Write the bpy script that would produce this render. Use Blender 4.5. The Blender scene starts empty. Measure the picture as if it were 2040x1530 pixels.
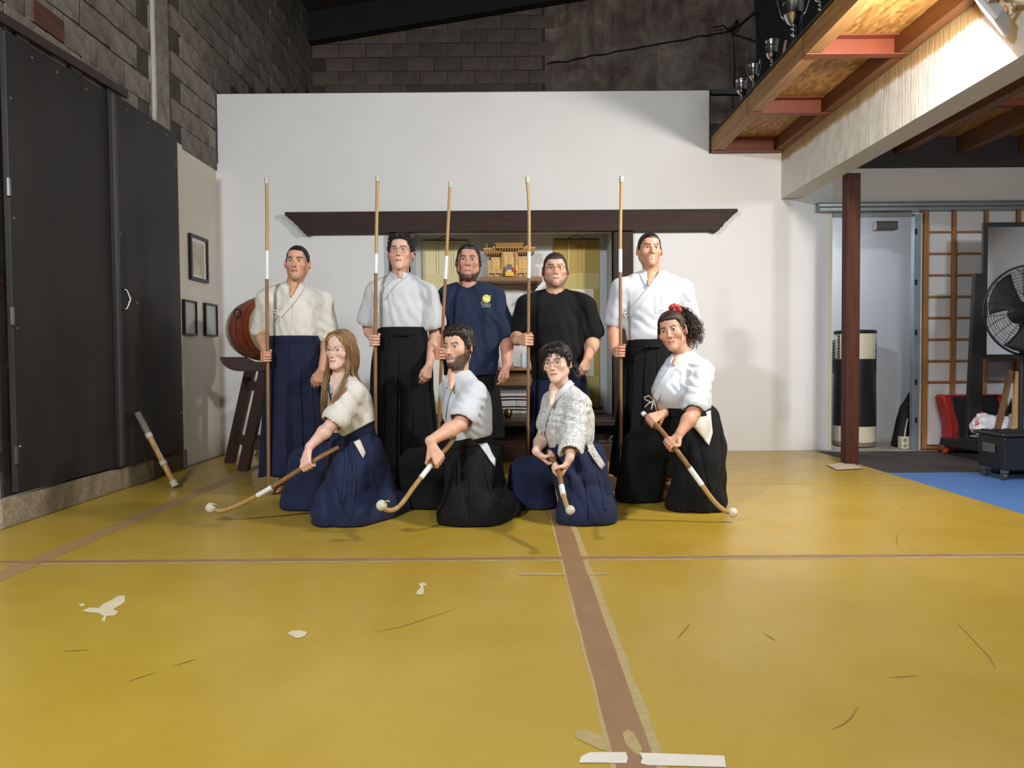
import bpy, bmesh, math, random
import numpy as np
from mathutils import Vector, Matrix, Quaternion, noise as mnoise

random.seed(7)
SC = bpy.context.scene
COL = SC.collection
PI = math.pi

# ------------------------------------------------------------------ camera
F = 1532.0                                   # focal length in px of the 2040 x 1530 frame
CAMZ = 0.94
PITCH = math.atan(50.0 / F)
ROLL = 0.0075
_f = np.array([0, math.cos(PITCH), -math.sin(PITCH)])
_r0 = np.array([1.0, 0, 0])
_u0 = np.array([0, math.sin(PITCH), math.cos(PITCH)])
_r = _r0 * math.cos(ROLL) - _u0 * math.sin(ROLL)
_u = _u0 * math.cos(ROLL) + _r0 * math.sin(ROLL)
cam_d = bpy.data.cameras.new('camera')
cam_d.sensor_width = 36
cam_d.lens = F / 2040 * 36
cam_d.clip_end = 100
cam = bpy.data.objects.new('camera', cam_d)
COL.objects.link(cam)
m = Matrix.Identity(4)
for i in range(3):
    m[i][0], m[i][1], m[i][2] = _r[i], _u[i], -_f[i]
m[2][3] = CAMZ
cam.matrix_world = m
SC.camera = cam

def ray(px, py):
    return _f + _r * ((px - 1020) / F) + _u * ((765 - py) / F)
def W(px, py, d):                            # point at depth y = d
    v = ray(px, py); v = v * (d / v[1]); return np.array([v[0], v[1], v[2] + CAMZ])
def WX(px, py, X):                           # point on the plane x = X
    v = ray(px, py); v = v * (X / v[0]); return np.array([v[0], v[1], v[2] + CAMZ])
def WZ(px, py, z=0.0):                       # point on the plane z
    v = ray(px, py); v = v * ((z - CAMZ) / v[2]); return np.array([v[0], v[1], v[2] + CAMZ])

# ------------------------------------------------------------------ world, lamps, exposure
wd = bpy.data.worlds.new('world'); SC.world = wd
wd.use_nodes = True
bg = wd.node_tree.nodes['Background']
bg.inputs[0].default_value = (0.75, 0.85, 1.0, 1); bg.inputs[1].default_value = 0.03

def lamp(name, loc, target, size, power, col, spread=PI):
    d = bpy.data.lights.new(name, 'AREA')
    d.shape = 'RECTANGLE'; d.size = size[0]; d.size_y = size[1]
    d.energy = power; d.color = col; d.spread = spread
    o = bpy.data.objects.new(name, d); COL.objects.link(o)
    o.location = loc
    o.rotation_euler = (Vector(target) - Vector(loc)).to_track_quat('-Z', 'Y').to_euler()
    return o
FLOOD_LOC = Vector((2.50, 4.10, 2.72)); FLOOD_AIM = Vector((0.30, 6.1, 0.9))
LEFT_LOC = Vector((-2.45, -0.35, 3.45)); LEFT_AIM = Vector((0.6, 5.2, 0.6))
REAR_LOC = Vector((2.2, -1.9, 3.5)); REAR_AIM = Vector((0.0, 4.0, 0.5))
lamp('flood_light_warm', FLOOD_LOC, FLOOD_AIM, (0.26, 0.18), 90, (1.0, 0.94, 0.86))
lamp('flood_light_left', LEFT_LOC, LEFT_AIM, (0.30, 0.22), 215, (0.88, 0.94, 1.0))
lamp('fill_light_rear', REAR_LOC, REAR_AIM, (0.9, 0.6), 120, (0.92, 0.96, 1.0))  # added lamp behind the camera, general fill

SIDE_LOC = Vector((4.0, 2.4, 2.62)); SIDE_AIM = Vector((3.85, 8.0, 1.0))
lamp('fill_light_side', SIDE_LOC, SIDE_AIM, (0.30, 0.22), 55, (0.88, 0.94, 1.0))  # added lamp out of frame, brightens the doorway and right corner
STORE_LOC = Vector((3.02, 8.15, 2.35)); STORE_AIM = Vector((3.9, 8.75, 0.9))
lamp('store_fill_light', STORE_LOC, STORE_AIM, (0.5, 0.08), 20, (0.90, 0.95, 1.0))  # added lamp hidden in the store, lifts its dark interior

vs = SC.view_settings
SC.display_settings.display_device = 'sRGB'
vs.view_transform = 'Standard'; vs.look = 'None'; vs.gamma = 1.0; vs.exposure = 0.07
vs.use_curve_mapping = False
try:
    SC.cycles.max_bounces = 6; SC.cycles.diffuse_bounces = 3; SC.cycles.glossy_bounces = 3
    SC.cycles.caustics_reflective = False; SC.cycles.caustics_refractive = False
    SC.cycles.sample_clamp_indirect = 4.0
    SC.cycles.use_denoising = True
except Exception:
    pass

# ------------------------------------------------------------------ materials
def lin(c):                                  # sRGB 0-255 -> linear
    out = []
    for v in c[:3]:
        v = v / 255.0
        out.append(v / 12.92 if v <= 0.04045 else ((v + 0.055) / 1.055) ** 2.4)
    return out
class NT:
    def __init__(s, name):
        s.m = bpy.data.materials.new(name); s.m.use_nodes = True
        s.t = s.m.node_tree; s.b = s.t.nodes['Principled BSDF']
        s.tc = s.n('ShaderNodeTexCoord')
    def n(s, ty, **kw):
        nd = s.t.nodes.new(ty)
        for k, v in kw.items():
            if k.startswith('i_'):
                nd.inputs[k[2:].replace('_', ' ')].default_value = v
            else:
                setattr(nd, k, v)
        return nd
    def l(s, a, b): s.t.links.new(a, b)
    def set(s, k, v): s.b.inputs[k].default_value = v
    def mapping(s, scale=(1, 1, 1), rot=(0, 0, 0), src='Object', loc=(0, 0, 0)):
        mp = s.n('ShaderNodeMapping')
        mp.inputs['Scale'].default_value = scale; mp.inputs['Rotation'].default_value = rot
        mp.inputs['Location'].default_value = loc
        s.l(s.tc.outputs[src], mp.inputs['Vector']); return mp.outputs[0]
    def noise(s, vec, scale, detail=4, rough=0.55, dist=0.0):
        nd = s.n('ShaderNodeTexNoise')
        nd.inputs['Scale'].default_value = scale; nd.inputs['Detail'].default_value = detail
        nd.inputs['Roughness'].default_value = rough; nd.inputs['Distortion'].default_value = dist
        s.l(vec, nd.inputs['Vector']); return nd.outputs['Fac']
    def ramp(s, fac, stops):
        r = s.n('ShaderNodeValToRGB'); e = r.color_ramp.elements
        while len(e) < len(stops): e.new(0.5)
        for i, (p, c) in enumerate(stops):
            e[i].position = p; e[i].color = (c[0], c[1], c[2], 1)
        s.l(fac, r.inputs[0]); return r.outputs[0]
    def mix(s, fac, a, b, mode='MIX'):
        x = s.n('ShaderNodeMix'); x.data_type = 'RGBA'; x.blend_type = mode
        for sock, v in ((x.inputs[0], fac), (x.inputs[6], a), (x.inputs[7], b)):
            if hasattr(v, 'is_linked'): s.l(v, sock)
            elif isinstance(v, (int, float)): sock.default_value = v
            else: sock.default_value = (v[0], v[1], v[2], 1)
        return x.outputs[2]
    def bump(s, h, strength=0.3, dist=0.01):
        b = s.n('ShaderNodeBump'); b.inputs['Strength'].default_value = strength
        b.inputs['Distance'].default_value = dist
        s.l(h, b.inputs['Height']); s.l(b.outputs[0], s.b.inputs['Normal'])
    def base(s, c):
        if hasattr(c, 'is_linked'): s.l(c, s.b.inputs['Base Color'])
        else: s.b.inputs['Base Color'].default_value = (c[0], c[1], c[2], 1)
def sc3(c, k): return [min(1.0, x * k) for x in c]

MATS = {}
def mat(name, rgb, rough=0.6, var=0.12, scale=6.0, bump=0.0, bscale=120.0, metal=0.0, spec=0.5, bdist=0.002, sheen=0.0, coat=0.0, stretch=(1, 1, 1)):
    if name in MATS: return MATS[name]
    t = NT(name); c = lin(rgb)
    v = t.mapping(stretch)
    t.base(t.ramp(t.noise(v, scale, 5), [(0.28, sc3(c, 1 - var)), (0.72, sc3(c, 1 + var))]))
    t.set('Roughness', rough); t.set('Metallic', metal); t.set('Specular IOR Level', spec)
    if sheen: t.set('Sheen Weight', sheen)
    if coat: t.set('Coat Weight', coat)
    if bump: t.bump(t.noise(v, bscale, 3), bump, bdist)
    MATS[name] = t.m; return t.m
def wood(name, dark, light, axis=0, rough=0.5, scale=10, bump=0.12, spec=0.4):
    if name in MATS: return MATS[name]
    t = NT(name); s = [1.0, 1.0, 1.0]; s[axis] = 0.07
    v = t.mapping([x * scale for x in s])
    f = t.noise(v, 3.0, 6, 0.6, 0.6)
    t.base(t.ramp(f, [(0.25, lin(dark)), (0.75, lin(light))]))
    t.set('Roughness', rough); t.set('Specular IOR Level', spec)
    t.bump(t.noise(v, 9.0, 4), bump, 0.003)
    MATS[name] = t.m; return t.m
def concrete(name, dark, light, scale=2.0, bump=0.5, streak=0.0, bscale=30):
    if name in MATS: return MATS[name]
    t = NT(name); v = t.mapping()
    a = t.noise(v, scale, 8, 0.65, 0.4)
    c = t.ramp(a, [(0.3, lin(dark)), (0.7, lin(light))])
    sp = t.ramp(t.noise(v, 60, 3), [(0.35, (0.55, 0.55, 0.55)), (0.6, (1, 1, 1))])
    c = t.mix(0.6, c, sp, 'MULTIPLY')
    t.base(c); t.set('Roughness', 0.92); t.set('Specular IOR Level', 0.15)
    t.bump(t.noise(v, bscale, 6, 0.7), bump, 0.02)
    MATS[name] = t.m; return t.m

# ------------------------------------------------------------------ mesh helpers
class MB:
    """collects shapes in world coordinates; build() links them as one mesh object"""
    def __init__(s): s.v = []; s.f = []
    def add(s, vs, fs):
        o = len(s.v); s.v += [tuple(map(float, p)) for p in vs]
        s.f += [tuple(i + o for i in q) for q in fs]; return s
    def box(s, lo, hi):
        (a, b, c), (d, e, f) = lo, hi
        return s.add([(a, b, c), (d, b, c), (d, e, c), (a, e, c), (a, b, f), (d, b, f), (d, e, f), (a, e, f)],
                     [(0, 3, 2, 1), (4, 5, 6, 7), (0, 1, 5, 4), (1, 2, 6, 5), (2, 3, 7, 6), (3, 0, 4, 7)])
    def obox(s, c, ax, ay, az):              # oriented box: centre + three half-axes
        c, ax, ay, az = (np.array(q, float) for q in (c, ax, ay, az))
        vs = [c + i * ax + j * ay + k * az for k in (-1, 1) for i, j in ((-1, -1), (1, -1), (1, 1), (-1, 1))]
        return s.add(vs, [(0, 3, 2, 1), (4, 5, 6, 7), (0, 1, 5, 4), (1, 2, 6, 5), (2, 3, 7, 6), (3, 0, 4, 7)])
    def bar(s, a, b, w, h, up=(0, 0, 1)):    # rectangular bar from a to b
        a, b = np.array(a, float), np.array(b, float); d = b - a; L = np.linalg.norm(d); d = d / L
        x = np.cross(d, up); x = x / np.linalg.norm(x); y = np.cross(x, d)
        return s.obox((a + b) / 2, d * L / 2, x * w / 2, y * h / 2)
    def tube(s, pts, rad, n=10, caps=True, flat=None):
        pts = [np.array(p, float) for p in pts]; k = len(pts)
        if not hasattr(rad, '__len__'): rad = [rad] * k
        t0 = pts[1] - pts[0]; t0 = t0 / np.linalg.norm(t0)
        nrm = np.cross(t0, (0, 0, 1.0))
        if np.linalg.norm(nrm) < 1e-3: nrm = np.cross(t0, (1.0, 0, 0))
        nrm = nrm / np.linalg.norm(nrm)
        vs = []
        for i, p in enumerate(pts):
            t = pts[min(i + 1, k - 1)] - pts[max(i - 1, 0)]; t = t / (np.linalg.norm(t) + 1e-12)
            nrm = nrm - t * np.dot(nrm, t); nrm = nrm / (np.linalg.norm(nrm) + 1e-12)
            b = np.cross(t, nrm)
            for j in range(n):
                a = 2 * PI * j / n
                vs.append(p + (nrm * math.cos(a) + b * math.sin(a) * (flat or 1)) * rad[i])
        fs = [(i * n + j, i * n + (j + 1) % n, (i + 1) * n + (j + 1) % n, (i + 1) * n + j) for i in range(k - 1) for j in range(n)]
        if caps: fs += [tuple(range(n))[::-1], tuple((k - 1) * n + j for j in range(n))]
        return s.add(vs, fs)
    def lathe(s, prof, c, n=24, axis=(0, 0, 1), cap=True):   # prof: (radius, along axis)
        ax = Vector(axis).normalized(); q = Vector((0, 0, 1)).rotation_difference(ax)
        vs = []
        for r, h in prof:
            for j in range(n):
                a = 2 * PI * j / n
                p = q @ Vector((r * math.cos(a), r * math.sin(a), h)); vs.append((p.x + c[0], p.y + c[1], p.z + c[2]))
        k = len(prof)
        fs = [(i * n + j, i * n + (j + 1) % n, (i + 1) * n + (j + 1) % n, (i + 1) * n + j) for i in range(k - 1) for j in range(n)]
        if cap: fs += [tuple(range(n))[::-1], tuple((k - 1) * n + j for j in range(n))]
        return s.add(vs, fs)
    def prism(s, poly, off):                 # poly: 3-D points of one face, off: extrusion vector
        n = len(poly); off = np.array(off, float)
        vs = [np.array(p, float) for p in poly] + [np.array(p, float) + off for p in poly]
        fs = [tuple(range(n)), tuple(range(2 * n - 1, n - 1, -1))]
        fs += [(j, j + n, (j + 1) % n + n, (j + 1) % n) for j in range(n)]
        return s.add(vs, fs)
    def grid(s, P, closed=False, flip=False):    # P[i][j] points
        h, w = len(P), len(P[0]); vs = [p for r in P for p in r]
        fs = []
        for i in range(h - 1):
            for j in range(w if closed else w - 1):
                q = (i * w + j, i * w + (j + 1) % w, (i + 1) * w + (j + 1) % w, (i + 1) * w + j)
                fs.append(q[::-1] if flip else q)
        return s.add(vs, fs)
    def ball(s, c, r, n=12, m=8):
        r = r if hasattr(r, '__len__') else (r, r, r)
        P = []
        for i in range(m + 1):
            t = -PI / 2 + PI * i / m; ct = max(math.cos(t), 1e-3)
            P.append([(c[0] + r[0] * ct * math.cos(2 * PI * j / n), c[1] + r[1] * ct * math.sin(2 * PI * j / n), c[2] + r[2] * math.sin(t)) for j in range(n)])
        return s.grid(P, closed=True)
    def build(s, name, material, parent=None, smooth=None, bevel=0.0, solid=0.0, fix=True, sub=0):
        o0 = np.array(world_loc(parent)) if parent else (np.array(s.v).min(0) + np.array(s.v).max(0)) / 2
        if not parent: o0[2] = np.array(s.v)[:, 2].min()
        me = bpy.data.meshes.new(name)
        me.from_pydata([tuple(np.array(p) - o0) for p in s.v], [], s.f)
        if fix:
            b = bmesh.new(); b.from_mesh(me); bmesh.ops.recalc_face_normals(b, faces=b.faces); b.to_mesh(me); b.free()
        me.update()
        return link(name, me, material, parent, o0, smooth, bevel, solid, sub)
def link(name, me, material, parent=None, o0=(0, 0, 0), smooth=None, bevel=0.0, solid=0.0, sub=0):
    o = bpy.data.objects.new(name, me); COL.objects.link(o)
    if material: me.materials.append(material)
    if parent: o.parent = parent
    else: o.location = o0
    if smooth is not None:
        me.shade_smooth()
        if smooth < 180: me.set_sharp_from_angle(angle=math.radians(smooth))
    if solid:
        md = o.modifiers.new('solid', 'SOLIDIFY'); md.thickness = solid; md.offset = 0
    if bevel:
        md = o.modifiers.new('bevel', 'BEVEL'); md.width = bevel; md.segments = 2; md.limit_method = 'ANGLE'; md.angle_limit = math.radians(40)
    if sub:
        md = o.modifiers.new('sub', 'SUBSURF'); md.levels = sub; md.render_levels = sub
    return o
def world_loc(o):
    p = np.zeros(3)
    while o: p = p + np.array(o.location); o = o.parent
    return p
def tag(o, label=None, cat=None, group=None, kind=None):
    if label: o['label'] = label
    if cat: o['category'] = cat
    if group: o['group'] = group
    if kind: o['kind'] = kind
    return o
def thing(name, label, cat, loc, group=None):
    o = bpy.data.objects.new(name, None); COL.objects.link(o)
    o.location = tuple(map(float, loc)); o.empty_display_size = 0.1
    return tag(o, label, cat, group)
def struct(o): o['kind'] = 'structure'; return o
def sempty(name, loc=(0, 0, 0)):
    o = bpy.data.objects.new(name, None); COL.objects.link(o); o.location = tuple(map(float, loc)); o['kind'] = 'structure'; return o
def text_mesh(txt, size, ext=0.0004):
    cu = bpy.data.curves.new('lettering', 'FONT'); cu.body = txt; cu.size = size; cu.extrude = ext
    cu.align_x = 'CENTER'; cu.align_y = 'CENTER'; cu.resolution_u = 2
    ob = bpy.data.objects.new('tmp', cu); COL.objects.link(ob)
    dg = bpy.context.evaluated_depsgraph_get(); dg.update()
    me = bpy.data.meshes.new_from_object(ob.evaluated_get(dg))
    bpy.data.objects.remove(ob); bpy.data.curves.remove(cu)
    return me
# ------------------------------------------------------------------ the room
D = 7.7            # face of the white partition
XL = -2.92         # left wall
DB = 11.5          # far block wall behind the partition
XR = 7.2; YF = -3.6
m_white = mat('painted_plaster', (227, 226, 225), 0.75, 0.035, 1.2, 0.10, 60)
m_cream = mat('cream_paint', (214, 206, 194), 0.75, 0.06, 1.5, 0.12, 60)
m_slab = concrete('slab_concrete', (150, 145, 132), (196, 190, 175), 3, 0.3)
m_mortar = concrete('mortar', (70, 68, 65), (105, 102, 97), 4, 0.4)

def block_mat():
    t = NT('cinder_block'); v = t.mapping()
    oi = t.n('ShaderNodeObjectInfo')
    a = t.noise(v, 7, 6, 0.65, 0.3)
    c = t.ramp(a, [(0.25, lin((112, 108, 102))), (0.75, lin((172, 167, 158)))])
    r = t.ramp(oi.outputs['Random'], [(0, (0.72, 0.71, 0.70)), (1, (1.08, 1.06, 1.03))])
    c = t.mix(1.0, c, r, 'MULTIPLY')
    sp = t.ramp(t.noise(v, 120, 2), [(0.36, (0.35, 0.35, 0.35)), (0.5, (1, 1, 1))])
    t.base(t.mix(0.7, c, sp, 'MULTIPLY'))
    t.set('Roughness', 0.95); t.set('Specular IOR Level', 0.1)
    t.bump(t.noise(v, 45, 6, 0.75), 0.7, 0.02); return t.m
m_block = block_mat()
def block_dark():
    t = NT('brown_block'); v = t.mapping()  # browner, darker block tone for the far wall
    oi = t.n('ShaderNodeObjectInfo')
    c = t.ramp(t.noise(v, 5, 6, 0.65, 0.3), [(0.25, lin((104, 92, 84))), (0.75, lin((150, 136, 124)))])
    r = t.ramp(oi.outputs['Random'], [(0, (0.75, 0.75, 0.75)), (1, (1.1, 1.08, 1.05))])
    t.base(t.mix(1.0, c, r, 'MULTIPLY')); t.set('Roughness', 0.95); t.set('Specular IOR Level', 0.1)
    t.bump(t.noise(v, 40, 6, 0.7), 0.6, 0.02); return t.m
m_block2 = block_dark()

# ---- floor
def floor_yellow():
    t = NT('yellow_mat_vinyl'); v = t.mapping(src='Generated', scale=(1, 1, 1))
    tc = t.n('ShaderNodeNewGeometry'); vec = tc.outputs['Position']
    a = t.noise(vec, 0.9, 5, 0.6, 0.5)
    c = t.ramp(a, [(0.3, lin((172, 141, 45))), (0.72, lin((187, 157, 64)))])
    mp = t.n('ShaderNodeMapping'); mp.inputs['Scale'].default_value = (3, 14, 1); mp.inputs['Rotation'].default_value = (0, 0, 0.35); t.l(vec, mp.inputs[0])
    st = t.ramp(t.noise(mp.outputs[0], 2.2, 8, 0.7, 0.6), [(0.28, (0.80, 0.77, 0.70)), (0.42, (1, 1, 1))])
    c = t.mix(0.28, c, st, 'MULTIPLY')
    mp2 = t.n('ShaderNodeMapping'); mp2.inputs['Scale'].default_value = (2, 90, 1); mp2.inputs['Rotation'].default_value = (0, 0, -0.32); t.l(vec, mp2.inputs[0])
    sc = t.ramp(t.noise(mp2.outputs[0], 1.6, 3, 0.5, 0.3), [(0.20, (0.45, 0.38, 0.25)), (0.245, (1, 1, 1))])
    c = t.mix(0.35, c, sc, 'MULTIPLY')
    sp = t.ramp(t.noise(vec, 38, 2), [(0.215, (0.5, 0.42, 0.3)), (0.235, (1, 1, 1))])
    c = t.mix(0.3, c, sp, 'MULTIPLY')
    t.base(c)
    rg = t.ramp(t.noise(vec, 2.5, 5, 0.6), [(0.3, (0.24,) * 3), (0.7, (0.36,) * 3)])
    t.l(rg, t.b.inputs['Roughness']); t.set('Specular IOR Level', 0.42)
    t.bump(t.noise(vec, 260, 2), 0.02, 0.001); return t.m
m_yellow = floor_yellow()
m_tape = mat('brown_tape', (150, 116, 82), 0.5, 0.10, 9)
m_tape_edge = mat('tape_residue', (176, 154, 104), 0.7, 0.12, 30)
m_wtape = mat('white_tape', (222, 214, 200), 0.6, 0.06, 20)
m_blue = mat('blue_mat_vinyl', (78, 117, 176), 0.6, 0.10, 3, 0.1, 200)
m_rubber = mat('black_rubber_mat', (62, 58, 56), 0.75, 0.22, 3, 0.2, 90)
m_worn = mat('bare_underlay', (206, 194, 160), 0.85, 0.06, 20)

floor = struct(MB().box((XL - 0.2, YF, -0.2), (XR, 12, -0.04)).build('floor', m_slab))
YE = 3.02                                          # right edge of the yellow mats
seam_x = [XL + 0.02, WZ(75, 1115)[0], 0.285, YE]
seam_y = [-2.7, -0.6, 1.5, WZ(1020, 1114)[1], WZ(1020, 968)[1], D - 0.005]
for i in range(3):
    for j in range(5):
        MB().box((seam_x[i] + .002, seam_y[j] + .002, -0.04), (seam_x[i + 1] - .002, seam_y[j + 1] - .002, 0)).build('yellow_mat', m_yellow, floor)
for (x0, x1, y0, y1) in ((YE + .003, 5.1, 4.15, 6.18), (5.105, XR, 4.15, 6.18), (YE + .003, 5.1, 2.1, 4.145), (5.105, XR, 2.1, 4.145), (YE + .003, 5.1, 0.0, 2.095), (5.105, XR, 0, 2.095)):
    MB().box((x0, y0, -0.04), (x1, y1, -0.002)).build('blue_mat', m_blue, floor)
xs = [YE + 0.003, 3.75, 4.75, 5.75, XR]
for i in range(4):
    MB().box((xs[i] + .003, 6.19, -0.04), (xs[i + 1] - .003, D - 0.07, -0.006)).build('rubber_mat', m_rubber, floor)
# tape over the seams: strip plus paler residue edges
def strip(name, a, b, w, z, mt, jag=0.004, n=60):
    a, b = np.array(a, float), np.array(b, float); d = b - a; L = np.linalg.norm(d); d /= L; p = np.array([-d[1], d[0]])
    P = [[], []]
    for i in range(n + 1):
        q = a + d * L * i / n
        for s_, r in ((-1, 0), (1, 1)):
            e = q + p * s_ * (w / 2 + jag * (random.random() - .5))
            P[r].append((e[0], e[1], z))
    return MB().grid(P).build(name, mt, floor)
cx = seam_x[2]
strip('tape_residue', (cx + .002, 0.3), (cx + .002, 7.2), 0.134, 0.0006, m_tape_edge, 0.012)
strip('tape_strip', (cx - .004, 0.3), (cx - .012, 7.2), 0.094, 0.0012, m_tape, 0.003)
cy = seam_y[3]
strip('tape_residue', (XL, cy + .005), (YE, cy), 0.078, 0.0008, m_tape_edge, 0.016, 120)
strip('tape_strip', (XL, cy + .016), (YE, cy + .008), 0.05, 0.0014, m_tape, 0.004, 80)
lx = seam_x[1]
m_tape2 = mat('old_brown_tape', (160, 128, 84), 0.55, 0.08, 9)
strip('tape_strip', (lx, 1.2), (lx + .02, 7.0), 0.11, 0.0010, m_tape2, 0.006)
cy2 = seam_y[4]
strip('tape_residue', (XL, cy2), (YE, cy2), 0.025, 0.0008, mat('pale_seam', (186, 158, 92), 0.7, 0.1, 20), 0.012, 120)
def patch(pix, mt=m_worn, z=0.0017, name='worn_patch'):
    pts = [WZ(x, y) for x, y in pix]
    return MB().add([(p[0], p[1], z) for p in pts], [tuple(range(len(pts)))]).build(name, mt, floor)
patch([(163, 1218), (178, 1211), (196, 1212), (207, 1203), (222, 1196), (235, 1188), (249, 1187), (249, 1200), (237, 1208), (226, 1214), (236, 1220), (228, 1227), (212, 1228), (209, 1240), (202, 1236), (207, 1228), (196, 1222), (180, 1221)])
patch([(157, 1204), (168, 1203), (169, 1208), (160, 1209)])
patch([(572, 1263), (580, 1258), (596, 1256), (613, 1260), (608, 1267), (600, 1271), (590, 1272), (582, 1268)])
patch([(834, 1163), (845, 1161), (851, 1166), (843, 1169), (845, 1176), (844, 1184), (836, 1186), (828, 1184), (832, 1177), (838, 1171)])
patch([(1030, 1141), (1050, 1140), (1090, 1141), (1128, 1143), (1130, 1147), (1080, 1146), (1040, 1146), (1032, 1145)], m_tape_edge)
patch([(1166, 1142), (1210, 1142), (1211, 1145), (1170, 1146)], m_tape_edge)
patch([(1143, 1464), (1155, 1456), (1172, 1455), (1195, 1464), (1212, 1484), (1218, 1500), (1196, 1494), (1170, 1482), (1152, 1474)], m_tape_edge)
patch([(1240, 1462), (1250, 1454), (1262, 1460), (1280, 1494), (1272, 1506), (1258, 1496), (1246, 1482)], m_tape_edge)
patch([(1153, 1521), (1158, 1508), (1176, 1500), (1247, 1500), (1251, 1512), (1248, 1522), (1190, 1521)], m_wtape, 0.0022, 'white_tape_piece')
patch([(1274, 1501), (1330, 1503), (1443, 1507), (1447, 1530), (1290, 1526), (1276, 1522), (1280, 1512)], m_wtape, 0.0022, 'white_tape_piece')
m_scuff = mat('scuff_mark', (146, 110, 44), 0.7, 0.1, 20)
def scuff(pix, w=0.0028):
    pts = [WZ(x, y) for x, y in pix]; P = [[], []]
    for i, p in enumerate(pts):
        t = pts[min(i + 1, len(pts) - 1)] - pts[max(i - 1, 0)]; nrm = np.array([-t[1], t[0], 0]); nrm /= np.linalg.norm(nrm)
        ww = w * (1 - 0.75 * abs(2 * i / (len(pts) - 1) - 1))
        P[0].append((p[0] - nrm[0] * ww, p[1] - nrm[1] * ww, .0016)); P[1].append((p[0] + nrm[0] * ww, p[1] + nrm[1] * ww, .0016))
    MB().grid(P).build('scuff_mark', m_scuff, floor)
for px in ([(122, 1298), (150, 1297), (178, 1295)], [(250, 1360), (280, 1350), (312, 1340)], [(345, 1328), (370, 1320), (392, 1313)], [(750, 1259), (800, 1249), (822, 1242), (905, 1214)],
           [(1656, 1454), (1680, 1444), (1696, 1430), (1708, 1410)], [(1908, 1243), (1948, 1285), (1970, 1308), (1983, 1332)], [(1770, 1350), (1800, 1349), (1830, 1347)], [(1788, 1062), (1786, 1075), (1789, 1089)],
           [(1350, 1272), (1362, 1258), (1374, 1243)], [(1520, 1262), (1535, 1270), (1545, 1277)]):
    scuff(px)

# ---- left wall
wl = struct(MB().box((XL - 0.25, YF, -0.05), (XL - 0.012, DB + 0.3, 7.6)).build('wall_left', m_mortar))
def block_mesh(name, l, h, t, seed, mt, axis):
    rnd = random.Random(seed); b = bmesh.new()
    bmesh.ops.create_cube(b, size=1.0)
    bmesh.ops.bevel(b, geom=list(b.edges), offset=0.03, segments=1, affect='EDGES')
    for v in b.verts:
        v.co.x *= l; v.co.y *= t; v.co.z *= h
        v.co.x += (rnd.random() - .5) * .012; v.co.z += (rnd.random() - .5) * .010; v.co.y += (rnd.random() - .5) * .004
        if axis == 'Y': v.co = Vector((v.co.y, v.co.x, v.co.z))
    me = bpy.data.meshes.new(name); b.to_mesh(me); b.free(); me.materials.append(mt); return me
bmY = [block_mesh('block', 0.388, 0.188, 0.05, s, m_block, 'Y') for s in range(4)]
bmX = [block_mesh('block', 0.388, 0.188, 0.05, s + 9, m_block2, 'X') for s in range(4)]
def place(me, loc, parent, name='block'):
    o = bpy.data.objects.new(name, me); COL.objects.link(o); o.parent = parent
    o.location = tuple(np.array(loc) - world_loc(parent)); return o
Z0 = 2.62
PIL = (WX(298, 100, XL)[1], WX(332, 100, XL)[1])       # concrete pilaster
row = 0; z = Z0
while z < 6.6:
    y = 3.9 + (0.2 if row % 2 else 0)
    while y < DB - 0.1:
        yc, zc = y + 0.2, z + 0.1
        top_vis = CAMZ + 0.50 * (y + 0.4) + 0.1
        behind = yc > D + 0.1 and (zc - CAMZ) / yc < (3.55 - CAMZ) / D
        hidden = (zc < 2.84 and yc > 6.0)
        if zc < top_vis and not behind and not (PIL[0] - .1 < yc < PIL[1] + .1) and not hidden:
            place(bmY[(row * 7 + int(y * 10)) % 4], (XL - 0.022 + random.random() * .008, yc, zc), wl)
        y += 0.4
    z += 0.2; row += 1
m_pil = concrete('pilaster_concrete', (120, 114, 104), (176, 170, 158), 5, 0.5)
MB().box((XL - 0.03, PIL[0], Z0), (XL + 0.015, PIL[1], 6.0)).build('pilaster', m_pil, wl)
mb = MB()
yy = PIL[0] + 0.03
P = [[(XL + 0.017 + .014 * math.sin(PI * j / 6), yy + (j - 3) * .013 + .012 * mnoise.noise(Vector((0, 0, zz * 5))), zz) for j in range(7)] for zz in np.linspace(2.7, 5.4, 60)]
mb.grid(P).build('plaster_drip', mat('white_plaster_drip', (196, 194, 186), 0.9, 0.12, 30, 0.5, 50, bdist=.01), wl, smooth=180)
# painted lower panel between the doors and the corner
y0 = WX(352, 300, XL)[1]
MB().box((XL - 0.03, y0 - 0.35, 0), (XL, D, 2.86)).build('painted_panel', m_cream, wl)
MB().box((XL - 0.03, YF, 0), (XL, 4.36, 2.5)).build('painted_panel', m_cream, wl)
# broken brown jamb left of the doors
m_jamb = concrete('broken_jamb', (66, 42, 30), (140, 104, 74), 9, 0.8)
P = []
for k in range(50):
    zz = 0.12 + k * 0.045
    P.append([(XL - 0.02 + .02 * mnoise.noise(Vector((j * .8, zz * 6, 2))), 4.34 + j * .045 + .02 * mnoise.noise(Vector((j, zz * 4, 1))), zz) for j in range(6)])
MB().grid(P).build('broken_jamb', m_jamb, wl, smooth=180)
# concrete kerb under the doors
kerb_m = concrete('kerb_concrete', (128, 116, 98), (186, 174, 152), 3.5, 0.5)
MB().box((XL - 0.03, 4.3, 0), (XL + 0.045, 6.15, 0.165)).build('kerb', kerb_m, wl, bevel=0.008)
MB().box((XL - 0.03, 6.155, 0), (XL + 0.035, 6.72, 0.16)).build('kerb', concrete('dirty_kerb', (70, 58, 50), (120, 104, 92), 6, 0.5), wl, bevel=0.008)
MB().box((XL - 0.03, 6.725, 0), (XL + 0.04, y0, 0.16)).build('kerb', kerb_m, wl, bevel=0.008)
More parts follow.
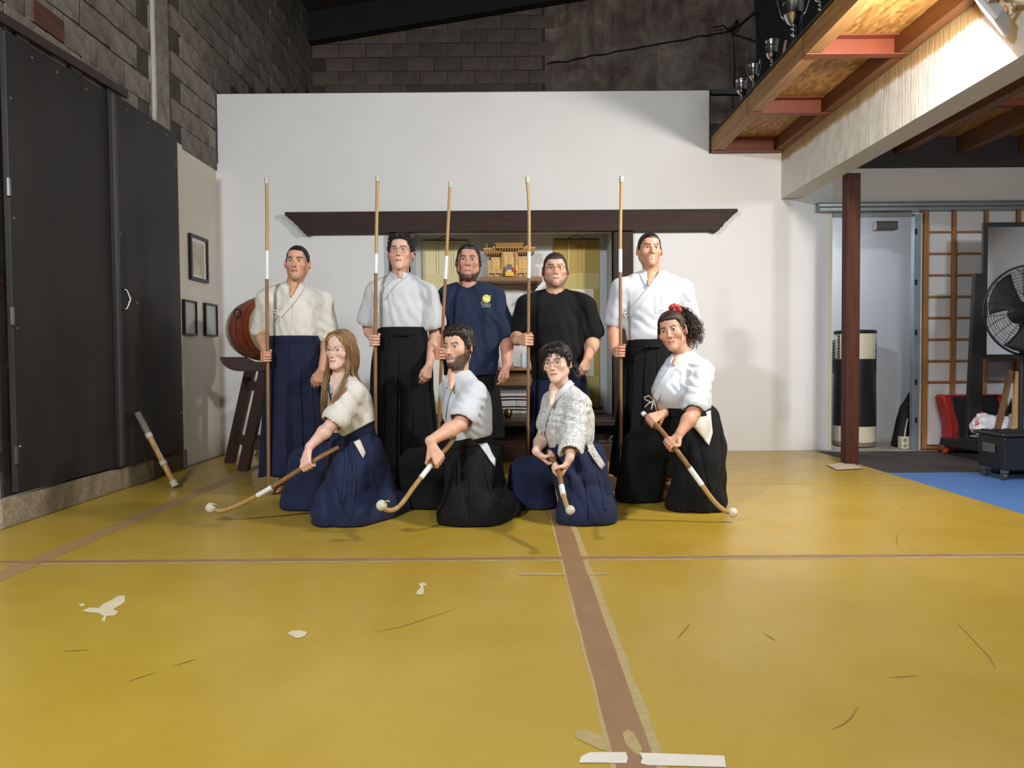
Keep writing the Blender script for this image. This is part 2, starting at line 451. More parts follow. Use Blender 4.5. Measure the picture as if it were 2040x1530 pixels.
# black doors
def door_mat():
    t = NT('black_door_paint'); v = t.mapping((1, 1, 0.25))
    t.base(t.ramp(t.noise(v, 3, 6, 0.6), [(0.3, lin((34, 32, 33))), (0.7, lin((50, 47, 48)))])); t.set('Roughness', 0.55)
    t.set('Specular IOR Level', 0.35); t.bump(t.noise(t.mapping((1, 1, 1)), 60, 4), 0.08, 0.004); return t.m
m_door = door_mat()
m_screw = mat('dull_steel', (150, 150, 150), 0.35, 0.1, 8, metal=0.9)
XD = XL + 0.075
def door(name, ya, yb, za0, za1, zb0, zb1, x, screws):
    d = struct(MB().prism([(x, ya, za0), (x, yb, zb0), (x, yb, zb1), (x, ya, za1)], (-0.035, 0, 0)).build(name, m_door, bevel=0.004))
    for (fy, fz) in screws:
        yy = ya + (yb - ya) * fy; lo = za0 + (zb0 - za0) * fy; hi = za1 + (zb1 - za1) * fy
        MB().lathe([(0.009, 0), (0.008, .004), (0.003, .006)], (x, yy, lo + (hi - lo) * fz), 8, (1, 0, 0)).build('screw', m_screw, d, smooth=40)
    return d
yA = WX(22, 500, XD)[1]; yS = WX(222, 500, XD)[1]; yB = WX(358, 500, XD + .03)[1]
zt = WX(350, 268, XD + .03)[2]; zb = WX(365, 897, XD + .03)[2]; zbl = WX(22, 985, XD)[2]; ztl = WX(22, 68, XD)[2]
zbm = WX(230, 932, XD)[2]; ztm = WX(213, 182, XD)[2]
d1 = door('door_1', yA, yS - .004, zbl, ztl, zbm, ztm, XD, [(0.03, .1), (0.03, .36), (0.03, .6), (0.03, .86), (0.45, .975), (0.75, .975), (.22, .975)])
d2 = door('door_2', yS, yB, zbm, ztm, zb, zt, XD + 0.03, [(0.06, .63), (.2, .98), (.5, .98), (.8, .98), (.96, .12), (.96, .9), (.965, .6), (0.28, .45)])
h0, h1 = WX(243, 575, XD + .03), WX(243, 617, XD + .03)
MB().tube([(XD + .03, h0[1], h0[2]), (XD + .06, h0[1] + .012, h0[2] - .01), (XD + .075, h0[1] + .03, (h0[2] + h1[2]) / 2), (XD + .06, h0[1] + .012, h1[2] + .01), (XD + .03, h0[1], h1[2])], 0.007, 8).build('handle', mat('bright_steel', (200, 200, 198), 0.25, 0.05, 8, metal=1.0), d2, smooth=180)
MB().box((XD + .028, yS - .012, zbm + .01), (XD + .045, yS + .03, ztm - .01)).build('edge_strip', mat('door_edge', (62, 58, 58), 0.5, .1), d2, bevel=.003)
for zz in (WX(22, 375, XD)[2], WX(26, 630, XD)[2], WX(38, 905, XD)[2]):
    MB().tube([(XD + .006, yA - .015, zz - .05), (XD + .006, yA - .015, zz + .05)], .014, 8).build('hinge', mat('hinge_steel', (96, 94, 94), 0.4, 0.1, metal=.8), d1, smooth=40)
# sliding rail over the doors
m_rail = mat('rusty_rail', (58, 48, 48), 0.6, 0.2, 10, 0.2, 40)
r0, r1 = WX(0, 22, XL + .05), WX(252, 188, XL + .05)
rail = thing('door_rail', 'dark steel sliding rail fixed to the block wall above the black doors', 'rail', (XL + .05, r0[1], r0[2]))
MB().bar((XL + .05, 3.7, r0[2] - .06), (XL + .05, r1[1], r1[2]), .03, .06).build('track', m_rail, rail, bevel=.003)
for px in (50, 155, 225):
    q = WX(px, 28 + px * .66, XL + .05); zz = r0[2] + (r1[2] - r0[2]) * (q[1] - r0[1]) / (r1[1] - r0[1])
    MB().box((XL, q[1] - .06, zz - .10), (XL + .04, q[1] + .06, zz - .03)).build('bracket', m_rail, rail, bevel=.003)
MB().box((XL - .01, WX(60, 0, XL)[1], 3.02), (XL + .02, WX(122, 40, XL)[1], 3.16)).build('wooden_plate', wood('old_brown_wood', (72, 48, 38), (104, 72, 58), 1), rail, bevel=.003)

# ---- far wall behind the partition
wb = struct(MB().box((XL - .2, DB + 0.012, -.05), (XR, DB + .25, 8.2)).build('wall_far', mat('dark_mortar', (84, 74, 68), .95, .2, 4, .3, 40)))
xsplit = W(1086, 100, DB)[0]
z = 4.6; row = 0
while z < 6.9:
    x = XL + (0.2 if row % 2 else 0)
    while x < xsplit - 0.1:
        if z < 5.95 + .157 * (x - XL):
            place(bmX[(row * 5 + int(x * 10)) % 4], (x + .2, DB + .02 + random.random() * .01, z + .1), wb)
        x += 0.4
    z += 0.2; row += 1
def stained():
    t = NT('stained_plaster'); v = t.mapping()
    a = t.noise(v, 1.6, 9, 0.68, 0.8)
    c = t.ramp(a, [(0.28, lin((86, 68, 62))), (0.5, lin((142, 128, 116))), (0.64, lin((176, 164, 148))), (0.76, lin((222, 206, 178)))])
    v2 = t.mapping((7, 1, 0.7)); s = t.ramp(t.noise(v2, 1.0, 6, .7, .3), [(.32, (.45, .36, .34)), (.5, (1, 1, 1))])
    t.base(t.mix(.7, c, s, 'MULTIPLY')); t.set('Roughness', .95); t.set('Specular IOR Level', .1)
    t.bump(t.noise(v, 14, 8, .7), .6, .04); return t.m
P = []
for zz in np.linspace(4.4, 8.1, 40):
    P.append([(xx, DB + .006 - .02 * abs(mnoise.noise(Vector((xx * 1.5, zz * 1.5, 0)))), zz) for xx in np.linspace(xsplit, XR, 70)])
MB().grid(P).build('plaster_face', stained(), wb, smooth=180)
q0, q1 = W(1090, 128, DB - .02), W(1455, 62, DB - .02)
mb = MB(); pts = [q0 + (q1 - q0) * s + np.array([0, 0, .03 * mnoise.noise(Vector((s * 14, 0, 0)))]) for s in np.linspace(0, 1, 40)]
mb.tube(pts, [.010 + .008 * abs(mnoise.noise(Vector((s * 30, 3, 0)))) for s in np.linspace(0, 1, 40)], 6).build('crack', mat('crack_shadow', (48, 30, 30), .95, .2, 20), wb, smooth=180)
# roof
m_roof = mat('roof_sheet', (74, 66, 60), .8, .25, 1.5, .2, 20)
def zr(x): return 5.98 + .157 * (x - XL)
rf = struct(MB().prism([(XL - .3, YF, zr(XL - .3)), (XR, YF, zr(XR)), (XR, YF, zr(XR) + .1), (XL - .3, YF, zr(XL - .3) + .1)], (0, DB + .3 - YF, 0)).build('ceiling', m_roof))
m_raft = mat('black_rafter', (30, 30, 32), .7, .2, 4)
for yy in (DB - .12, 7.9, 4.3, .7, -2.6):
    MB().prism([(XL - .02, yy - .08, zr(XL) - .42 * (1.0 if yy > 11 else .6)), (XR, yy - .08, zr(XR) - .42 * (1.0 if yy > 11 else .6)), (XR, yy - .08, zr(XR)), (XL - .02, yy - .08, zr(XL))], (0, .16, 0)).build('rafter', m_raft, rf)
struct(MB().box((XR, YF, -.05), (XR + .2, DB + .3, 8.2)).build('wall_right', m_white))
struct(MB().box((XL - .2, YF - .2, -.05), (XR + .2, YF, 8.2)).build('wall_front', m_white))

# ---- white partition with its alcove
zw = W(900, 184, D)[2]; zr2 = W(1480, 305, D)[2]
xe = W(1415, 240, D)[0]; xd0 = W(1657, 700, D)[0]; xd1 = W(1828, 700, D)[0]
RX = W(1222, 600, D)[0]; RZ = W(1020, 462, D)[2]; RD = 8.25; xr1 = W(1208, 600, RD)[0]
part = sempty('wall_back', (0, D, 0))
T = .12
MB().box((XL, D, 0), (-RX, D + T, zw)).build('wall_panel', m_white, part)
MB().box((-RX, D, RZ), (RX, D + T, zw)).build('wall_panel', m_white, part)
MB().box((RX, D, 0), (xe, D + T, zw)).build('wall_panel', m_white, part)
MB().box((xe, D, 0), (xd0, D + T, zr2)).build('wall_panel', m_white, part)
zl = W(1740, 424, D)[2]; zl2 = W(1800, 335, D)[2]
MB().box((xd0, D, zl), (XR, D + T, zl2)).build('lintel', m_cream, part)
MB().box((xd1, D, 0), (XR, D + T, zl)).build('wall_panel', m_white, part)
MB().box((xd0 - .035, D - .004, 0), (xd0, D + T, zl)).build('door_jamb', mat('ivory_paint', (226, 216, 190), .6, .05, 5), part, bevel=.004)
MB().box((XL - .01, D - .012, 2.9), (XL + .02, D + .03, zw)).build('edge_trim', mat('dark_edge', (58, 56, 56), .7, .1), part)
mb = MB(); pts = [(x, D + .02, zw + .006 + .006 * mnoise.noise(Vector((x * 6, 1, 0)))) for x in np.linspace(XL, xe, 80)]
mb.tube(pts, .008, 6).build('top_edge', mat('rough_edge', (90, 84, 78), .9, .2, 30), part, smooth=180)
MB().box((xe - .012, D - .006, zr2), (xe, D + T, zw)).build('edge_trim', mat('dark_edge'  , (58, 56, 56)), part)
# recess
alc = sempty('wall_alcove', (0, RD, 0))
MB().box((-RX - .05, RD, 0), (RX + .05, RD + .08, RZ + .3)).build('recess_back', m_white, alc)
for s_ in (-1, 1):
    MB().box((s_ * RX if s_ > 0 else -RX - .04, D + .005, 0), (RX + .04 if s_ > 0 else -RX, RD, RZ + .3)).build('recess_side', mat('cool_reveal_paint', (196, 206, 214), .7, .04, 3), alc)
MB().box((-RX, D + T, RZ + .2), (RX, RD, RZ + .3)).build('recess_top', m_white, alc)
zb1 = W(1200, 835, 7.35)[2]
MB().box((-RX + .001, D - .055, zb1 - .05), (RX - .001, RD, zb1)).build('alcove_floor', wood('bench_dark_wood', (40, 28, 25), (60, 44, 39), 0, .4, 8), alc)
q0 = W(1415, 184, D + .08); q1 = W(1500, 183, D + .08)
MB().box((q0[0], D + .04, q0[2] - .03), (q1[0], D + .10, q0[2] + .02)).build('top_rail', mat('dark_edge', (58, 56, 56)), part)
# side store behind the doorway
st = sempty('wall_store', (xd0, 8.8, 0))
m_cool = mat('cool_white_paint', (208, 210, 214), .55, .04, 1.5, .08, 40)
MB().box((2.9, 8.8, -.04), (XR, 8.9, 3.0)).build('wall_panel', m_cool, st)
MB().box((2.9, D + T, -.04), (2.95, 8.8, 3.0)).build('wall_panel', m_cool, st)
MB().box((5.0, D + T, -.04), (5.05, 8.8, 3.0)).build('wall_panel', m_cool, st)
MB().box((2.9, D - .065, -.04), (XR, 8.8, .002)).build('store_floor', m_slab, st)
MB().box((2.9, D + T, 2.6), (XR, 8.9, 2.7)).build('store_ceiling', m_cool, st)

# ---- dark wooden frame of the alcove
m_dk = wood('dark_stained_wood', (40, 26, 21), (60, 41, 33), 0, .6, 8, spec=.25)
m_dkv = wood('dark_stained_wood_upright', (40, 26, 21), (58, 40, 33), 2, .6, 8, spec=.25)
lt = W(567, 423, D - .1); rt = W(1470, 415, D - .1); lb = W(605, 463, D - .1); rb = W(1440, 459, D - .1)
zt_, zb_ = (lt[2] + rt[2]) / 2, (lb[2] + rb[2]) / 2; hh = zt_ - zb_
def endprof(x0, s_):   # carved end: from the top corner to the bottom
    p = [(0, 0), (0.0, -.03), (.03, -.05), (.05, -.045), (.055, -.075), (.085, -.10), (.10, -.12), (.115, -.115), (.13, -.14), (.15, -.175), (.17, -.185), (.18, -.205), (.20, -.222), (.225, -.225), (.235, -.215), (.25, -hh)]
    return [(x0 + s_ * a, D - .1, zt_ + b) for a, b in p]
poly = endprof(lt[0], 1) + endprof(rt[0], -1)[::-1]
kb = thing('lintel_beam', 'long dark wooden beam with carved ends on the white wall', 'beam', ((lt[0] + rt[0]) / 2, D - .05, zb_))
MB().prism(poly, (0, .098, 0)).build('beam', m_dk, kb, bevel=.004)
for px in (677, 1000, 1350):
    q = W(px, 431, D - .1)
    MB().lathe([(.009, 0), (.009, .003)], (q[0], D - .1005, q[2]), 10, (0, -1, 0)).build('peg_hole', mat('hole_black', (14, 10, 10), .9), kb)
for s_, g in ((-1, 'dark wooden post of the alcove behind the man with round glasses'), (1, 'dark wooden post of the alcove beside the smiling man')):
    a, b = (W(1222, 600, D)[0], W(1260, 600, D)[0])
    x0, x1 = (a, b) if s_ > 0 else (-b, -a)
    tag(MB().box((x0, D - .06, 0), (x1, D - .001, zb_ - .002)).build('alcove_post', m_dkv, bevel=.005), g, 'post')

# ---- concrete beam, mezzanine, post
BX0 = W(1556, 395, D)[0]; BZ0 = W(1556, 396, D)[2]; BZ1 = W(1556, 303, D)[2]; BX1 = W(1598, 395, D)[0]
def beam_mat():
    t = NT('whitewashed_beam'); g = t.n('ShaderNodeNewGeometry'); p = g.outputs['Position']
    sx = t.n('ShaderNodeSeparateXYZ'); t.l(p, sx.inputs[0])
    nz = t.noise(p, 7, 6, .7)
    ma = t.n('ShaderNodeMath', operation='MULTIPLY_ADD'); t.l(nz, ma.inputs[0]); ma.inputs[1].default_value = .10; t.l(sx.outputs[2], ma.inputs[2])
    f = t.ramp(ma.outputs[0], [(0.0, (0, 0, 0)), (1.0, (1, 1, 1))])
    mr = t.n('ShaderNodeMapRange'); mr.inputs[1].default_value = BZ1 - .07; mr.inputs[2].default_value = BZ1 - .045; t.l(ma.outputs[0], mr.inputs[0])
    c = t.mix(mr.outputs[0], lin((226, 224, 216)), lin((188, 160, 116)))
    t.base(c); t.set('Roughness', .6); t.set('Specular IOR Level', .35)
    mp = t.n('ShaderNodeMapping'); mp.inputs['Scale'].default_value = (1, 28, 1.2); t.l(p, mp.inputs[0])
    t.bump(t.noise(mp.outputs[0], 1.5, 6, .7), .7, .02); return t.m
P = []
ys = np.linspace(1.2, D, 150); zs = np.linspace(BZ0, BZ1, 16)
for zz in zs:
    P.append([(BX0 - .006 * mnoise.noise(Vector((y * 9, zz * 14, 0))) + (.004 if abs((zz - BZ0) % .155) < .014 else 0), y, zz + (0.012 * mnoise.noise(Vector((y * 6, 3, 1))) if zz == zs[-1] else 0)) for y in ys])
mb = MB().grid(P)
mb.grid([[(BX0 - .003 * mnoise.noise(Vector((y * 9, BZ0 * 14, 0))), y, BZ0) for y in ys], [(BX1, y, BZ0 + .002) for y in ys]])
mb.grid([[(BX1, y, BZ0 + .002) for y in ys], [(BX1, y, BZ1) for y in ys]])
mb.grid([[(BX1, y, BZ1) for y in ys], [(BX0, y, BZ1) for y in ys]])
tag(mb.build('concrete_beam', beam_mat(), smooth=35), 'white painted concrete beam running from the back wall along the platform', 'beam')

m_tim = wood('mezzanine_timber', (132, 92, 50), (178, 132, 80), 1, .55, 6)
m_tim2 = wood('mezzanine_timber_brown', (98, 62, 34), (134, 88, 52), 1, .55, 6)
m_red = mat('red_oxide_steel', (118, 54, 28), .5, .1, 4)
def osb():
    t = NT('osb_panel'); v = t.mapping((1, 1, 1))
    vo = t.n('ShaderNodeTexVoronoi'); vo.inputs['Scale'].default_value = 40; t.l(t.mapping((1, .35, 1)), vo.inputs['Vector'])
    bw = t.n('ShaderNodeRGBToBW'); t.l(vo.outputs['Color'], bw.inputs[0])
    t.base(t.ramp(bw.outputs[0], [(0.1, lin((140, 96, 44))), (0.9, lin((200, 152, 84)))])); t.set('Roughness', .6); return t.m
m_osb = osb()
FX = W(1415, 300, D)[0]; FZ = W(1415, 305, D)[2]; FT = FZ + .125
mz = thing('mezzanine', 'wooden platform edge with red steel channels overhead at upper right', 'platform', ((FX + BX0) / 2, 5, FZ))
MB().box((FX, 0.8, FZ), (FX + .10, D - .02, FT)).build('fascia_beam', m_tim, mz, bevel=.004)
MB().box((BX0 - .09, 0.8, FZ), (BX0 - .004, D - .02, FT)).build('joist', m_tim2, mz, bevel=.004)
yc = [D - .04, W(1503, 239, 6.5)[1], 5.27, 4.02, 2.77, 1.5]
ypan = [D - .02, yc[1], yc[2], yc[3], yc[4], yc[5], .8]
for k in range(6):
    MB().box((FX, ypan[k + 1] + .003, FT), (BX0, ypan[k] - .003, FT + .018)).build('deck_panel', m_osb, mz)
for y in yc:
    mb = MB().box((FX - .004, y - .006, FZ - .004), (BX0 - .02, y + .002, FT - .002))
    mb.box((FX - .006, y - .075, FZ - .010), (BX0 - .02, y + .002, FZ - .004))
    mb.box((FX + .0, y - .075, FT - .01), (BX0 - .02, y + .002, FT - .002))
    mb.build('steel_channel', m_red, mz, bevel=.002)
MB().box((FX - .02, .8, FT + .019), (BX1 + .3, D - .02, FT + .032)).build('deck_covering', mat('dark_deck_edge', (58, 54, 52), .8, .15, 6), mz)
# right-hand part of the platform
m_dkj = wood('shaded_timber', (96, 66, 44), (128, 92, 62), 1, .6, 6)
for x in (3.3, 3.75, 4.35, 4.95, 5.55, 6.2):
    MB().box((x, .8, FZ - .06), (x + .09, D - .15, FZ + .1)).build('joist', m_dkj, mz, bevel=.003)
MB().box((BX1, .8, FT - .02), (XR, D - .02, FT)).build('deck_panel', m_osb, mz)
for y in yc[1:]:
    MB().box((BX1, y - .04, FZ + .05), (XR, y + .04, FT - .022)).build('steel_channel', m_red, mz)
MB().box((BX1 + .002, D - .14, zl2), (XR, D - .02, FT - .02)).build('wall_plate', wood('black_timber', (34, 28, 26), (54, 46, 42), 0, .7, 6), mz)
struct(MB().box((BX1, D, zl2), (XR, D + T, FT)).build('trim_1', mat('dark_edge', (58, 56, 56))))
pb = WZ(1698, 926)
pw = .115
tag(MB().box((pb[0] - pw / 2, pb[1], 0), (pb[0] + pw / 2, pb[1] + .11, BZ0)).build('support_post', wood('reddish_dark_wood', (56, 29, 19), (84, 48, 34), 2, .62, 8, spec=.2), bevel=.006), 'square reddish brown wooden post standing on the floor under the white beam', 'post')
# galvanised track and slotted stud
m_galv = mat('galvanised_steel', (158, 164, 162), .38, .15, 5, metal=.75)
tz0, tz1 = W(1640, 420, D - .1)[2], W(1640, 401, D - .1)[2]
mb = MB(); x0 = W(1634, 410, D - .1)[0]
mb.prism([(x0, D - .10, tz0), (x0, D - .10, tz0 + .03), (x0, D - .085, tz0 + .045), (x0, D - .085, tz1 - .02), (x0, D - .10, tz1 - .01), (x0, D - .10, tz1), (x0, D - .002, tz1), (x0, D - .002, tz0)], (XR - x0, 0, 0))
tk = tag(mb.build('ceiling_track', m_galv, bevel=.002), 'long galvanised steel sliding track above the side doorway', 'track')
for px in (1775, 1882, 1958):
    q = W(px, 405, D - .1)
    MB().lathe([(.007, 0), (.006, .004)], (q[0], D - .086, (tz0 + tz1) / 2), 8, (0, -1, 0)).build('rivet', m_screw, tk)
x0, x1 = W(1819, 600, D - .06)[0], W(1832, 600, D - .06)[0]
su = thing('slotted_upright', 'slotted galvanised steel upright at the edge of the side doorway', 'upright', ((x0 + x1) / 2, D - .05, 0))
MB().box((x0, D - .07, .004), (x1, D - .01, tz0 - .03)).build('upright', mat('galvanised_upright', (150, 162, 172), .4, .12, 6, metal=.5), su, bevel=.002)
for py in (462, 563, 663, 762, 838):
    q = W(1825, py, D - .07)
    MB().box((q[0] - .012, D - .0715, q[2] - .025), (q[0] + .012, D - .0695, q[2] + .03)).build('slot', mat('slot_black', (24, 26, 30), .8), su)
MB().box((x1, D - .045, .004), (x1 + .03, D - .005, tz0 - .02)).build('plaster_edge', mat('chipped_plaster', (214, 210, 200), .8, .1, 30, .6, 60, bdist=.01), su)
MB().box((xd0, D - .03, tz0 - .05), (x0, D - .002, tz0 - .012)).build('door_head', mat('galvanised_dull', (140, 142, 138), .5, .2, 12, metal=.5), su)
MB().box((x0 - .25, D + .2, tz0 - .14), (x0 - .02, D + .3, tz0 - .05)).build('door_closer', mat('closer_grey', (86, 80, 74), .5, .1), st, bevel=.01)
# ------------------------------------------------------------------ props
# ---- floodlight fixture on the beam (and unseen ones: left wall, plus two added fills)
m_alu = mat('floodlight_housing', (206, 208, 210), .45, .05, 5)
m_brk = mat('ivory_bracket', (230, 224, 204), .5, .05, 5)
def emis(name, rgb, k):
    t = NT(name); c = lin(rgb); t.base(c); t.set('Emission Color', (*c, 1)); t.set('Emission Strength', k); return t.m
def floodlight(name, label, loc, aim, k, rgb, wall_pt, size=(.30, .22)):
    loc, aim = np.array(loc), np.array(aim)
    d = aim - loc; d /= np.linalg.norm(d)
    u = np.cross(d, (0, 0, 1.0)); u /= np.linalg.norm(u); v = np.cross(u, d)
    b = loc - d * .02
    t = thing(name, label, 'lamp', (loc[0], loc[1], loc[2] - .1))
    hw, hh = size[0] / 2, size[1] / 2
    mb = MB()
    back = [b - d * .055 + u * sx * hw * .6 + v * sy * hh * .6 for sx, sy in ((-1, -1), (1, -1), (1, 1), (-1, 1))]
    mid = [b - d * .012 + u * sx * hw + v * sy * hh for sx, sy in ((-1, -1), (1, -1), (1, 1), (-1, 1))]
    fr = [b + d * .008 + u * sx * hw + v * sy * hh for sx, sy in ((-1, -1), (1, -1), (1, 1), (-1, 1))]
    mb.add(back + mid + fr, [(0, 1, 2, 3)] + [(k_ * 4 + j, k_ * 4 + (j + 1) % 4, k_ * 4 + 4 + (j + 1) % 4, k_ * 4 + 4 + j) for k_ in (0, 1) for j in range(4)] + [(8, 9, 10, 11)])
    mb.build('housing', m_alu, t, bevel=.006)
    MB().obox(b + d * .0095, u * hw * .86, v * hh * .86, d * .001).build('light_face', emis(name + '_led', rgb, k), t)
    w = np.array(wall_pt)
    mb = MB(); mb.bar(b - d * .02 + u * (hw + .012), b - d * .10 + u * (hw + .012), .03, .006, up=u); mb.bar(b - d * .02 - u * (hw + .012), b - d * .10 - u * (hw + .012), .03, .006, up=u)
    mb.bar(b - d * .10 - u * (hw + .015), b - d * .10 + u * (hw + .015), .03, .006, up=d)
    mb.build('bracket', m_brk, t)
    MB().bar(b - d * .10, w, .035, .035).build('arm', m_brk, t, bevel=.004)
    MB().lathe([(.02, -.03), (.02, .03)], b - d * .10 + v * .01, 12, u).build('pivot', m_brk, t, smooth=40)
    pts = [b - d * .05]
    for a in np.linspace(0, 2 * PI, 12): pts.append(b - d * .07 + v * (.075 - .035 * math.cos(a)) + u * .035 * math.sin(a))
    pts += [b - d * .08 + v * .12, w + np.array([0, 0, .12])]
    MB().tube(pts, .005, 6).build('cable', mat('black_cable', (40, 38, 46), .5, .05), t, smooth=180)
    return t
floodlight('floodlight', 'white floodlight glowing on its bracket under the platform', FLOOD_LOC, FLOOD_AIM, 30, (255, 244, 226), (BX0 - .004, FLOOD_LOC[1] - .12, FLOOD_LOC[2] + .02))
floodlight('floodlight', 'white floodlight on the left wall near the camera', LEFT_LOC, LEFT_AIM, 20, (240, 247, 255), (XL + .0, LEFT_LOC[1] - .3, LEFT_LOC[2] + .05), (.34, .26))
floodlight('floodlight', 'added fill lamp under the platform at the right, outside the picture', SIDE_LOC, SIDE_AIM, 20, (240, 247, 255), (SIDE_LOC[0], SIDE_LOC[1] - .1, FZ - .06), (.34, .26))  # fixture for the added side fill
floodlight('floodlight', 'added fill lamp on the front wall behind the camera', REAR_LOC, REAR_AIM, 6, (246, 250, 255), (REAR_LOC[0], YF + .01, REAR_LOC[2] + .2), (.95, .65))  # fixture for the added rear fill

sl_ = thing('store_fill_lamp', 'added fill lamp on the store wall, hidden behind the partition', 'lamp', (2.96, 8.15, 2.30))  # unseen fixture made for the store fill
MB().box((2.951, 7.88, 2.31), (2.99, 8.42, 2.40)).build('housing', m_alu, sl_, bevel=.004)
MB().tube([(3.0, 7.9, 2.35), (3.0, 8.4, 2.35)], .013, 10).build('tube', emis('store_fill_glow', (240, 247, 255), 8), sl_, smooth=60)
# ---- trophies on the platform edge
m_silver = mat('tarnished_silver', (196, 196, 196), .22, .10, 6, metal=1.0)
m_plinth = mat('trophy_plinth', (40, 38, 38), .4, .1)
ZT = FT + .032
def trophy(px, py_top, label, h, r, handles, lid=False):
    x = FX + .035; d = x * F / (px - 1020)
    c = np.array([x, d, ZT])
    t = thing('trophy_cup', label, 'trophy', c, 'silver trophies on the platform edge')
    MB().lathe([(r * .62, 0), (r * .62, h * .03), (r * .55, h * .07), (r * .30, h * .12), (r * .17, h * .2), (r * .15, h * .24), (r * .26, h * .27), (r * .14, h * .30), (r * .13, h * .34), (r * .24, h * .37), (r * .16, h * .40), (r * .2, h * .43)], c, 20).build('stem', m_silver, t, smooth=50)
    MB().lathe([(r * .18, h * .42), (r * .45, h * .46), (r * .68, h * .53), (r * .76, h * .6), (r * .80, h * .605), (r * .78, h * .63), (r * .84, h * .8), (r * .88, h * .805), (r * .87, h * .84), (r * .92, h * .95), (r, h * .985), (r, h), (r * .94, h), (r * .85, h * .9), (r * .7, h * .6), (r * .1, h * .5)], c, 24, cap=False).build('bowl', m_silver, t, smooth=50)
    if handles:
        for s_ in (-1, 1):
            a = -.5; dx, dy = math.cos(a) * s_, math.sin(a) * s_
            pr = [(.74, .55), (.95, .62), (1.28, .86), (1.42, 1.02), (1.36, 1.13), (1.18, 1.14), (1.08, 1.04), (1.0, .96)]
            MB().tube([(c[0] + dx * r * p, c[1] + dy * r * p, c[2] + h * q) for p, q in pr], r * .07, 6).build('handle', m_silver, t, smooth=180)
    return t
trophy(1477, 185, 'small silver cup farthest along the platform edge, without handles', .225, .055, False)
trophy(1500, 160, 'narrow silver cup with scrolled handles, second from the far end', .235, .042, True)
trophy(1536, 120, 'plain silver goblet before the black curtain, beside the red ribbon', .245, .055, False)
tb = trophy(1578, 25, 'largest silver trophy cup with scrolled handles and a red and white ribbon', .40, .085, True)
trophy(1630, 5, 'tall silver cup with handles nearer than the largest trophy', .275, .06, True)
trophy(1683, 0, 'silver cup nearest the camera, cut by the top of the picture', .26, .055, False)
p0 = W(1566, 80, 5.62); p1 = W(1556, 132, 5.85)
def ribbon_mat():
    t = NT('ribbon_stripes'); v = t.mapping(src='UV'); sx = t.n('ShaderNodeSeparateXYZ'); t.l(v, sx.inputs[0])
    r = t.n('ShaderNodeValToRGB'); r.color_ramp.interpolation = 'CONSTANT'
    e = r.color_ramp.elements; e[0].color = (*lin((150, 30, 36)), 1); e.new(.25); e.new(.75); e[1].color = (*lin((228, 222, 214)), 1); e[2].color = (*lin((150, 30, 36)), 1); e[1].position = .25; e[2].position = .75; e[3].position = 1
    t.l(sx.outputs[0], r.inputs[0]); t.base(r.outputs[0]); t.set('Roughness', .4); return t.m
rb_ = MB(); n = 12
P = [[p0 + (p1 - p0) * s + np.array([w * (.014 + .010 * s), .004 * math.sin(s * 9), 0]) for w in (-1, -.5, 0, .5, 1)] for s in np.linspace(0, 1, n)]
rb = rb_.grid(P).build('ribbon', ribbon_mat(), tb, smooth=180, fix=False)
uv = rb.data.uv_layers.new(name='UVMap')
for lp in rb.data.loops: uv.data[lp.index].uv = ((lp.vertex_index % 5) / 4, (lp.vertex_index // 5) / n)
for k in range(9):
    c = p0 + (p1 - p0) * (.5 + .05 * k); MB().box((c[0] - .006 + .002 * (k % 2), c[1] - .0055, c[2] - .005), (c[0] + .007, c[1] - .004, c[2] + .004)).build('lettering', mat('ink', (60, 60, 64), .7), rb)
# ---- black curtain and its cable
m_curt = mat('black_curtain', (26, 26, 28), .85, .15, 3, sheen=.2)
cd = 9.6
xc0, xc1 = W(1503, 100, cd)[0], W(1760, 0, cd)[0]
P = []
for k in range(20):
    zz = ZT + .02 + k * .12
    P.append([(xx + .04 * math.sin(zz * 1.7), cd + .05 * math.sin(xx * 9 + .8 * math.sin(zz)) + .03 * math.sin(xx * 23), zz) for xx in np.linspace(xc0, xc1, 60)])
tag(MB().grid(P).build('curtain', m_curt, smooth=180, solid=.004), 'black cloth curtain hanging behind the trophies on the platform', 'curtain')
a, b = W(1455, 62, 11.3), W(1503, 28, cd)
mb = MB().tube([a, (a + b) / 2 - np.array([0, 0, .01]), b - np.array([0, .08, 0])], .018, 6)
cb = thing('cable', 'thin dark cable strung from the stained wall to the curtain', 'cable', a)
mb.build('rope', mat('dark_rope', (34, 32, 32), .8), cb, smooth=180)
MB().tube([a + np.array([0, 0, 0]), a + np.array([.03, 0, -.5]), W(1452, 240, 11.3)], .008, 6).build('hanging_cord', mat('grey_cord', (130, 126, 120), .8), cb, smooth=180)
MB().tube([a, a + np.array([-.10, 0, .08]), a + np.array([-.25, .0, .05])], .012, 6).build('loose_end', mat('dark_rope', (34, 32, 32)), cb, smooth=180)
MB().tube([a + np.array([-.04, -.02, .0]), a + np.array([.06, -.02, .06]), a + np.array([.10, 0, .14])], .03, 6).build('knot', mat('dark_rope', (34, 32, 32)), cb, smooth=180)
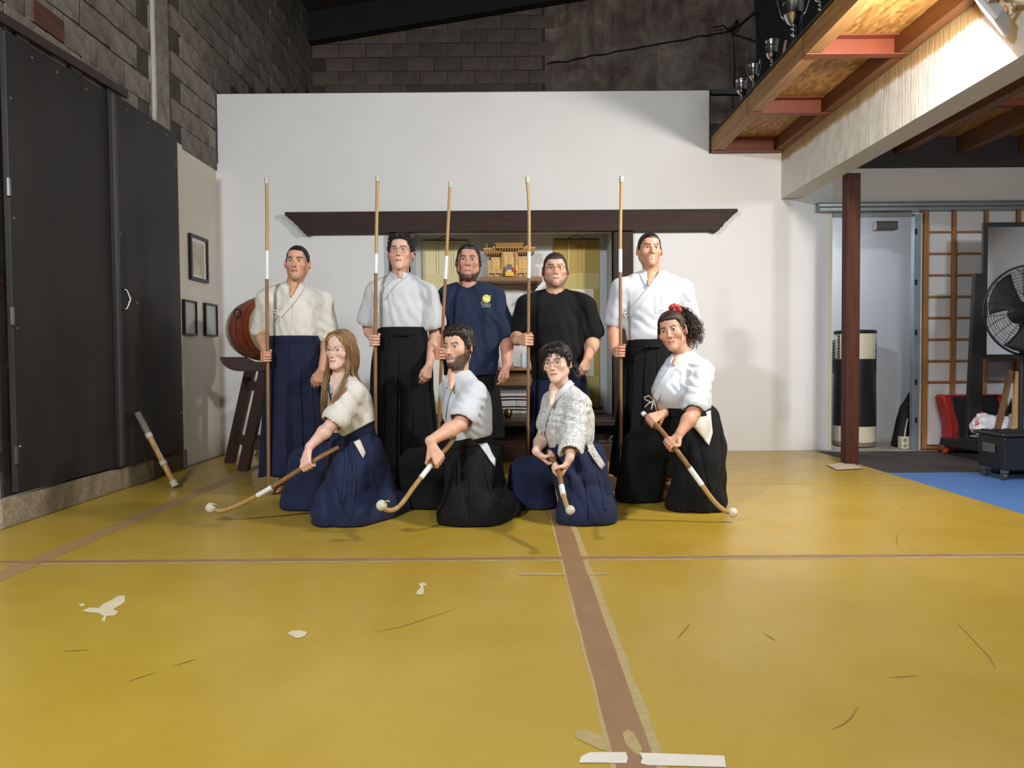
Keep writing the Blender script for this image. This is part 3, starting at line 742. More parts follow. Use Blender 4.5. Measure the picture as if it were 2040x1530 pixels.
# ---- picture frames on the left wall
m_fr = mat('black_frame', (26, 20, 20), .4, .1)
def frame(tl, tr, bl, paper, label, wgt, text=False):
    A = WX(*tl, XL + .02); B = WX(*tr, XL + .02); Cc = WX(*bl, XL + .02)
    y0_, y1_, z1_, z0_ = A[1], B[1], A[2], Cc[2]
    t = thing('picture_frame', label, 'picture', (XL + .01, (y0_ + y1_) / 2, z0_), 'framed papers on the left wall')
    mb = MB(); x0_, x1_ = XL + .002, XL + .03
    mb.box((x0_, y0_, z0_), (x1_, y1_, z0_ + wgt)); mb.box((x0_, y0_, z1_ - wgt), (x1_, y1_, z1_))
    mb.box((x0_, y0_, z0_ + wgt), (x1_, y0_ + wgt, z1_ - wgt)); mb.box((x0_, y1_ - wgt, z0_ + wgt), (x1_, y1_, z1_ - wgt))
    mb.build('frame', m_fr, t)
    MB().box((x0_, y0_ + wgt, z0_ + wgt), (x0_ + .012, y1_ - wgt, z1_ - wgt)).build('paper', paper, t)
    if text:
        MB().box((x0_ + .010, y0_ + wgt + .05, z0_ + .055), (x0_ + .0135, y1_ - wgt - .05, z1_ - .06)).build('sheet', mat('aged_paper', (206, 198, 178), .8, .05, 9), t)
        mi = mat('faded_ink', (112, 106, 96), .8); rnd = random.Random(3)
        L = y1_ - y0_ - 2 * wgt - .12
        for c in range(5):
            yy = y1_ - wgt - .08 - L * c / 4.2; top = z1_ - .075 - (0, .03, .05, .015, .01)[c]
            mb = MB(); zz = top; n_ = (15, 12, 8, 8, 14)[c]
            for k in range(n_):
                for _ in range(3):
                    dy, dz = (rnd.random() - .5) * .02, (rnd.random() - .5) * .014
                    mb.box((x0_ + .0136, yy + dy - .006, zz + dz - .0012), (x0_ + .0142, yy + dy + .006, zz + dz + .0012))
                    mb.box((x0_ + .0136, yy + dy - .0012, zz - dz - .006), (x0_ + .0142, yy + dy + .0012, zz - dz + .006))
                zz -= .021
            o = mb.build('handwriting', mi, t); o['kind'] = 'stuff'
frame((378, 464), (413, 477), (380, 556), mat('mount_paper', (224, 222, 212), .5, .03), 'largest black frame with handwritten paper, highest on the left wall', .028, True)
frame((366, 596), (391, 602), (368, 667), mat('grey_print', (178, 178, 170), .3, .06, 4), 'thin black frame with a blank grey sheet, beside the black doors', .016)
frame((408, 603), (432, 608), (410, 669), mat('grey_print_cool', (176, 182, 182), .3, .06, 4), 'thin black frame with a blank grey sheet, nearest the corner', .016)

# ---- drum on its trestle
m_drum = wood('red_lacquered_wood', (124, 50, 26), (166, 78, 44), 0, .35, 6)
m_skin_drum = mat('drum_skin', (190, 178, 148), .6, .12, 5, .1, 50)
dc = W(531, 655, 6.75); ax = np.array([.72, -.69, .02]); ax /= np.linalg.norm(ax)
dr = thing('taiko_drum', 'red barrel drum with tacked pale skin on the wooden trestle', 'drum', (dc[0], dc[1], dc[2] - .27))
R0, R1, L2 = .235, .285, .26
MB().lathe([(R0 + (R1 - R0) * math.cos(s * PI / 2) ** .9 if abs(s) < 1 else R0, s * L2) for s in np.linspace(-1, 1, 15)], dc, 36, ax).build('barrel', m_drum, dr, smooth=40)
q = Vector((0, 0, 1)).rotation_difference(Vector(ax))
for s_ in (-1, 1):
    MB().lathe([(.001, s_ * (L2 + .012)), (R0 * .9, s_ * (L2 + .012)), (R0 + .012, s_ * (L2 + .004)), (R0 + .022, s_ * (L2 - .03)), (R0 + .026, s_ * (L2 - .075))], dc, 36, ax, cap=False).build('drum_head', m_skin_drum, dr, smooth=60)
    for row_ in (0, 1):
        for k in range(40):
            a = 2 * PI * (k + .5 * row_) / 40; p = q @ Vector(((R0 + .022 + .002 * row_) * math.cos(a), (R0 + .022 + .002 * row_) * math.sin(a), s_ * (L2 - .025 - .03 * row_)))
            if k == 0 and row_ == 0 and s_ == -1:
                tk_me = MB().ball((0, 0, 0), .0075, 6, 4).build('tack', mat('tack_black', (24, 20, 18), .35), dr).data
                tk0 = bpy.data.objects['tack']; tk0.location = tuple(np.array(dc) + np.array(p) - world_loc(dr)); tk0.data = tk_me
            else:
                o = bpy.data.objects.new('tack', bpy.data.objects['tack'].data); COL.objects.link(o); o.parent = dr; o.location = tuple(np.array(dc) + np.array(p) - world_loc(dr))
for hgt in (-.11, .0, .10):
    MB().lathe([(R0 + (R1 - R0) * math.cos(hgt / L2 * PI / 2) ** .9 + .001, hgt - .004), (R0 + (R1 - R0) * math.cos(hgt / L2 * PI / 2) ** .9 + .002, hgt + .004)], dc, 36, ax, cap=False).build('stave_band', mat('band_dark', (70, 26, 16), .5), dr)
pr = W(474, 625, 6.5)
MB().tube([pr + np.array([.0, 0, .045 * 1]) + np.array([.03 * math.cos(a), -.01, .035 * math.sin(a) - .04]) for a in np.linspace(0, 2 * PI, 13)], .006, 6).build('ring', mat('iron_ring', (40, 36, 34), .5, metal=.6), dr, smooth=180)
pr = W(521, 587, 6.7)
MB().box((pr[0] - .015, pr[1] - .015, dc[2] + .262), (pr[0] + .015, pr[1] + .015, pr[2] + .01)).build('peg', m_drum, dr)
m_st = wood('dark_trestle_wood', (48, 30, 24), (70, 45, 36), 2, .5, 7)
sb = WZ(486, 938); sb2 = WZ(456, 922)
ts = thing('drum_stand', 'dark wooden trestle with curved top under the red drum', 'stand', (dc[0], dc[1], 0))
zt0 = W(470, 740, 6.4)[2]; zt1 = W(470, 711, 6.4)[2]
CW = .80
def cradle(y):
    xl = W(438, 711, y)[0]; xr_ = xl + CW
    pts = [(xl, y, zt1)]
    pts += [(xl + .17 * (1 - math.cos(a)), y, zt1 - (zt1 - zt0) * math.sin(a)) for a in np.linspace(.15, PI / 2, 8)]
    pts += [(xr_ - .17 * (1 - math.cos(a)), y, zt1 - (zt1 - zt0) * math.sin(a)) for a in np.linspace(PI / 2, .15, 8)] + [(xr_, y, zt1)]
    pts += [(xr_ - .2, y, zt1 - .001), (xl + CW / 2 + .12, y, zt1 - .04), (xl + CW / 2, y, zt1 - .05), (xl + CW / 2 - .12, y, zt1 - .04), (xl + .2, y, zt1 - .001)]
    MB().prism(pts, (0, .045, 0)).build('cradle_board', m_st, ts, bevel=.004)
for y in (6.42, 7.0): cradle(y)
for (tx, ty, fy) in ((W(525, 742, 6.4)[0], 6.47, sb[1]), (W(495, 742, 6.9)[0], 6.98, sb2[1])):
    fx = WZ(485, 938)[0] if ty < 6.6 else WZ(458, 922)[0]
    MB().bar((fx, fy, 0), (tx, ty, zt0 + .04), .085, .085, up=(0, 1, 0)).build('leg', m_st, ts, bevel=.004)
    xr2 = 2 * W(438, 711, 6.42)[0] + CW
    MB().bar((xr2 - fx - .12, fy, 0), (xr2 - tx - .04, ty, zt0 + .04), .085, .085, up=(0, 1, 0)).build('leg', m_st, ts, bevel=.004)
    for zz in (.22,):
        f_ = zz / (zt0 + .04); xa = fx + (tx - fx) * f_; ya = fy + (ty - fy) * f_
        MB().bar((xa, ya, zz), (xr2 - xa - .10, ya, zz), .05, .075, up=(0, 0, 1)).build('stretcher', m_st, ts, bevel=.003)
for zz in (.24, .72):
    f_ = zz / (zt0 + .04)
    a = np.array([WZ(485, 938)[0] + (W(525, 742, 6.4)[0] - WZ(485, 938)[0]) * f_, sb[1] + (6.47 - sb[1]) * f_, zz])
    b = np.array([WZ(458, 922)[0] + (W(495, 742, 6.9)[0] - WZ(458, 922)[0]) * f_, sb2[1] + (6.98 - sb2[1]) * f_, zz])
    MB().bar(a, b, .045, .075).build('cross_rail', m_st, ts, bevel=.003)

# ---- broken taped stick leaning on the black door
m_bam = wood('bamboo', (150, 108, 54), (198, 156, 92), 2, .45, 14)
a = WZ(349, 968, .02); b = WX(274, 823, XD + .055)
ls = thing('leaning_stick', 'short taped bamboo stick leaning against the black door', 'stick', (a[0], a[1], 0))
d = b - a; L = np.linalg.norm(d)
MB().tube([a + d * s for s in np.linspace(0, 1, 12)], [.021 + .003 * mnoise.noise(Vector((s * 9, 0, 0))) for s in np.linspace(0, 1, 12)], 10).build('shaft', m_bam, ls, smooth=60)
MB().tube([a + d * s for s in np.linspace(.70, 1.003, 6)], .0245, 10).build('grey_wrap', mat('grey_wrap', (112, 106, 92), .8, .1, 20), ls, smooth=60)
for s0, s1 in ((-.005, .07), (.29, .34), (.66, .72)):
    MB().tube([a + d * s for s in np.linspace(s0, s1, 4)], .0265, 10).build('tape_band', mat('pale_tape', (186, 182, 170), .7, .15, 40), ls, smooth=60)
MB().tube([a + d * s + np.array([.022, -.012, 0]) for s in np.linspace(.34, .66, 6)], .004, 5).build('cord', mat('pale_tape', (186, 182, 170)), ls, smooth=180)

# ---- alcove: bench, step, scrolls, shelves, shrine
m_bench = wood('bench_dark_wood', (40, 28, 25), (60, 44, 39), 0, .4, 8)
zb1 = W(1200, 835, 7.35)[2]
be = thing('alcove_bench', 'low dark wooden platform in front of the alcove', 'bench', (0, 7.4, 0))
MB().box((-1.16, 7.18, zb1 - .05), (1.07, D - .065, zb1)).build('top', m_bench, be, bevel=.005)
for x in (-1.1, -.4, .35, .98):
    MB().box((x, 7.25, .0), (x + .08, 7.33, zb1 - .05)).build('leg', m_bench, be, bevel=.004)
MB().box((-1.1, 7.42, .07), (1.03, 7.45, zb1 - .05)).build('apron', mat('bench_shadow_wood', (34, 25, 22), .7, .1), be)
MB().box((-1.3, 7.0, 0), (1.12, 7.5, .155)).build('step', wood('step_brown_wood', (58, 38, 30), (84, 58, 47), 0, .5, 8), be, bevel=.006)
for px, n_ in ((1213, 'shoe'),):
    q = W(px, 888, 7.12)
    s1 = thing('sandal', 'dark sandal lying on the step beside the alcove post', 'shoe', (q[0], 7.12, .155))
    MB().box((q[0] - .11, 7.06, .156), (q[0] + .11, 7.15, .18)).build('sole', mat('sandal_sole', (70, 58, 52), .8), s1, bevel=.01)
    MB().tube([(q[0] - .02, 7.06, .175), (q[0] + .02, 7.08, .215), (q[0] + .03, 7.11, .22), (q[0] + .02, 7.14, .215), (q[0] - .02, 7.15, .175)], .008, 6).build('strap', mat('sandal_strap', (96, 84, 76), .7), s1, smooth=180)
def scroll(name, label, x0p, x1p, y0p, y1p, depth, cloth, band, ribcol, paper_rect, edge):
    A = W(x0p, y0p, depth); B = W(x1p, y1p, depth); y = depth
    t = thing(name, label, 'scroll', ((A[0] + B[0]) / 2, y, B[2]))
    MB().box((A[0], y, B[2]), (B[0], y + .004, A[2])).build('backing', cloth, t)
    MB().tube([(A[0] - .0, y, A[2]), (B[0], y, A[2])], .008, 8).build('top_rod', edge, t, smooth=60)
    MB().tube([(A[0] - .03, y - .004, B[2]), (B[0] + .03, y - .004, B[2])], .016, 12).build('bottom_rod', mat('scroll_rod', (120, 84, 44), .4), t, smooth=60)
    wd_ = B[0] - A[0]; zmid = A[2] - .36
    for f_ in (.31, .64):
        xx = A[0] + wd_ * f_; MB().box((xx, y - .003, zmid), (xx + wd_ * .045, y + .001, A[2] - .008)).build('hanging_ribbon', ribcol, t)
        for xe_ in (xx - .002, xx + wd_ * .045): MB().box((xe_, y - .0034, zmid), (xe_ + .003, y + .0005, A[2] - .008)).build('ribbon_edge', edge, t)
    MB().box((A[0] + .001, y - .002, zmid - .17), (B[0] - .001, y + .001, zmid)).build('brocade_band', band, t)
    MB().box((A[0] + wd_ * .13, y - .003, B[2] + .34), (B[0] - wd_ * .13, y + .001, zmid - .17)).build('paper', mat('scroll_paper', (232, 226, 210), .8, .04, 5), t)
    MB().box((A[0] + .001, y - .002, B[2] + .22), (B[0] - .001, y + .001, B[2] + .335)).build('brocade_band', band, t)
    c = (A[0] + B[0]) / 2; 
    MB().tube([(c - wd_ * .19, y - .006, A[2] + .008), (c, y - .006, A[2] + .045), (c + wd_ * .19, y - .006, A[2] + .008)], .004, 5).build('hanging_cord', edge, t)
    return t
m_edge = mat('scroll_dark_edge', (104, 98, 74), .7)
scroll('hanging_scroll', 'gold cloth hanging scroll in the alcove behind the man in the black shirt', 1103, 1195, 477, 812, RD - .02, mat('gold_cloth', (186, 158, 84), .8, .05, 40), mat('gold_brocade', (196, 180, 112), .7, .18, 60), mat('pale_brocade', (212, 190, 124), .7, .2, 90), None, m_edge)
scroll('hanging_scroll', 'cream cloth hanging scroll in the alcove behind the man in the navy shirt', 841, 935, 479, 862, RD - .02, mat('cream_cloth', (222, 210, 164), .8, .04, 40), mat('cream_brocade', (214, 202, 150), .7, .1, 60), mat('cream_ribbon', (226, 214, 170), .7, .05, 90), None, m_edge)
# scroll border at left: white mount strip
# shrine shelf
m_sh = wood('shelf_wood', (122, 84, 50), (164, 120, 76), 0, .45, 8)
s0 = W(955, 560, 8.0); s1 = W(1080, 553, 8.0)
sh = thing('shrine_shelf', 'small wooden wall shelf carrying the miniature shrine', 'shelf', ((s0[0] + s1[0]) / 2, 8.0, s0[2] - .1))
zs_ = s1[2]
MB().box((s0[0], 7.88, zs_ - .045), (s1[0], RD - .001, zs_)).build('board', m_sh, sh, bevel=.003)
for x in (s0[0] + .08, s1[0] - .07):
    MB().prism([(x, RD - .002, zs_ - .045), (x, 7.95, zs_ - .045), (x, 8.02, zs_ - .075), (x, 8.1, zs_ - .14), (x, RD - .002, zs_ - .2)], (.025, 0, 0)).build('bracket', wood('bracket_dark', (70, 48, 34), (92, 66, 48), 2), sh, bevel=.002)
# shrine
m_hin = wood('pale_cypress', (186, 140, 78), (222, 180, 116), 2, .45, 12)
m_hinx = wood('pale_cypress_roof', (176, 130, 72), (210, 168, 106), 0, .45, 12)
m_gold = mat('brass_fitting', (232, 184, 70), .25, .05, metal=1.0)
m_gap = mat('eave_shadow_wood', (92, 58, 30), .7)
yS0 = 7.93
shx = (W(965, 520, 7.95)[0] + W(1066, 520, 7.95)[0]) / 2
sr = thing('miniature_shrine', 'miniature wooden shrine with three stepped roofs on the shelf', 'shrine', (shx, 8.0, zs_))
def px2x(v): return W(955 + v / 11.33, 520, yS0)[0]
def px2z(v): return W(1010, 465 + v / 11.33, yS0)[2]
zbase = zs_ + .0005
kz = 1.0
def srz(v): return zbase + (990 - v) / 11.33 * (yS0 / F)
def bay(xa, xb, vroof, vridge, vbody, name):
    x0_, x1_ = px2x(xa), px2x(xb); zt2 = srz(vbody)
    MB().box((x0_, yS0 + .03, zbase), (x1_, yS0 + .13, zt2)).build('body', m_hin, sr, bevel=.001)
def roof(xa, xb, vtop, vbot, xa2, xb2):
    xa, xb, xa2, xb2 = map(px2x, (xa, xb, xa2, xb2)); z1_, z0_ = srz(vtop), srz(vbot)
    mb = MB(); yb = yS0 + .08
    mb.prism([(xa, yb - .02, z1_), (xa, yb - .10, z0_ + .008), (xa, yb - .10, z0_), (xa, yb + .10, z0_), (xa, yb + .10, z0_ + .008), (xa, yb + .02, z1_)], (xb - xa, 0, 0))
    o = mb.build('roof', m_hinx, sr, bevel=.0015)
    MB().box((xa - .012, yb - .025, z1_ - .004), (xb + .012, yb + .025, z1_ + .014)).build('ridge', m_hinx, sr, bevel=.001)
    return xa, xb, z0_, z1_, yb
for (xa, xb, vt, vb, vbody, hw) in ((115, 500, 345, 450, 530, 5), (860, 1250, 330, 440, 520, 5), (370, 985, 215, 345, 400, 7)):
    x0_, x1_, z0_, z1_, yb = roof(xa, xb, vt, vb, xa, xb)
    n_ = 8 if hw == 7 else 6
    inset = (x1_ - x0_) * .16
    for k in range(n_):
        xx = x0_ + inset + (x1_ - x0_ - 2 * inset) * k / (n_ - 1)
        MB().box((xx - .0035, yS0 - .012, z0_ - .020), (xx + .0035, yS0 + .05, z0_ - .001)).build('rafter_end', m_hin, sr)
        MB().box((xx - .0028, yS0 - .0135, z0_ - .014), (xx + .0028, yS0 - .0119, z0_ - .006)).build('rafter_tip', m_gold, sr)
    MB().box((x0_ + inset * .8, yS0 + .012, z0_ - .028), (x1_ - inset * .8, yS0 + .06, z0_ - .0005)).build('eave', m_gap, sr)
    for s_ in (0.12, .88) if hw == 7 else ((.14,) if xa < 200 else (.8,)):
        xx = x0_ + (x1_ - x0_) * s_
        for dy in (-1, 1): MB().bar((xx, yb - dy * .02, z1_ - .005), (xx, yb + dy * .03, z1_ + .06), .007, .007, up=(1, 0, 0)).build('finial', m_hin, sr)
    for k in range(3 if hw == 7 else 1):
        xx = x0_ + (x1_ - x0_) * ((.3, .5, .7)[k] if hw == 7 else .55)
        MB().tube([(xx, yb - .03, z1_ + .02), (xx, yb + .03, z1_ + .02)], .008, 8).build('ridge_log', m_gold, sr, smooth=60)
bay(262, 495, 0, 0, 530, 'l'); bay(858, 1080, 0, 0, 520, 'r'); bay(515, 840, 0, 0, 400, 'c')
MB().box((px2x(180), yS0 + .035, zbase), (px2x(262), yS0 + .125, srz(600))).build('side_wing', m_hin, sr); MB().box((px2x(1080), yS0 + .035, zbase), (px2x(1170), yS0 + .125, srz(600))).build('side_wing', m_hin, sr)
for xa, xb, vt in ((295, 378, 590), (388, 470, 590), (560, 680, 540), (690, 800, 540), (885, 960, 585), (968, 1050, 585)):
    MB().box((px2x(xa), yS0 + .022, srz(800)), (px2x(xb), yS0 + .032, srz(vt))).build('door_leaf', wood('cypress_door', (206, 158, 84), (234, 194, 124), 2, .4, 12), sr, bevel=.0008)
for xx, vv in ((383, 740), (685, 690), (964, 740)):
    MB().box((px2x(xx - 45), yS0 + .018, srz(vv + 8)), (px2x(xx + 45), yS0 + .024, srz(vv - 8))).build('lock_bar', m_gold, sr)
    MB().box((px2x(xx - 8), yS0 + .018, srz(vv + 55)), (px2x(xx + 8), yS0 + .024, srz(vv - 55))).build('lock_bar', m_gold, sr)
for xa in (500, 515, 818, 845):
    MB().box((px2x(xa), yS0 - .005, zbase), (px2x(xa + 24), yS0 + .035, srz(420))).build('pillar', m_hin, sr)
    MB().box((px2x(xa) - .0005, yS0 - .006, srz(830)), (px2x(xa + 24) + .0005, yS0 - .004, srz(730))).build('pillar_fitting', m_gold, sr)
for xa, xb in ((190, 500), (855, 1180)):
    MB().box((px2x(xa), yS0 - .004, srz(905)), (px2x(xb), yS0 + .02, srz(810))).build('railing', m_hin, sr, bevel=.0008)
    for xx in (xa, (xa + xb) / 2 - 5, xb - 12):
        MB().box((px2x(xx), yS0 - .005, zbase), (px2x(xx + 24), yS0 + .015, srz(900))).build('railing_post', m_hin, sr)
for k in range(4):
    MB().box((px2x(575), yS0 - .06 + k * .015, zbase), (px2x(795), yS0 - .045 + k * .015 + .002, zbase + .014 * (k + 1))).build('stair', m_hin, sr)
# little round mirror before the shrine
mx, mzz = px2x(672), srz(790)
mi = thing('round_mirror', 'small round silver mirror on a stand before the shrine', 'mirror', (mx, yS0 - .04, zbase))
MB().lathe([(.001, 0), (.034, 0), (.036, .003), (.034, .008), (.001, .008)], (mx, yS0 - .055, mzz), 24, (0, -1, 0)).build('disc', mat('mirror_silver', (206, 200, 204), .15, .05, metal=1.0), mi, smooth=40)
MB().prism([(mx - .03, yS0 - .05, mzz - .045), (mx + .03, yS0 - .05, mzz - .045), (mx + .018, yS0 - .05, mzz - .025), (mx - .018, yS0 - .05, mzz - .025)], (0, -.02, 0)).build('cradle', mat('cloud_white', (220, 212, 196), .5), mi)
MB().box((mx - .04, yS0 - .075, zbase + .001), (mx + .04, yS0 - .062, mzz - .045)).build('stand', m_gold, mi, bevel=.002)
rbx, rbz = px2x(770), srz(850)
tag(MB().ball((rbx, yS0 - .045, rbz), (.014, .012, .026), 10, 8).build('red_ornament', mat('red_ornament', (206, 70, 40), .4), smooth=180), 'tiny red ornament right of the round mirror', 'ornament')
# folded white paper streamer
q = W(1072, 566, 7.84)
zz_ = [(0, 0), (.03, -.02), (.0, -.09), (.035, -.10), (.0, -.18), (.03, -.19), (.0, -.26)]
mb = MB()
pz = [(q[0] + .012 + a, 7.82 + .02 * (i % 2), q[2] + .02 + b) for i, (a, b) in enumerate([(.03, 0), (-.05, -.09), (.01, -.095), (-.07, -.19), (0, -.20), (-.05, -.30)])]
for i in range(len(pz) - 1):
    A_, B_ = np.array(pz[i]), np.array(pz[i + 1]); w_ = np.array([.05, 0, 0])
    mb.grid([[A_, A_ + w_], [B_, B_ + w_]])
tag(mb.build('paper_streamer', mat('white_paper', (236, 234, 228), .8, .02), solid=.001), 'zigzag white paper streamer hanging at the end of the shrine shelf', 'streamer')
# lower shelf with china
l0 = W(930, 733, 8.0); l1 = W(1098, 733, 8.0)
lo = thing('lower_shelf', 'wooden shelf with white china between the two shirted men', 'shelf', (0, 8.1, l0[2] - .15))
MB().box((l0[0], 7.95, l0[2] - .03), (l1[0], RD - .001, l0[2])).build('board', m_sh, lo, bevel=.003)
MB().box((l0[0] + .02, 8.08, l0[2] - .19), (l1[0] - .02, 8.10, l0[2] - .031)).build('front_panel', wood('shelf_panel_wood', (108, 80, 52), (142, 108, 72), 0, .5, 8), lo)
m_china = mat('white_china', (226, 230, 230), .2, .03)
for px, prof, nm, lb in ((1012, [(.03, 0), (.045, .05), (.05, .11), (.035, .17), (.02, .2), (.026, .22)], 'vase', 'rounded white china vase on the lower alcove shelf'), (1030, [(.02, 0), (.05, .012), (.052, .016)], 'saucer', 'small white saucer on the lower alcove shelf'), (1043, [(.03, 0), (.03, .14), (.026, .15)], 'cylinder_vase', 'straight pale blue vase on the lower alcove shelf')):
    q = W(px, 730, 8.02)
    tag(MB().lathe([(.001, 0)] + prof + [(.001, prof[-1][1] - .004)], (q[0], 8.02 if nm != 'saucer' else 7.99, l0[2] + .0005), 18, cap=False).build(nm, m_china if nm != 'cylinder_vase' else mat('pale_blue_china', (190, 206, 216), .3, .03), smooth=50), lb, 'vase' if 'vase' in nm else 'plate')
# sword rack bars and brass pot
rk = thing('sword_rack', 'black sword rack with thin horizontal bars on the bench', 'rack', (0, 7.75, zb1))
for py in (792, 798, 812, 818):
    q0_, q1_ = W(960, py, 7.75), W(1085, py, 7.75)
    MB().tube([(q0_[0], 7.75, q0_[2]), ((q0_[0] + q1_[0]) / 2, 7.75, q0_[2] + .006), (q1_[0], 7.75, q0_[2])], .007, 8).build('bar', mat('black_lacquer', (20, 18, 18), .25), rk, smooth=60)
for px in (965, 1080):
    q0_ = W(px, 790, 7.75); MB().box((q0_[0] - .012, 7.73, zb1), (q0_[0] + .012, 7.77, q0_[2] + .03)).build('upright', mat('black_lacquer', (20, 18, 18)), rk, bevel=.002)
q = W(1012, 838, 7.6)
tag(MB().lathe([(.02, .0), (.036, .012), (.045, .04), (.044, .065), (.034, .082), (.03, .09), (.026, .088), (.001, .06)], (q[0], 7.6, zb1), 20, cap=True).build('brass_pot', mat('aged_brass', (128, 104, 56), .35, .15, metal=.9), smooth=60), 'round aged brass pot on the bench below the sword rack', 'pot')
inc = thing('incense_sticks', 'thin dark incense sticks standing beside the brass pot', 'incense', (W(1030, 835, 7.65)[0], 7.65, zb1))
for k, px in enumerate((1024, 1029, 1031, 1034, 1037)):
    q0_ = W(px, 835, 7.65); hgt = (.12, .19, .22, .14, .11)[k]
    MB().tube([(q0_[0], 7.65, zb1), (q0_[0] + .006 * (k - 2), 7.65, zb1 + hgt)], .0018, 5).build('stick', mat('incense', (52, 48, 50), .8), inc)

# ---- right-hand corner
# shoji screen
m_shw = wood('shoji_wood', (140, 92, 50), (178, 126, 76), 2, .5, 10)
m_shp = mat('shoji_paper', (214, 212, 210), .75, .02, 3)
ys_ = D - .03
X = [W(px, 600, ys_ - .03)[0] for px in (1843, 1900, 1964, 2028)]
while len(X) < 6: X.append(X[-1] + (X[3] - X[2]))
zrow = [W(1843, py, ys_ - .03)[2] for py in (462, 505, 548, 591, 633, 676, 719, 761)]
ztop = W(1843, 416, ys_ - .03)[2]; zbot = .012
sj = thing('shoji_screen', 'paper sliding screen with brown wooden lattice beside the doorway', 'screen', ((X[0] + X[-1]) / 2, ys_, 0))
MB().box((X[0] - .02, ys_ - .045, zbot), (X[0] + .025, ys_ + .02, ztop)).build('stile', m_shw, sj, bevel=.003)
MB().box((X[0] - .02, ys_ - .045, ztop), (X[-1], ys_ + .02, ztop + .035)).build('top_rail', m_shw, sj, bevel=.003)
MB().box((X[0] + .025, ys_ - .04, zbot), (X[-1], ys_ + .02, zbot + .03)).build('bottom_rail', m_shw, sj, bevel=.003)
for x in X[1:]:
    MB().box((x - .017, ys_ - .04, zbot + .03), (x + .017, ys_ + .0, ztop)).build('muntin', m_shw, sj, bevel=.002)
zz_all = [zbot + .03] + zrow[::-1] + [ztop]
for i in range(len(X) - 1):
    xa = X[i] + (.025 if i == 0 else .017); xb = X[i + 1] - .017
    for z_ in zrow: MB().box((xa, ys_ - .03, z_ - .009), (xb, ys_ - .004, z_ + .009)).build('lattice_bar', m_shw, sj)
    for a_, b_ in zip(zz_all[:-1], zz_all[1:]):
        MB().box((xa + .001, ys_ - .002, a_ + .0095), (xb - .001, ys_ + .004, b_ - .0095)).build('paper_pane', m_shp, sj)
# punching bag in the doorway
bc = W(1703, 700, 8.05); bz1 = W(1703, 664, 8.05)[2]; r_ = (W(1743, 700, 8.05)[0] - W(1664, 700, 8.05)[0]) / 2
bz0 = .012; hB = bz1 - bz0
pb_ = thing('punching_bag', 'black and cream punching bag standing behind the brown post', 'punching bag', (bc[0], 8.05, 0))
z1_ = W(1703, 715, 8.05)[2]; z2_ = W(1703, 847, 8.05)[2]
def wob(z0_, z1_, r, n=10): return [(r * (1 + .015 * math.sin(6 * zz)), zz) for zz in np.linspace(z0_, z1_, n)]
m_blkv = mat('black_vinyl', (26, 26, 28), .38, .12, 4, .1, 20); m_crv = mat('cream_vinyl', (216, 208, 182), .5, .06, 4, .1, 20)
MB().lathe(wob(z2_, z1_, r_), (bc[0], 8.05, 0), 28, cap=False).build('middle', m_blkv, pb_, smooth=50)
MB().lathe([(r_ * .9, bz0), (r_ * 1.0, bz0 + .04)] + wob(bz0 + .06, z2_, r_ * 1.002), (bc[0], 8.05, 0), 28).build('lower_band', m_crv, pb_, smooth=50)
MB().lathe([(r_ * 1.004, z1_), (r_ * .995, bz1 - .03), (r_ * .96, bz1), (.01, bz1 + .005)], (bc[0], 8.05, 0), 28, cap=False).build('upper_band', m_crv, pb_, smooth=50)
MB().tube([(bc[0] + r_ * .92 * math.cos(a), 8.05 + r_ * .92 * math.sin(a), bz1 + .01) for a in np.linspace(0, 2 * PI, 25)], .022, 8).build('rim', m_blkv, pb_, smooth=180)
P = []
for k in range(29):
    a = 2 * PI * k / 28; h_ = .02 + .03 * abs(mnoise.noise(Vector((math.cos(a) * 3, math.sin(a) * 3, 0))))
    P.append([(bc[0] + r_ * 1.012 * math.cos(a), 8.05 + r_ * 1.012 * math.sin(a), bz0 + .001), (bc[0] + r_ * 1.012 * math.cos(a), 8.05 + r_ * 1.012 * math.sin(a), bz0 + h_ + .02)])
MB().grid(P).build('worn_base', mat('worn_canvas', (128, 116, 98), .9, .2, 20), pb_, smooth=180)
m_chain = mat('chain_steel', (52, 50, 50), .4, .2, metal=.8)
lk = MB()
lnk = [(.011 * math.cos(a), 0, .021 * math.sin(a)) for a in np.linspace(0, 2 * PI, 11)[:-1]]
lk.tube(lnk + [lnk[0]], .0042, 5, caps=False)
lk_me = bpy.data.meshes.new('chain_link'); lk_me.from_pydata(lk.v, [], lk.f); lk_me.materials.append(m_chain); lk_me.shade_smooth()
for (px, p0_, n_, dy) in ((1671, 668, 9, -.18), (1661, 682, 11, -.10), (1744, 682, 11, -.13)):
    q = W(px, p0_, 8.05 + dy)
    for k in range(n_):
        o = bpy.data.objects.new('chain_link', lk_me); COL.objects.link(o); o.parent = pb_
        o.location = tuple(np.array([q[0], 8.05 + dy, q[2] - k * .030]) - world_loc(pb_)); o.rotation_euler = (0, .12 * math.sin(k * 2.3), (PI / 2) * (k % 2) + .3)
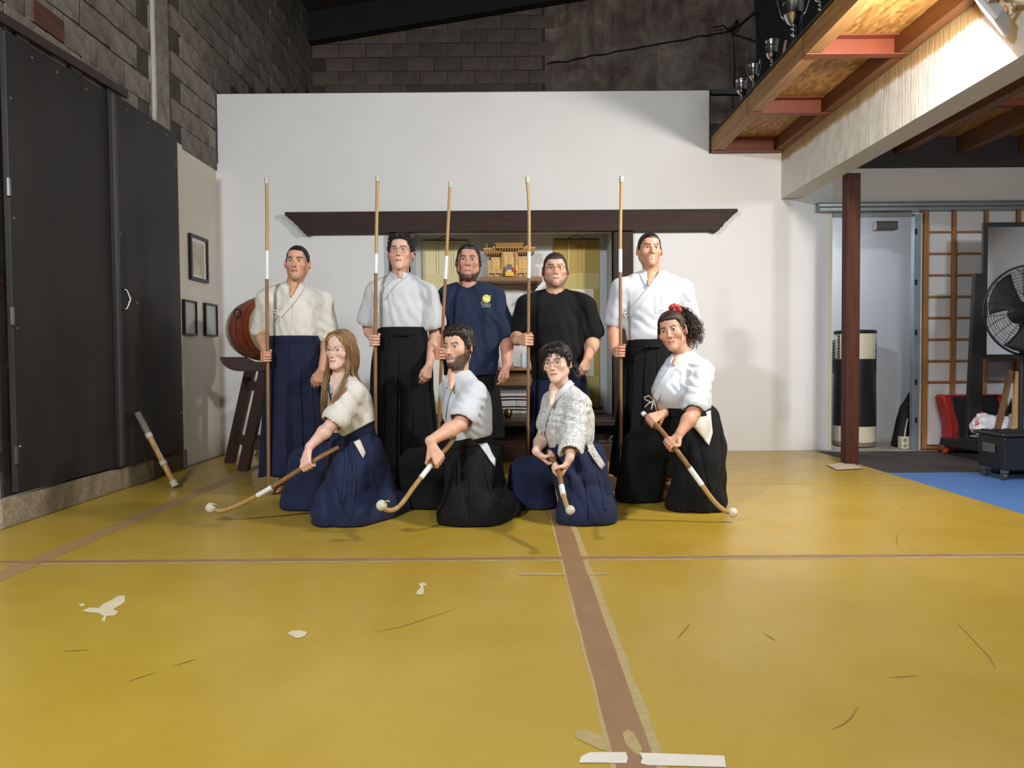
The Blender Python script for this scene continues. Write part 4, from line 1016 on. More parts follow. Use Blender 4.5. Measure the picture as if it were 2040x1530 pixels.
# bag and socket block
q0_ = WZ(1800, 888)
def lump(name, mt, pts, parent, seed=0, amp=.02, n=20, m_=14):
    """soft bag: ellipsoid chain skinned as a lofted tube"""
    mb = MB(); P = []
    for c, (rx, ry) in pts:
        P.append([(c[0] + rx * math.cos(2 * PI * j / n) + amp * mnoise.noise(Vector((j * .9, c[2] * 9 + seed, 1))), c[1] + ry * math.sin(2 * PI * j / n) + amp * mnoise.noise(Vector((j * .7, c[2] * 8 + seed, 5))), c[2]) for j in range(n)])
    mb.grid(P, closed=True); k = len(P)
    mb.f += [tuple(range(n))[::-1], tuple((k - 1) * n + j for j in range(n))]
    return mb.build(name, mt, parent, smooth=60)
d_ = 7.95
def at(px, py): return W(px, py, d_)
gb = thing('gear_bag', 'slim black bag leaning on the steel upright inside the doorway', 'bag', (at(1800, 890)[0], d_, 0))
lump('bag_body', mat('black_nylon', (22, 22, 24), .7, .1, 20), [((at(1796, 0)[0], d_, .006), (.04, .05)), ((at(1798, 0)[0], d_, .02), (.075, .07)), ((at(1803, 0)[0], d_, .12), (.075, .07)), ((at(1808, 0)[0], d_, .28), (.07, .07)), ((at(1813, 0)[0], d_, .42), (.06, .06)), ((at(1818, 0)[0], d_, .5), (.03, .03)), ((at(1822, 0)[0], d_, .56), (.015, .015))], gb)
MB().tube([(at(1813, 0)[0] - .05, d_ - .07, .40), (at(1813, 0)[0] - .03, d_ - .09, .45), (at(1820, 0)[0], d_ - .07, .48)], .006, 6).build('strap', mat('bag_strap', (60, 60, 62), .6), gb, smooth=180)
q1_ = W(1796, 898, 7.72); q2_ = W(1820, 875, 7.72)
so = thing('socket_block', 'cream four-way socket block on the floor of the doorway', 'socket', ((q1_[0] + q2_[0]) / 2, 7.74, 0))
MB().box((q1_[0], 7.715, .004), (q1_[0] + .125, 7.80, .125)).build('casing', mat('cream_plastic', (226, 218, 196), .4), so, bevel=.006)
for i in (0, 1):
    for j in (0, 1):
        c = (q1_[0] + .033 + .058 * i, 7.7145, .036 + .056 * j)
        MB().lathe([(.021, 0), (.021, .001), (.018, .001), (.017, -.004)], c, 16, (0, -1, 0)).build('socket', mat('socket_grey', (150, 144, 128), .5), so)
MB().tube([(q1_[0] + .05, 7.76, .12), (q1_[0] + .08, 7.8, .2), (q1_[0] + .12, 7.84, .3)], .008, 6).build('cord', mat('white_cord', (214, 208, 196), .5), so, smooth=180)
# folded rag on the mat by the post
rg = [(1645, 926), (1668, 921), (1700, 924), (1718, 934), (1690, 937), (1664, 934)]
P = []; a_, b_, c_, e_ = WZ(1645, 927), WZ(1690, 921), WZ(1722, 935), WZ(1668, 938)
for i in range(13):
    P.append([tuple((a_ * (1 - u) + b_ * u) * (1 - i / 12) + (e_ * (1 - u) + c_ * u) * (i / 12) + np.array([0, 0, .004 + .006 * abs(math.sin(i * 1.7))])) for u in np.linspace(0, 1, 10)])
tag(MB().grid(P).build('folded_rag', mat('beige_rag', (190, 178, 158), .9, .18, 40), smooth=30, solid=.003), 'crumpled pale rag on the mat at the foot of the brown post', 'rag')
# kick shield
kd = 7.5
ks = thing('kick_shield', 'curved red and black kick shield standing against the paper screen', 'kick shield', (W(1910, 900, kd)[0], kd, 0))
xl_ = [(1872, 789), (1878, 815), (1886, 845), (1886, 872), (1876, 901)]
pts = [W(a, b, kd) for a, b in xl_]; zK = [max(p[2], .003) for p in pts]
def shield(x_of, y0_, y1_, name, mt, wid):
    P = []
    for p, zz in zip(pts, zK):
        P.append([(p[0] + x_of, y0_, zz), (p[0] + x_of + wid, y0_, zz), (p[0] + x_of + wid, y1_, zz), (p[0] + x_of, y1_, zz)])
    mb = MB().grid(P, closed=True); mb.f += [(0, 1, 2, 3), tuple(range(len(P) * 4 - 4, len(P) * 4))]
    return mb.build(name, mt, ks, bevel=.012, smooth=40)
shield(0, kd - .06, kd + .10, 'red_side', mat('red_vinyl', (176, 44, 44), .4, .1), .085)
shield(.086, kd - .05, kd + .09, 'black_face', m_blkv, .44)
shield(.527, kd - .06, kd + .10, 'red_side', mat('red_vinyl', (176, 44, 44)), .085)
MB().box((pts[0][0] + .02, kd - .065, zK[0] - .005), (pts[0][0] + .60, kd + .1, zK[0] + .012)).build('red_top', mat('red_vinyl', (176, 44, 44)), ks, bevel=.008)
# mirror on a wheeled stand
md_ = 7.0
ml = W(1960, 443, md_); mbm = W(1960, 715, md_)
ms = thing('rolling_mirror', 'tall mirror in a black wheeled stand with orange casters', 'mirror', (ml[0] + .5, md_, 0))
m_blk = mat('matt_black_steel', (28, 27, 28), .5, .12, 8)
fw = .04; MW = 1.25
mb = MB(); mb.box((ml[0], md_, mbm[2]), (ml[0] + fw, md_ + .03, ml[2])); mb.box((ml[0] + MW - fw, md_, mbm[2]), (ml[0] + MW, md_ + .03, ml[2]))
mb.box((ml[0] + fw, md_, ml[2] - fw), (ml[0] + MW - fw, md_ + .03, ml[2])); mb.box((ml[0] + fw, md_, mbm[2]), (ml[0] + MW - fw, md_ + .03, mbm[2] + fw))
mb.build('frame', m_blk, ms)
t = NT('mirror_glass'); t.base((.86, .88, .87)); t.set('Metallic', 1.0); t.set('Roughness', .03)
t.bump(t.noise(t.mapping(), 1.5, 2), .02, .05)
MB().box((ml[0] + fw, md_ + .012, mbm[2] + fw), (ml[0] + MW - fw, md_ + .018, ml[2] - fw)).build('glass', t.m, ms)
u0 = W(1950, 545, md_); u1 = W(1928, 880, md_ + .02)
for xo in (0, MW + .02):
    MB().prism([(u0[0] - .045 + xo, md_ - .02, u0[2]), (u0[0] + .035 + xo, md_ - .02, u0[2]), (u0[0] + .035 + xo, md_ - .02, .17), (u0[0] - .10 + xo, md_ - .02, .17)], (0, .05, 0)).build('upright', m_blk, ms, bevel=.003)
    fa, fb = WZ(1872, 884, .12), WZ(1985, 902, .12)
    fa = np.array([u0[0] - .08 + xo, 7.38, .12]); fb = np.array([u0[0] - .04 + xo, 6.5, .12])
    MB().bar(fa, fb, .09, .07).build('foot', m_blk, ms, bevel=.004)
    for q in (fa + np.array([0, -.03, 0]), fb + np.array([0, .03, 0])):
        MB().box((q[0] - .035, q[1] - .03, .078), (q[0] + .035, q[1] + .03, .086)).build('caster_plate', m_screw, ms)
        for sx in (-1, 1): MB().prism([(q[0] + sx * .024, q[1] - .02, .078), (q[0] + sx * .024, q[1] + .02, .078), (q[0] + sx * .024, q[1] + .035, .03), (q[0] + sx * .024, q[1] + .015, .03)], (sx * .003, 0, 0)).build('caster_fork', m_screw, ms)
        MB().lathe([(.008, -.02), (.034, -.018), (.0375, -.008), (.0375, .008), (.034, .018), (.008, .02)], (q[0], q[1] + .02, .038), 20, (1, 0, 0)).build('caster_wheel', mat('orange_wheel', (214, 74, 36), .4, .05), ms, smooth=40)
MB().box((u0[0] - .10, md_ - .10, .155), (u0[0] + MW, md_ + .10, .185)).build('base_plate', m_blk, ms, bevel=.004)
# plastic bag bundle on the mirror's base
pbg = thing('plastic_bundle', 'crumpled white plastic bag with red print on the mirror stand base', 'bag', (W(1990, 850, 6.9)[0], 6.9, .187))
def plastic():
    t = NT('printed_plastic'); v = t.mapping(); t.base(t.ramp(t.noise(v, 9, 3, .5), [(.60, lin((222, 222, 228))), (.64, lin((200, 50, 44)))])); t.set('Roughness', .35); t.bump(t.noise(v, 30, 5), .8, .01); return t.m
def crumple(c, r, name, mt, parent, seed, amp=.35, sub=3):
    b = bmesh.new(); bmesh.ops.create_icosphere(b, subdivisions=sub, radius=1.0)
    for v in b.verts:
        k = 1 + amp * (mnoise.noise(v.co * 2.1 + Vector((seed, 0, 0))) + .5 * abs(mnoise.noise(v.co * 5 + Vector((seed, 3, 0)))))
        v.co = Vector((v.co.x * r[0] * k, v.co.y * r[1] * k, v.co.z * r[2] * k))
    lo_ = min(v.co.z for v in b.verts)
    for v in b.verts: v.co.z -= lo_
    me = bpy.data.meshes.new(name); b.to_mesh(me); b.free()
    me.materials.append(mt); me.shade_smooth(); me.set_sharp_from_angle(angle=.6)
    o = bpy.data.objects.new(name, me); COL.objects.link(o); o.parent = parent
    o.location = tuple(np.array(c) - (world_loc(parent) if parent else 0)); return o
cq = W(1985, 850, 6.85)
crumple((cq[0] - .08, 6.87, .187), (.12, .08, .10), 'white_bag', plastic(), pbg, 2)
crumple((cq[0] + .10, 6.85, .187), (.13, .08, .11), 'white_bag', plastic(), pbg, 7)
crumple((cq[0] - .06, 6.96, .30), (.06, .05, .06), 'red_bag', mat('red_plastic', (214, 66, 44), .4, .1), pbg, 4)
wz = W(1918, 862, 7.2)
tag(crumple((wz[0] + .03, 6.98, .187), (.09, .03, .018), 'scrap_paper', mat('white_paper', (236, 234, 228)), None, 5, .3, 2), 'torn white paper scrap on the black mirror stand base', 'paper')
# boards leaning behind
bw_ = thing('leaning_board', 'wide pale plywood board leaning behind the black box', 'board', (W(2025, 860, 6.75)[0], 6.75, 0))
pA, pB = W(2005, 860, 6.72), W(2020, 740, 6.85)
MB().prism([(pA[0], 6.66, .19), (pA[0] + .35, 6.66, .19), (pA[0] + .38, 6.82, pB[2] + .02), (pB[0], 6.82, pB[2])], (0, .018, 0)).build('panel', wood('pale_plywood', (176, 132, 78), (206, 164, 106), 2, .5, 6), bw_)
b2 = thing('leaning_plank', 'narrow brown plank leaning left of the pale plywood board', 'plank', (W(1995, 860, 6.8)[0], 6.8, .19))
pA, pB = W(1982, 828, 6.80), W(2010, 738, 6.86)
MB().bar((pA[0] - .02, 6.76, .19), (pB[0] + .01, 6.85, pB[2]), .05, .018, up=(0, 1, 0)).build('plank', wood('weathered_plank', (104, 74, 46), (142, 106, 70), 2, .6, 6), b2)
MB().prism([(pA[0] + .0, 6.775, .19), (pA[0] + .14, 6.775, .19), (pB[0] + .03, 6.86, pB[2] - .25)], (0, .01, 0)).build('black_cloth', mat('black_nylon', (22, 22, 24)), b2)
# black wheeled box
bx = thing('rolling_box', 'black plastic storage box on small casters at the right edge', 'box', (W(2040, 960, 5.9)[0], 5.95, 0))
zl0 = W(2000, 950, 5.72)[2]; x0_ = W(1990, 900, 5.75)[0]; zt_b = W(2000, 862, 5.75)[2]
MB().prism([(x0_ + .02, 5.72, .075), (x0_ + .62, 5.72, .075), (x0_ + .64, 5.70, zt_b - .03), (x0_, 5.70, zt_b - .03)], (0, .32, 0)).build('tub', mat('black_plastic', (30, 31, 34), .4, .1, 5), bx, bevel=.015)
MB().box((x0_ - .02, 5.68, zt_b - .03), (x0_ + .66, 6.05, zt_b)).build('lid', mat('black_plastic', (30, 31, 34)), bx, bevel=.012)
for k in range(4): MB().box((x0_ + .03 + .09 * k, 5.70, zt_b), (x0_ + .07 + .09 * k, 6.03, zt_b + .006)).build('lid_rib', mat('black_plastic', (30, 31, 34)), bx, bevel=.002)
MB().box((x0_ - .004, 5.80, zt_b - .16), (x0_ + .004, 5.95, zt_b - .09)).build('side_handle', mat('grey_plastic', (88, 88, 92), .5), bx, bevel=.004)
for xx in (x0_ + .05, x0_ + .55):
    for yy in (5.76, 5.99):
        MB().box((xx - .02, yy - .02, .055), (xx + .02, yy + .02, .076)).build('caster_fork', m_screw, bx)
        MB().lathe([(.006, -.014), (.028, -.013), (.03, 0), (.028, .013), (.006, .014)], (xx, yy + .01, .030), 16, (1, 0, 0)).build('caster_wheel', mat('grey_wheel', (70, 68, 70), .5), bx, smooth=40)
# pedestal fan
fc = W(2056, 619, 5.98); fr_ = .355
fn = thing('pedestal_fan', 'large black wire-guard fan on a pedestal before the mirror', 'fan', (fc[0], 6.2, 0))
m_wire = mat('black_wire', (26, 26, 28), .4, .05, metal=.5)
ax_f = np.array([-.12, -.99, .05]); ax_f /= np.linalg.norm(ax_f)
qf = Vector((0, 0, 1)).rotation_difference(Vector(ax_f))
def fp(r, a, h): return np.array(fc) + np.array(qf @ Vector((r * math.cos(a), r * math.sin(a), h)))
def dome(r, front): return (.075 if front else -.085) * math.sqrt(max(0, 1 - (r / fr_) ** 2 * .97))
for front in (True, False):
    mb = MB()
    for k in range(24 if front else 12):
        r = .075 + (fr_ - .08) * k / (23 if front else 11)
        mb.tube([fp(r, a, dome(r, front)) for a in np.linspace(0, 2 * PI, 49)], .0017, 4, caps=False)
    o = mb.build('guard_rings', m_wire, fn, smooth=180); o['kind'] = 'stuff'
    for k in range(12):
        a0 = 2 * PI * k / 12
        MB().tube([fp(r, a0 + (.25 * (r / fr_) ** 2 if front else 0), dome(r, front) + (.002 if front else -.002)) for r in np.linspace(.05, fr_, 10)], .0026, 4).build('guard_spoke', m_wire, fn, smooth=180)
MB().tube([fp(fr_, a, 0) for a in np.linspace(0, 2 * PI, 65)], .008, 8, caps=False).build('guard_rim', m_wire, fn, smooth=180)
MB().lathe([(.001, .082), (.06, .080), (.075, .072), (.075, .064)], fc, 28, ax_f, cap=False).build('badge', m_blk, fn, smooth=40)
for k in range(3):
    a0 = 2 * PI * k / 3 + .4; P = []
    for r in np.linspace(.05, fr_ - .03, 9):
        w_ = .35 + .30 * (r / fr_)
        P.append([fp(r, a0 + s_ * w_, .03 * s_ - .005) for s_ in np.linspace(-1, 1, 9)])
    MB().grid(P).build('blade', mat('dark_blade', (22, 21, 21), .6, .05), fn, smooth=180, solid=.002)
MB().lathe([(.055, .03), (.06, -.02), (.085, -.07), (.085, -.2), (.06, -.23)], fc, 24, ax_f).build('motor', m_blk, fn, smooth=40)
pm = fp(0, 0, -.14)
MB().tube([(pm[0], pm[1], pm[2]), (pm[0], pm[1], .03)], .02, 12).build('pole', m_blk, fn, smooth=40)
MB().box((pm[0] - .2, pm[1] - .04, .0), (pm[0] + .2, pm[1] + .06, .04)).build('base', m_blk, fn, bevel=.01)
# ------------------------------------------------------------------ implicit-surface toolkit for bodies and cloth
f32 = np.float32
def nv(v): v = np.array(v, float); return v / (np.linalg.norm(v) + 1e-12)
class Field:
    def __init__(s, lo, hi, h):
        s.lo = np.array(lo, float); s.h = h
        n = np.ceil((np.array(hi) - s.lo) / h).astype(int) + 2
        s.n = n
        s.ax = [(s.lo[i] + np.arange(n[i]) * h).astype(f32) for i in range(3)]
        s.f = np.full(tuple(n), 0.5, f32)
    def win(s, lo, hi):
        a = np.clip(np.floor((np.array(lo) - s.lo) / s.h).astype(int), 0, s.n)
        b = np.clip(np.ceil((np.array(hi) - s.lo) / s.h).astype(int) + 1, 0, s.n)
        if (b <= a).any(): return None
        sl = tuple(slice(a[i], b[i]) for i in range(3))
        X = s.ax[0][sl[0]][:, None, None]; Y = s.ax[1][sl[1]][None, :, None]; Z = s.ax[2][sl[2]][None, None, :]
        return sl, X, Y, Z
    def _comb(s, sl, d, k, mode):
        a = s.f[sl]
        if mode == 'sub': d = -d; 
        if mode == 'add':
            if k > 0:
                h = np.maximum(k - np.abs(a - d), 0) / k; r = np.minimum(a, d) - h * h * k * 0.25
            else: r = np.minimum(a, d)
        else:
            if k > 0:
                h = np.maximum(k - np.abs(a - d), 0) / k; r = np.maximum(a, d) + h * h * k * 0.25
            else: r = np.maximum(a, d)
        s.f[sl] = r
    def cone(s, a, b, ra, rb, k=0.02, flat=None, ratio=1.0, mode='add'):
        """round cone a->b; flat: direction squashed to ratio"""
        a, b = np.array(a, float), np.array(b, float); R = max(ra, rb) + k + 2.5 * s.h
        w = s.win(np.minimum(a, b) - R, np.maximum(a, b) + R)
        if w is None: return s
        sl, X, Y, Z = w
        ba = b - a; L2 = float(ba @ ba) + 1e-12
        px, py, pz = X - f32(a[0]), Y - f32(a[1]), Z - f32(a[2])
        t = np.clip((px * f32(ba[0]) + py * f32(ba[1]) + pz * f32(ba[2])) / f32(L2), 0, 1)
        qx, qy, qz = px - t * f32(ba[0]), py - t * f32(ba[1]), pz - t * f32(ba[2])
        q2 = qx * qx + qy * qy + qz * qz
        r = f32(ra) + t * f32(rb - ra)
        if flat is not None:
            u = nv(flat); c = qx * f32(u[0]) + qy * f32(u[1]) + qz * f32(u[2])
            q2 = q2 + c * c * f32(1 / ratio ** 2 - 1)
            d = (np.sqrt(q2) - r) * f32(0.5 * (1 + ratio))
        else: d = np.sqrt(q2) - r
        s._comb(sl, d, k, mode); return s
    def ell(s, c, r, k=0.01, M=None, mode='add'):
        c, r = np.array(c, float), np.array(r, float); R = r.max() + k + 2.5 * s.h
        w = s.win(c - R, c + R)
        if w is None: return s
        sl, X, Y, Z = w
        p = [X - f32(c[0]), Y - f32(c[1]), Z - f32(c[2])]
        if M is not None: p = [p[0] * f32(M[i][0]) + p[1] * f32(M[i][1]) + p[2] * f32(M[i][2]) for i in range(3)]
        k0 = np.sqrt((p[0] / f32(r[0])) ** 2 + (p[1] / f32(r[1])) ** 2 + (p[2] / f32(r[2])) ** 2)
        k1 = np.sqrt((p[0] / f32(r[0] ** 2)) ** 2 + (p[1] / f32(r[1] ** 2)) ** 2 + (p[2] / f32(r[2] ** 2)) ** 2) + f32(1e-6)
        s._comb(sl, k0 * (k0 - 1) / k1, k, mode); return s
    def chain(s, pts, k=0.02, flat=None, ratio=1.0, mode='add'):
        for (a, ra), (b, rb) in zip(pts[:-1], pts[1:]): s.cone(a, b, ra, rb, k, flat, ratio, mode)
        return s
    def disp(s, fn, band=0.05):
        X = s.ax[0][:, None, None]; Y = s.ax[1][None, :, None]; Z = s.ax[2][None, None, :]
        s.f += fn(X, Y, Z).astype(f32); return s
    def cut(s, fn):
        X = s.ax[0][:, None, None]; Y = s.ax[1][None, :, None]; Z = s.ax[2][None, None, :]
        s.f = np.maximum(s.f, fn(X, Y, Z).astype(f32)); return s
    def val(s, p):
        q = (np.array(p) - s.lo) / s.h; i = np.clip(np.floor(q).astype(int), 0, s.n - 2); t = np.clip(q - i, 0, 1)
        v = 0.0
        for dx in (0, 1):
            for dy in (0, 1):
                for dz in (0, 1):
                    v += s.f[i[0] + dx, i[1] + dy, i[2] + dz] * (t[0] if dx else 1 - t[0]) * (t[1] if dy else 1 - t[1]) * (t[2] if dz else 1 - t[2])
        return float(v)
    def grad(s, p):
        p = np.array(p); e = s.h
        return nv([s.val(p + d) - s.val(p - d) for d in (np.array([e, 0, 0]), np.array([0, e, 0]), np.array([0, 0, e]))])
    def hit(s, px, py, off=0.0):
        """first surface point under pixel (px, py)"""
        hi = s.lo + (s.n - 1) * s.h
        v = ray(px, py); v = v / v[1]; o = np.array([0, 0, CAMZ]); prev = None
        for y in np.arange(s.lo[1], hi[1], s.h):
            p = o + v * y
            if (p < s.lo).any() or (p > hi).any(): prev = None; continue
            f = s.val(p)
            if f < 0:
                if prev is not None:
                    t = prev[1] / (prev[1] - f); p = prev[0] + (p - prev[0]) * t
                g = s.grad(p); return p + g * off, g
            prev = (p, f)
        return None, None
    def mesh(s, smooth=1):
        f = s.f; S = f < 0; n = np.array(f.shape)
        cnt = np.zeros(tuple(n - 1), np.int8)
        for dx in (0, 1):
            for dy in (0, 1):
                for dz in (0, 1): cnt += S[dx:n[0] - 1 + dx, dy:n[1] - 1 + dy, dz:n[2] - 1 + dz]
        act = (cnt > 0) & (cnt < 8)
        idx = np.argwhere(act); vid = np.full(act.shape, -1, np.int32); vid[act] = np.arange(len(idx))
        C = [(0, 0, 0), (1, 0, 0), (0, 1, 0), (1, 1, 0), (0, 0, 1), (1, 0, 1), (0, 1, 1), (1, 1, 1)]
        V = [f[idx[:, 0] + c[0], idx[:, 1] + c[1], idx[:, 2] + c[2]] for c in C]
        E = [(0, 1), (2, 3), (4, 5), (6, 7), (0, 2), (1, 3), (4, 6), (5, 7), (0, 4), (1, 5), (2, 6), (3, 7)]
        acc = np.zeros((len(idx), 3)); num = np.zeros(len(idx))
        for a, b in E:
            m = (V[a] < 0) != (V[b] < 0); t = np.where(m, V[a] / (V[a] - V[b] + 1e-20), 0)
            ca, cb = np.array(C[a], float), np.array(C[b], float)
            acc += m[:, None] * (ca + t[:, None] * (cb - ca)); num += m
        verts = (idx + acc / np.maximum(num, 1)[:, None]) * s.h + s.lo
        quads = []
        for ax in range(3):
            b, c = (ax + 1) % 3, (ax + 2) % 3
            sl0 = [slice(1, -1)] * 3; sl1 = [slice(1, -1)] * 3
            sl0[ax] = slice(0, -1); sl1[ax] = slice(1, None)
            s0, s1 = S[tuple(sl0)], S[tuple(sl1)]
            for inside_first in (True, False):
                e = np.argwhere(s0 & ~s1 if inside_first else ~s0 & s1)
                if not len(e): continue
                o = np.ones(3, int); o[ax] = 0
                e = e + o
                q = []
                for (db, dc) in ((-1, -1), (0, -1), (0, 0), (-1, 0)):
                    g = e.copy(); g[:, b] += db; g[:, c] += dc
                    q.append(vid[np.clip(g[:, 0], 0, act.shape[0] - 1), np.clip(g[:, 1], 0, act.shape[1] - 1), np.clip(g[:, 2], 0, act.shape[2] - 1)])
                q = np.stack(q, 1)
                quads.append(q if inside_first else q[:, ::-1])
        quads = np.concatenate(quads) if quads else np.zeros((0, 4), int)
        quads = quads[(quads >= 0).all(1)]
        for _ in range(smooth): verts = lap(verts, quads)
        return verts, quads
def lap(v, q, fac=0.5):
    acc = np.zeros_like(v); num = np.zeros(len(v))
    for i in range(4):
        a, b = q[:, i], q[:, (i + 1) % 4]
        for x, y in ((a, b), (b, a)):
            for c in range(3): acc[:, c] += np.bincount(x, v[y, c], len(v))
            num += np.bincount(x, minlength=len(v))
    m = num > 0
    out = v.copy(); out[m] = v[m] * (1 - fac) + fac * acc[m] / num[m][:, None]; return out
def np_mesh(name, parts, o0, cols=None):
    """parts: list of (verts, quads); cols: list of per-vertex rgb"""
    vs, qs, off = [], [], 0
    for v, q in parts: vs.append(v - np.array(o0)); qs.append(q + off); off += len(v)
    v = np.concatenate(vs).astype(f32); q = np.concatenate(qs).astype(np.int32)
    me = bpy.data.meshes.new(name)
    me.vertices.add(len(v)); me.vertices.foreach_set('co', v.ravel())
    me.loops.add(q.size); me.loops.foreach_set('vertex_index', q.ravel())
    me.polygons.add(len(q)); me.polygons.foreach_set('loop_start', np.arange(0, q.size, 4, dtype=np.int32))
    me.polygons.foreach_set('loop_total', np.full(len(q), 4, np.int32))
    me.update(calc_edges=True); me.validate()
    if cols is not None:
        c = np.concatenate(cols); c = np.concatenate([c, np.ones((len(c), 1))], 1).astype(f32)
        at = me.color_attributes.new('tint', 'FLOAT_COLOR', 'POINT'); at.data.foreach_set('color', c.ravel())
    me.shade_smooth()
    return me
def waves(seed, wl, n=5, stretch=(1, 1, 1)):
    """cheap smooth pseudo-noise: sum of warped sines"""
    r = np.random.RandomState(seed); A = r.normal(size=(n, 3)); A /= np.linalg.norm(A, axis=1)[:, None]
    A = A * np.array(stretch)[None] * (2 * PI / wl) * r.uniform(.7, 1.4, (n, 1)); ph = r.uniform(0, 6.28, n)
    def fn(X, Y, Z):
        o = 0
        for i in range(n): o = o + np.sin(f32(A[i, 0]) * X + f32(A[i, 1]) * Y + f32(A[i, 2]) * Z + f32(ph[i]))
        return o / n
    return fn
def sst(a, b, x): t = np.clip((x - a) / (b - a), 0, 1); return t * t * (3 - 2 * t)
def frame_mat(yaw, pitch, roll):
    """head axes: columns image-right, back, up.  yaw>0 turns the face to image right; roll>0 leans the crown to image right; pitch>0 raises the chin"""
    M = Matrix.Rotation(yaw, 3, 'Z') @ Matrix.Rotation(-pitch, 3, 'X') @ Matrix.Rotation(roll, 3, 'Y')
    return np.array(M)
def ribbon(mb, pts, nrms, width, thick):
    """strip with thickness along pts, lying on surface normals"""
    k = len(pts); P = []
    for i in range(k):
        t = nv(np.array(pts[min(i + 1, k - 1)]) - np.array(pts[max(i - 1, 0)])); n_ = nv(nrms[i]); b = nv(np.cross(t, n_))
        w = width[i] if hasattr(width, '__len__') else width
        c = np.array(pts[i])
        P.append([c - b * w / 2 - n_ * thick / 2, c + b * w / 2 - n_ * thick / 2, c + b * w / 2 * .96 + n_ * thick / 2, c - b * w / 2 * .96 + n_ * thick / 2])
    mb.grid(P, closed=True); o = len(mb.v) - 4 * k
    mb.f += [(o, o + 3, o + 2, o + 1), (o + 4 * k - 4, o + 4 * k - 3, o + 4 * k - 2, o + 4 * k - 1)]
    return mb
def resample(pts, n):
    pts = [np.array(p, float) for p in pts]
    d = np.concatenate([[0], np.cumsum([np.linalg.norm(b - a) for a, b in zip(pts[:-1], pts[1:])])])
    t = np.linspace(0, d[-1], n); P = np.array(pts)
    # Catmull-Rom through the points
    out = []
    for x in t:
        i = min(max(np.searchsorted(d, x) - 1, 0), len(pts) - 2); u = (x - d[i]) / (d[i + 1] - d[i] + 1e-12)
        p0, p1, p2, p3 = P[max(i - 1, 0)], P[i], P[i + 1], P[min(i + 2, len(P) - 1)]
        out.append(0.5 * (2 * p1 + (p2 - p0) * u + (2 * p0 - 5 * p1 + 4 * p2 - p3) * u * u + (3 * p1 - p0 - 3 * p2 + p3) * u ** 3))
    return out

# ------------------------------------------------------------------ heads
def skin_mat():
    t = NT('skin'); a = t.n('ShaderNodeVertexColor'); a.layer_name = 'tint'
    v = t.mapping(); n_ = t.ramp(t.noise(v, 45, 4), [(.3, (.93, .90, .89)), (.7, (1.04, 1.04, 1.04))])
    t.base(t.mix(1.0, a.outputs[0], n_, 'MULTIPLY')); t.set('Roughness', .48); t.set('Specular IOR Level', .4)
    t.bump(t.noise(v, 400, 2), .06, .001); return t.m
m_skin = skin_mat()
def hair_mat(name, rgb, light=1.6, rough=.45):
    t = NT(name); c = lin(rgb); v = t.mapping((1, 1, .25))
    t.base(t.ramp(t.noise(v, 90, 4, .6), [(.3, sc3(c, .6)), (.72, sc3(c, light))])); t.set('Roughness', rough); t.set('Specular IOR Level', .5)
    t.bump(t.noise(t.mapping((1, 1, .3)), 160, 3), .6, .004); return t.m
m_eye = mat('eye_white', (206, 200, 194), .2, .02); m_iris = mat('iris', (40, 28, 22), .15, .1)
m_wire_gl = mat('glasses_wire', (120, 104, 90), .3, .05, metal=.8)

def skull(f, H):
    w = H.get('w', 1.0); jw = H.get('jaw', 1.0); fl = H.get('long', 1.0); fat = H.get('fat', 0.0); chin = -.121 * fl
    f.ell((0, .014, .026), (.074 * w, .098, .086), .01)
    f.ell((0, -.022, -.040), (.058 * w + fat * .5, .066, .078 * fl), .035)
    for sx in (-1, 1):
        f.cone((sx * .054 * jw * w, .006, -.055 * fl), (sx * .014, -.072, chin + .016), .016 + fat, .015 + fat * .6, .028)
        f.cone((sx * .056 * w, .012, -.01), (sx * .054 * jw * w, .006, -.06 * fl), .018, .016 + fat, .03)
        f.ell((sx * .043 * w, -.058, -.024), (.021 + fat * .4, .020, .017), .03)
        f.cone((sx * .012, -.084, .017), (sx * .046, -.069, .016), .0085 - .003 * H.get('soft', 0), .007 - .002 * H.get('soft', 0), .014)
    f.ell((0, -.079, chin + .013), (.017, .015, .015), .02)
    f.ell((0, -.062, .050), (.048, .022, .032), .02)

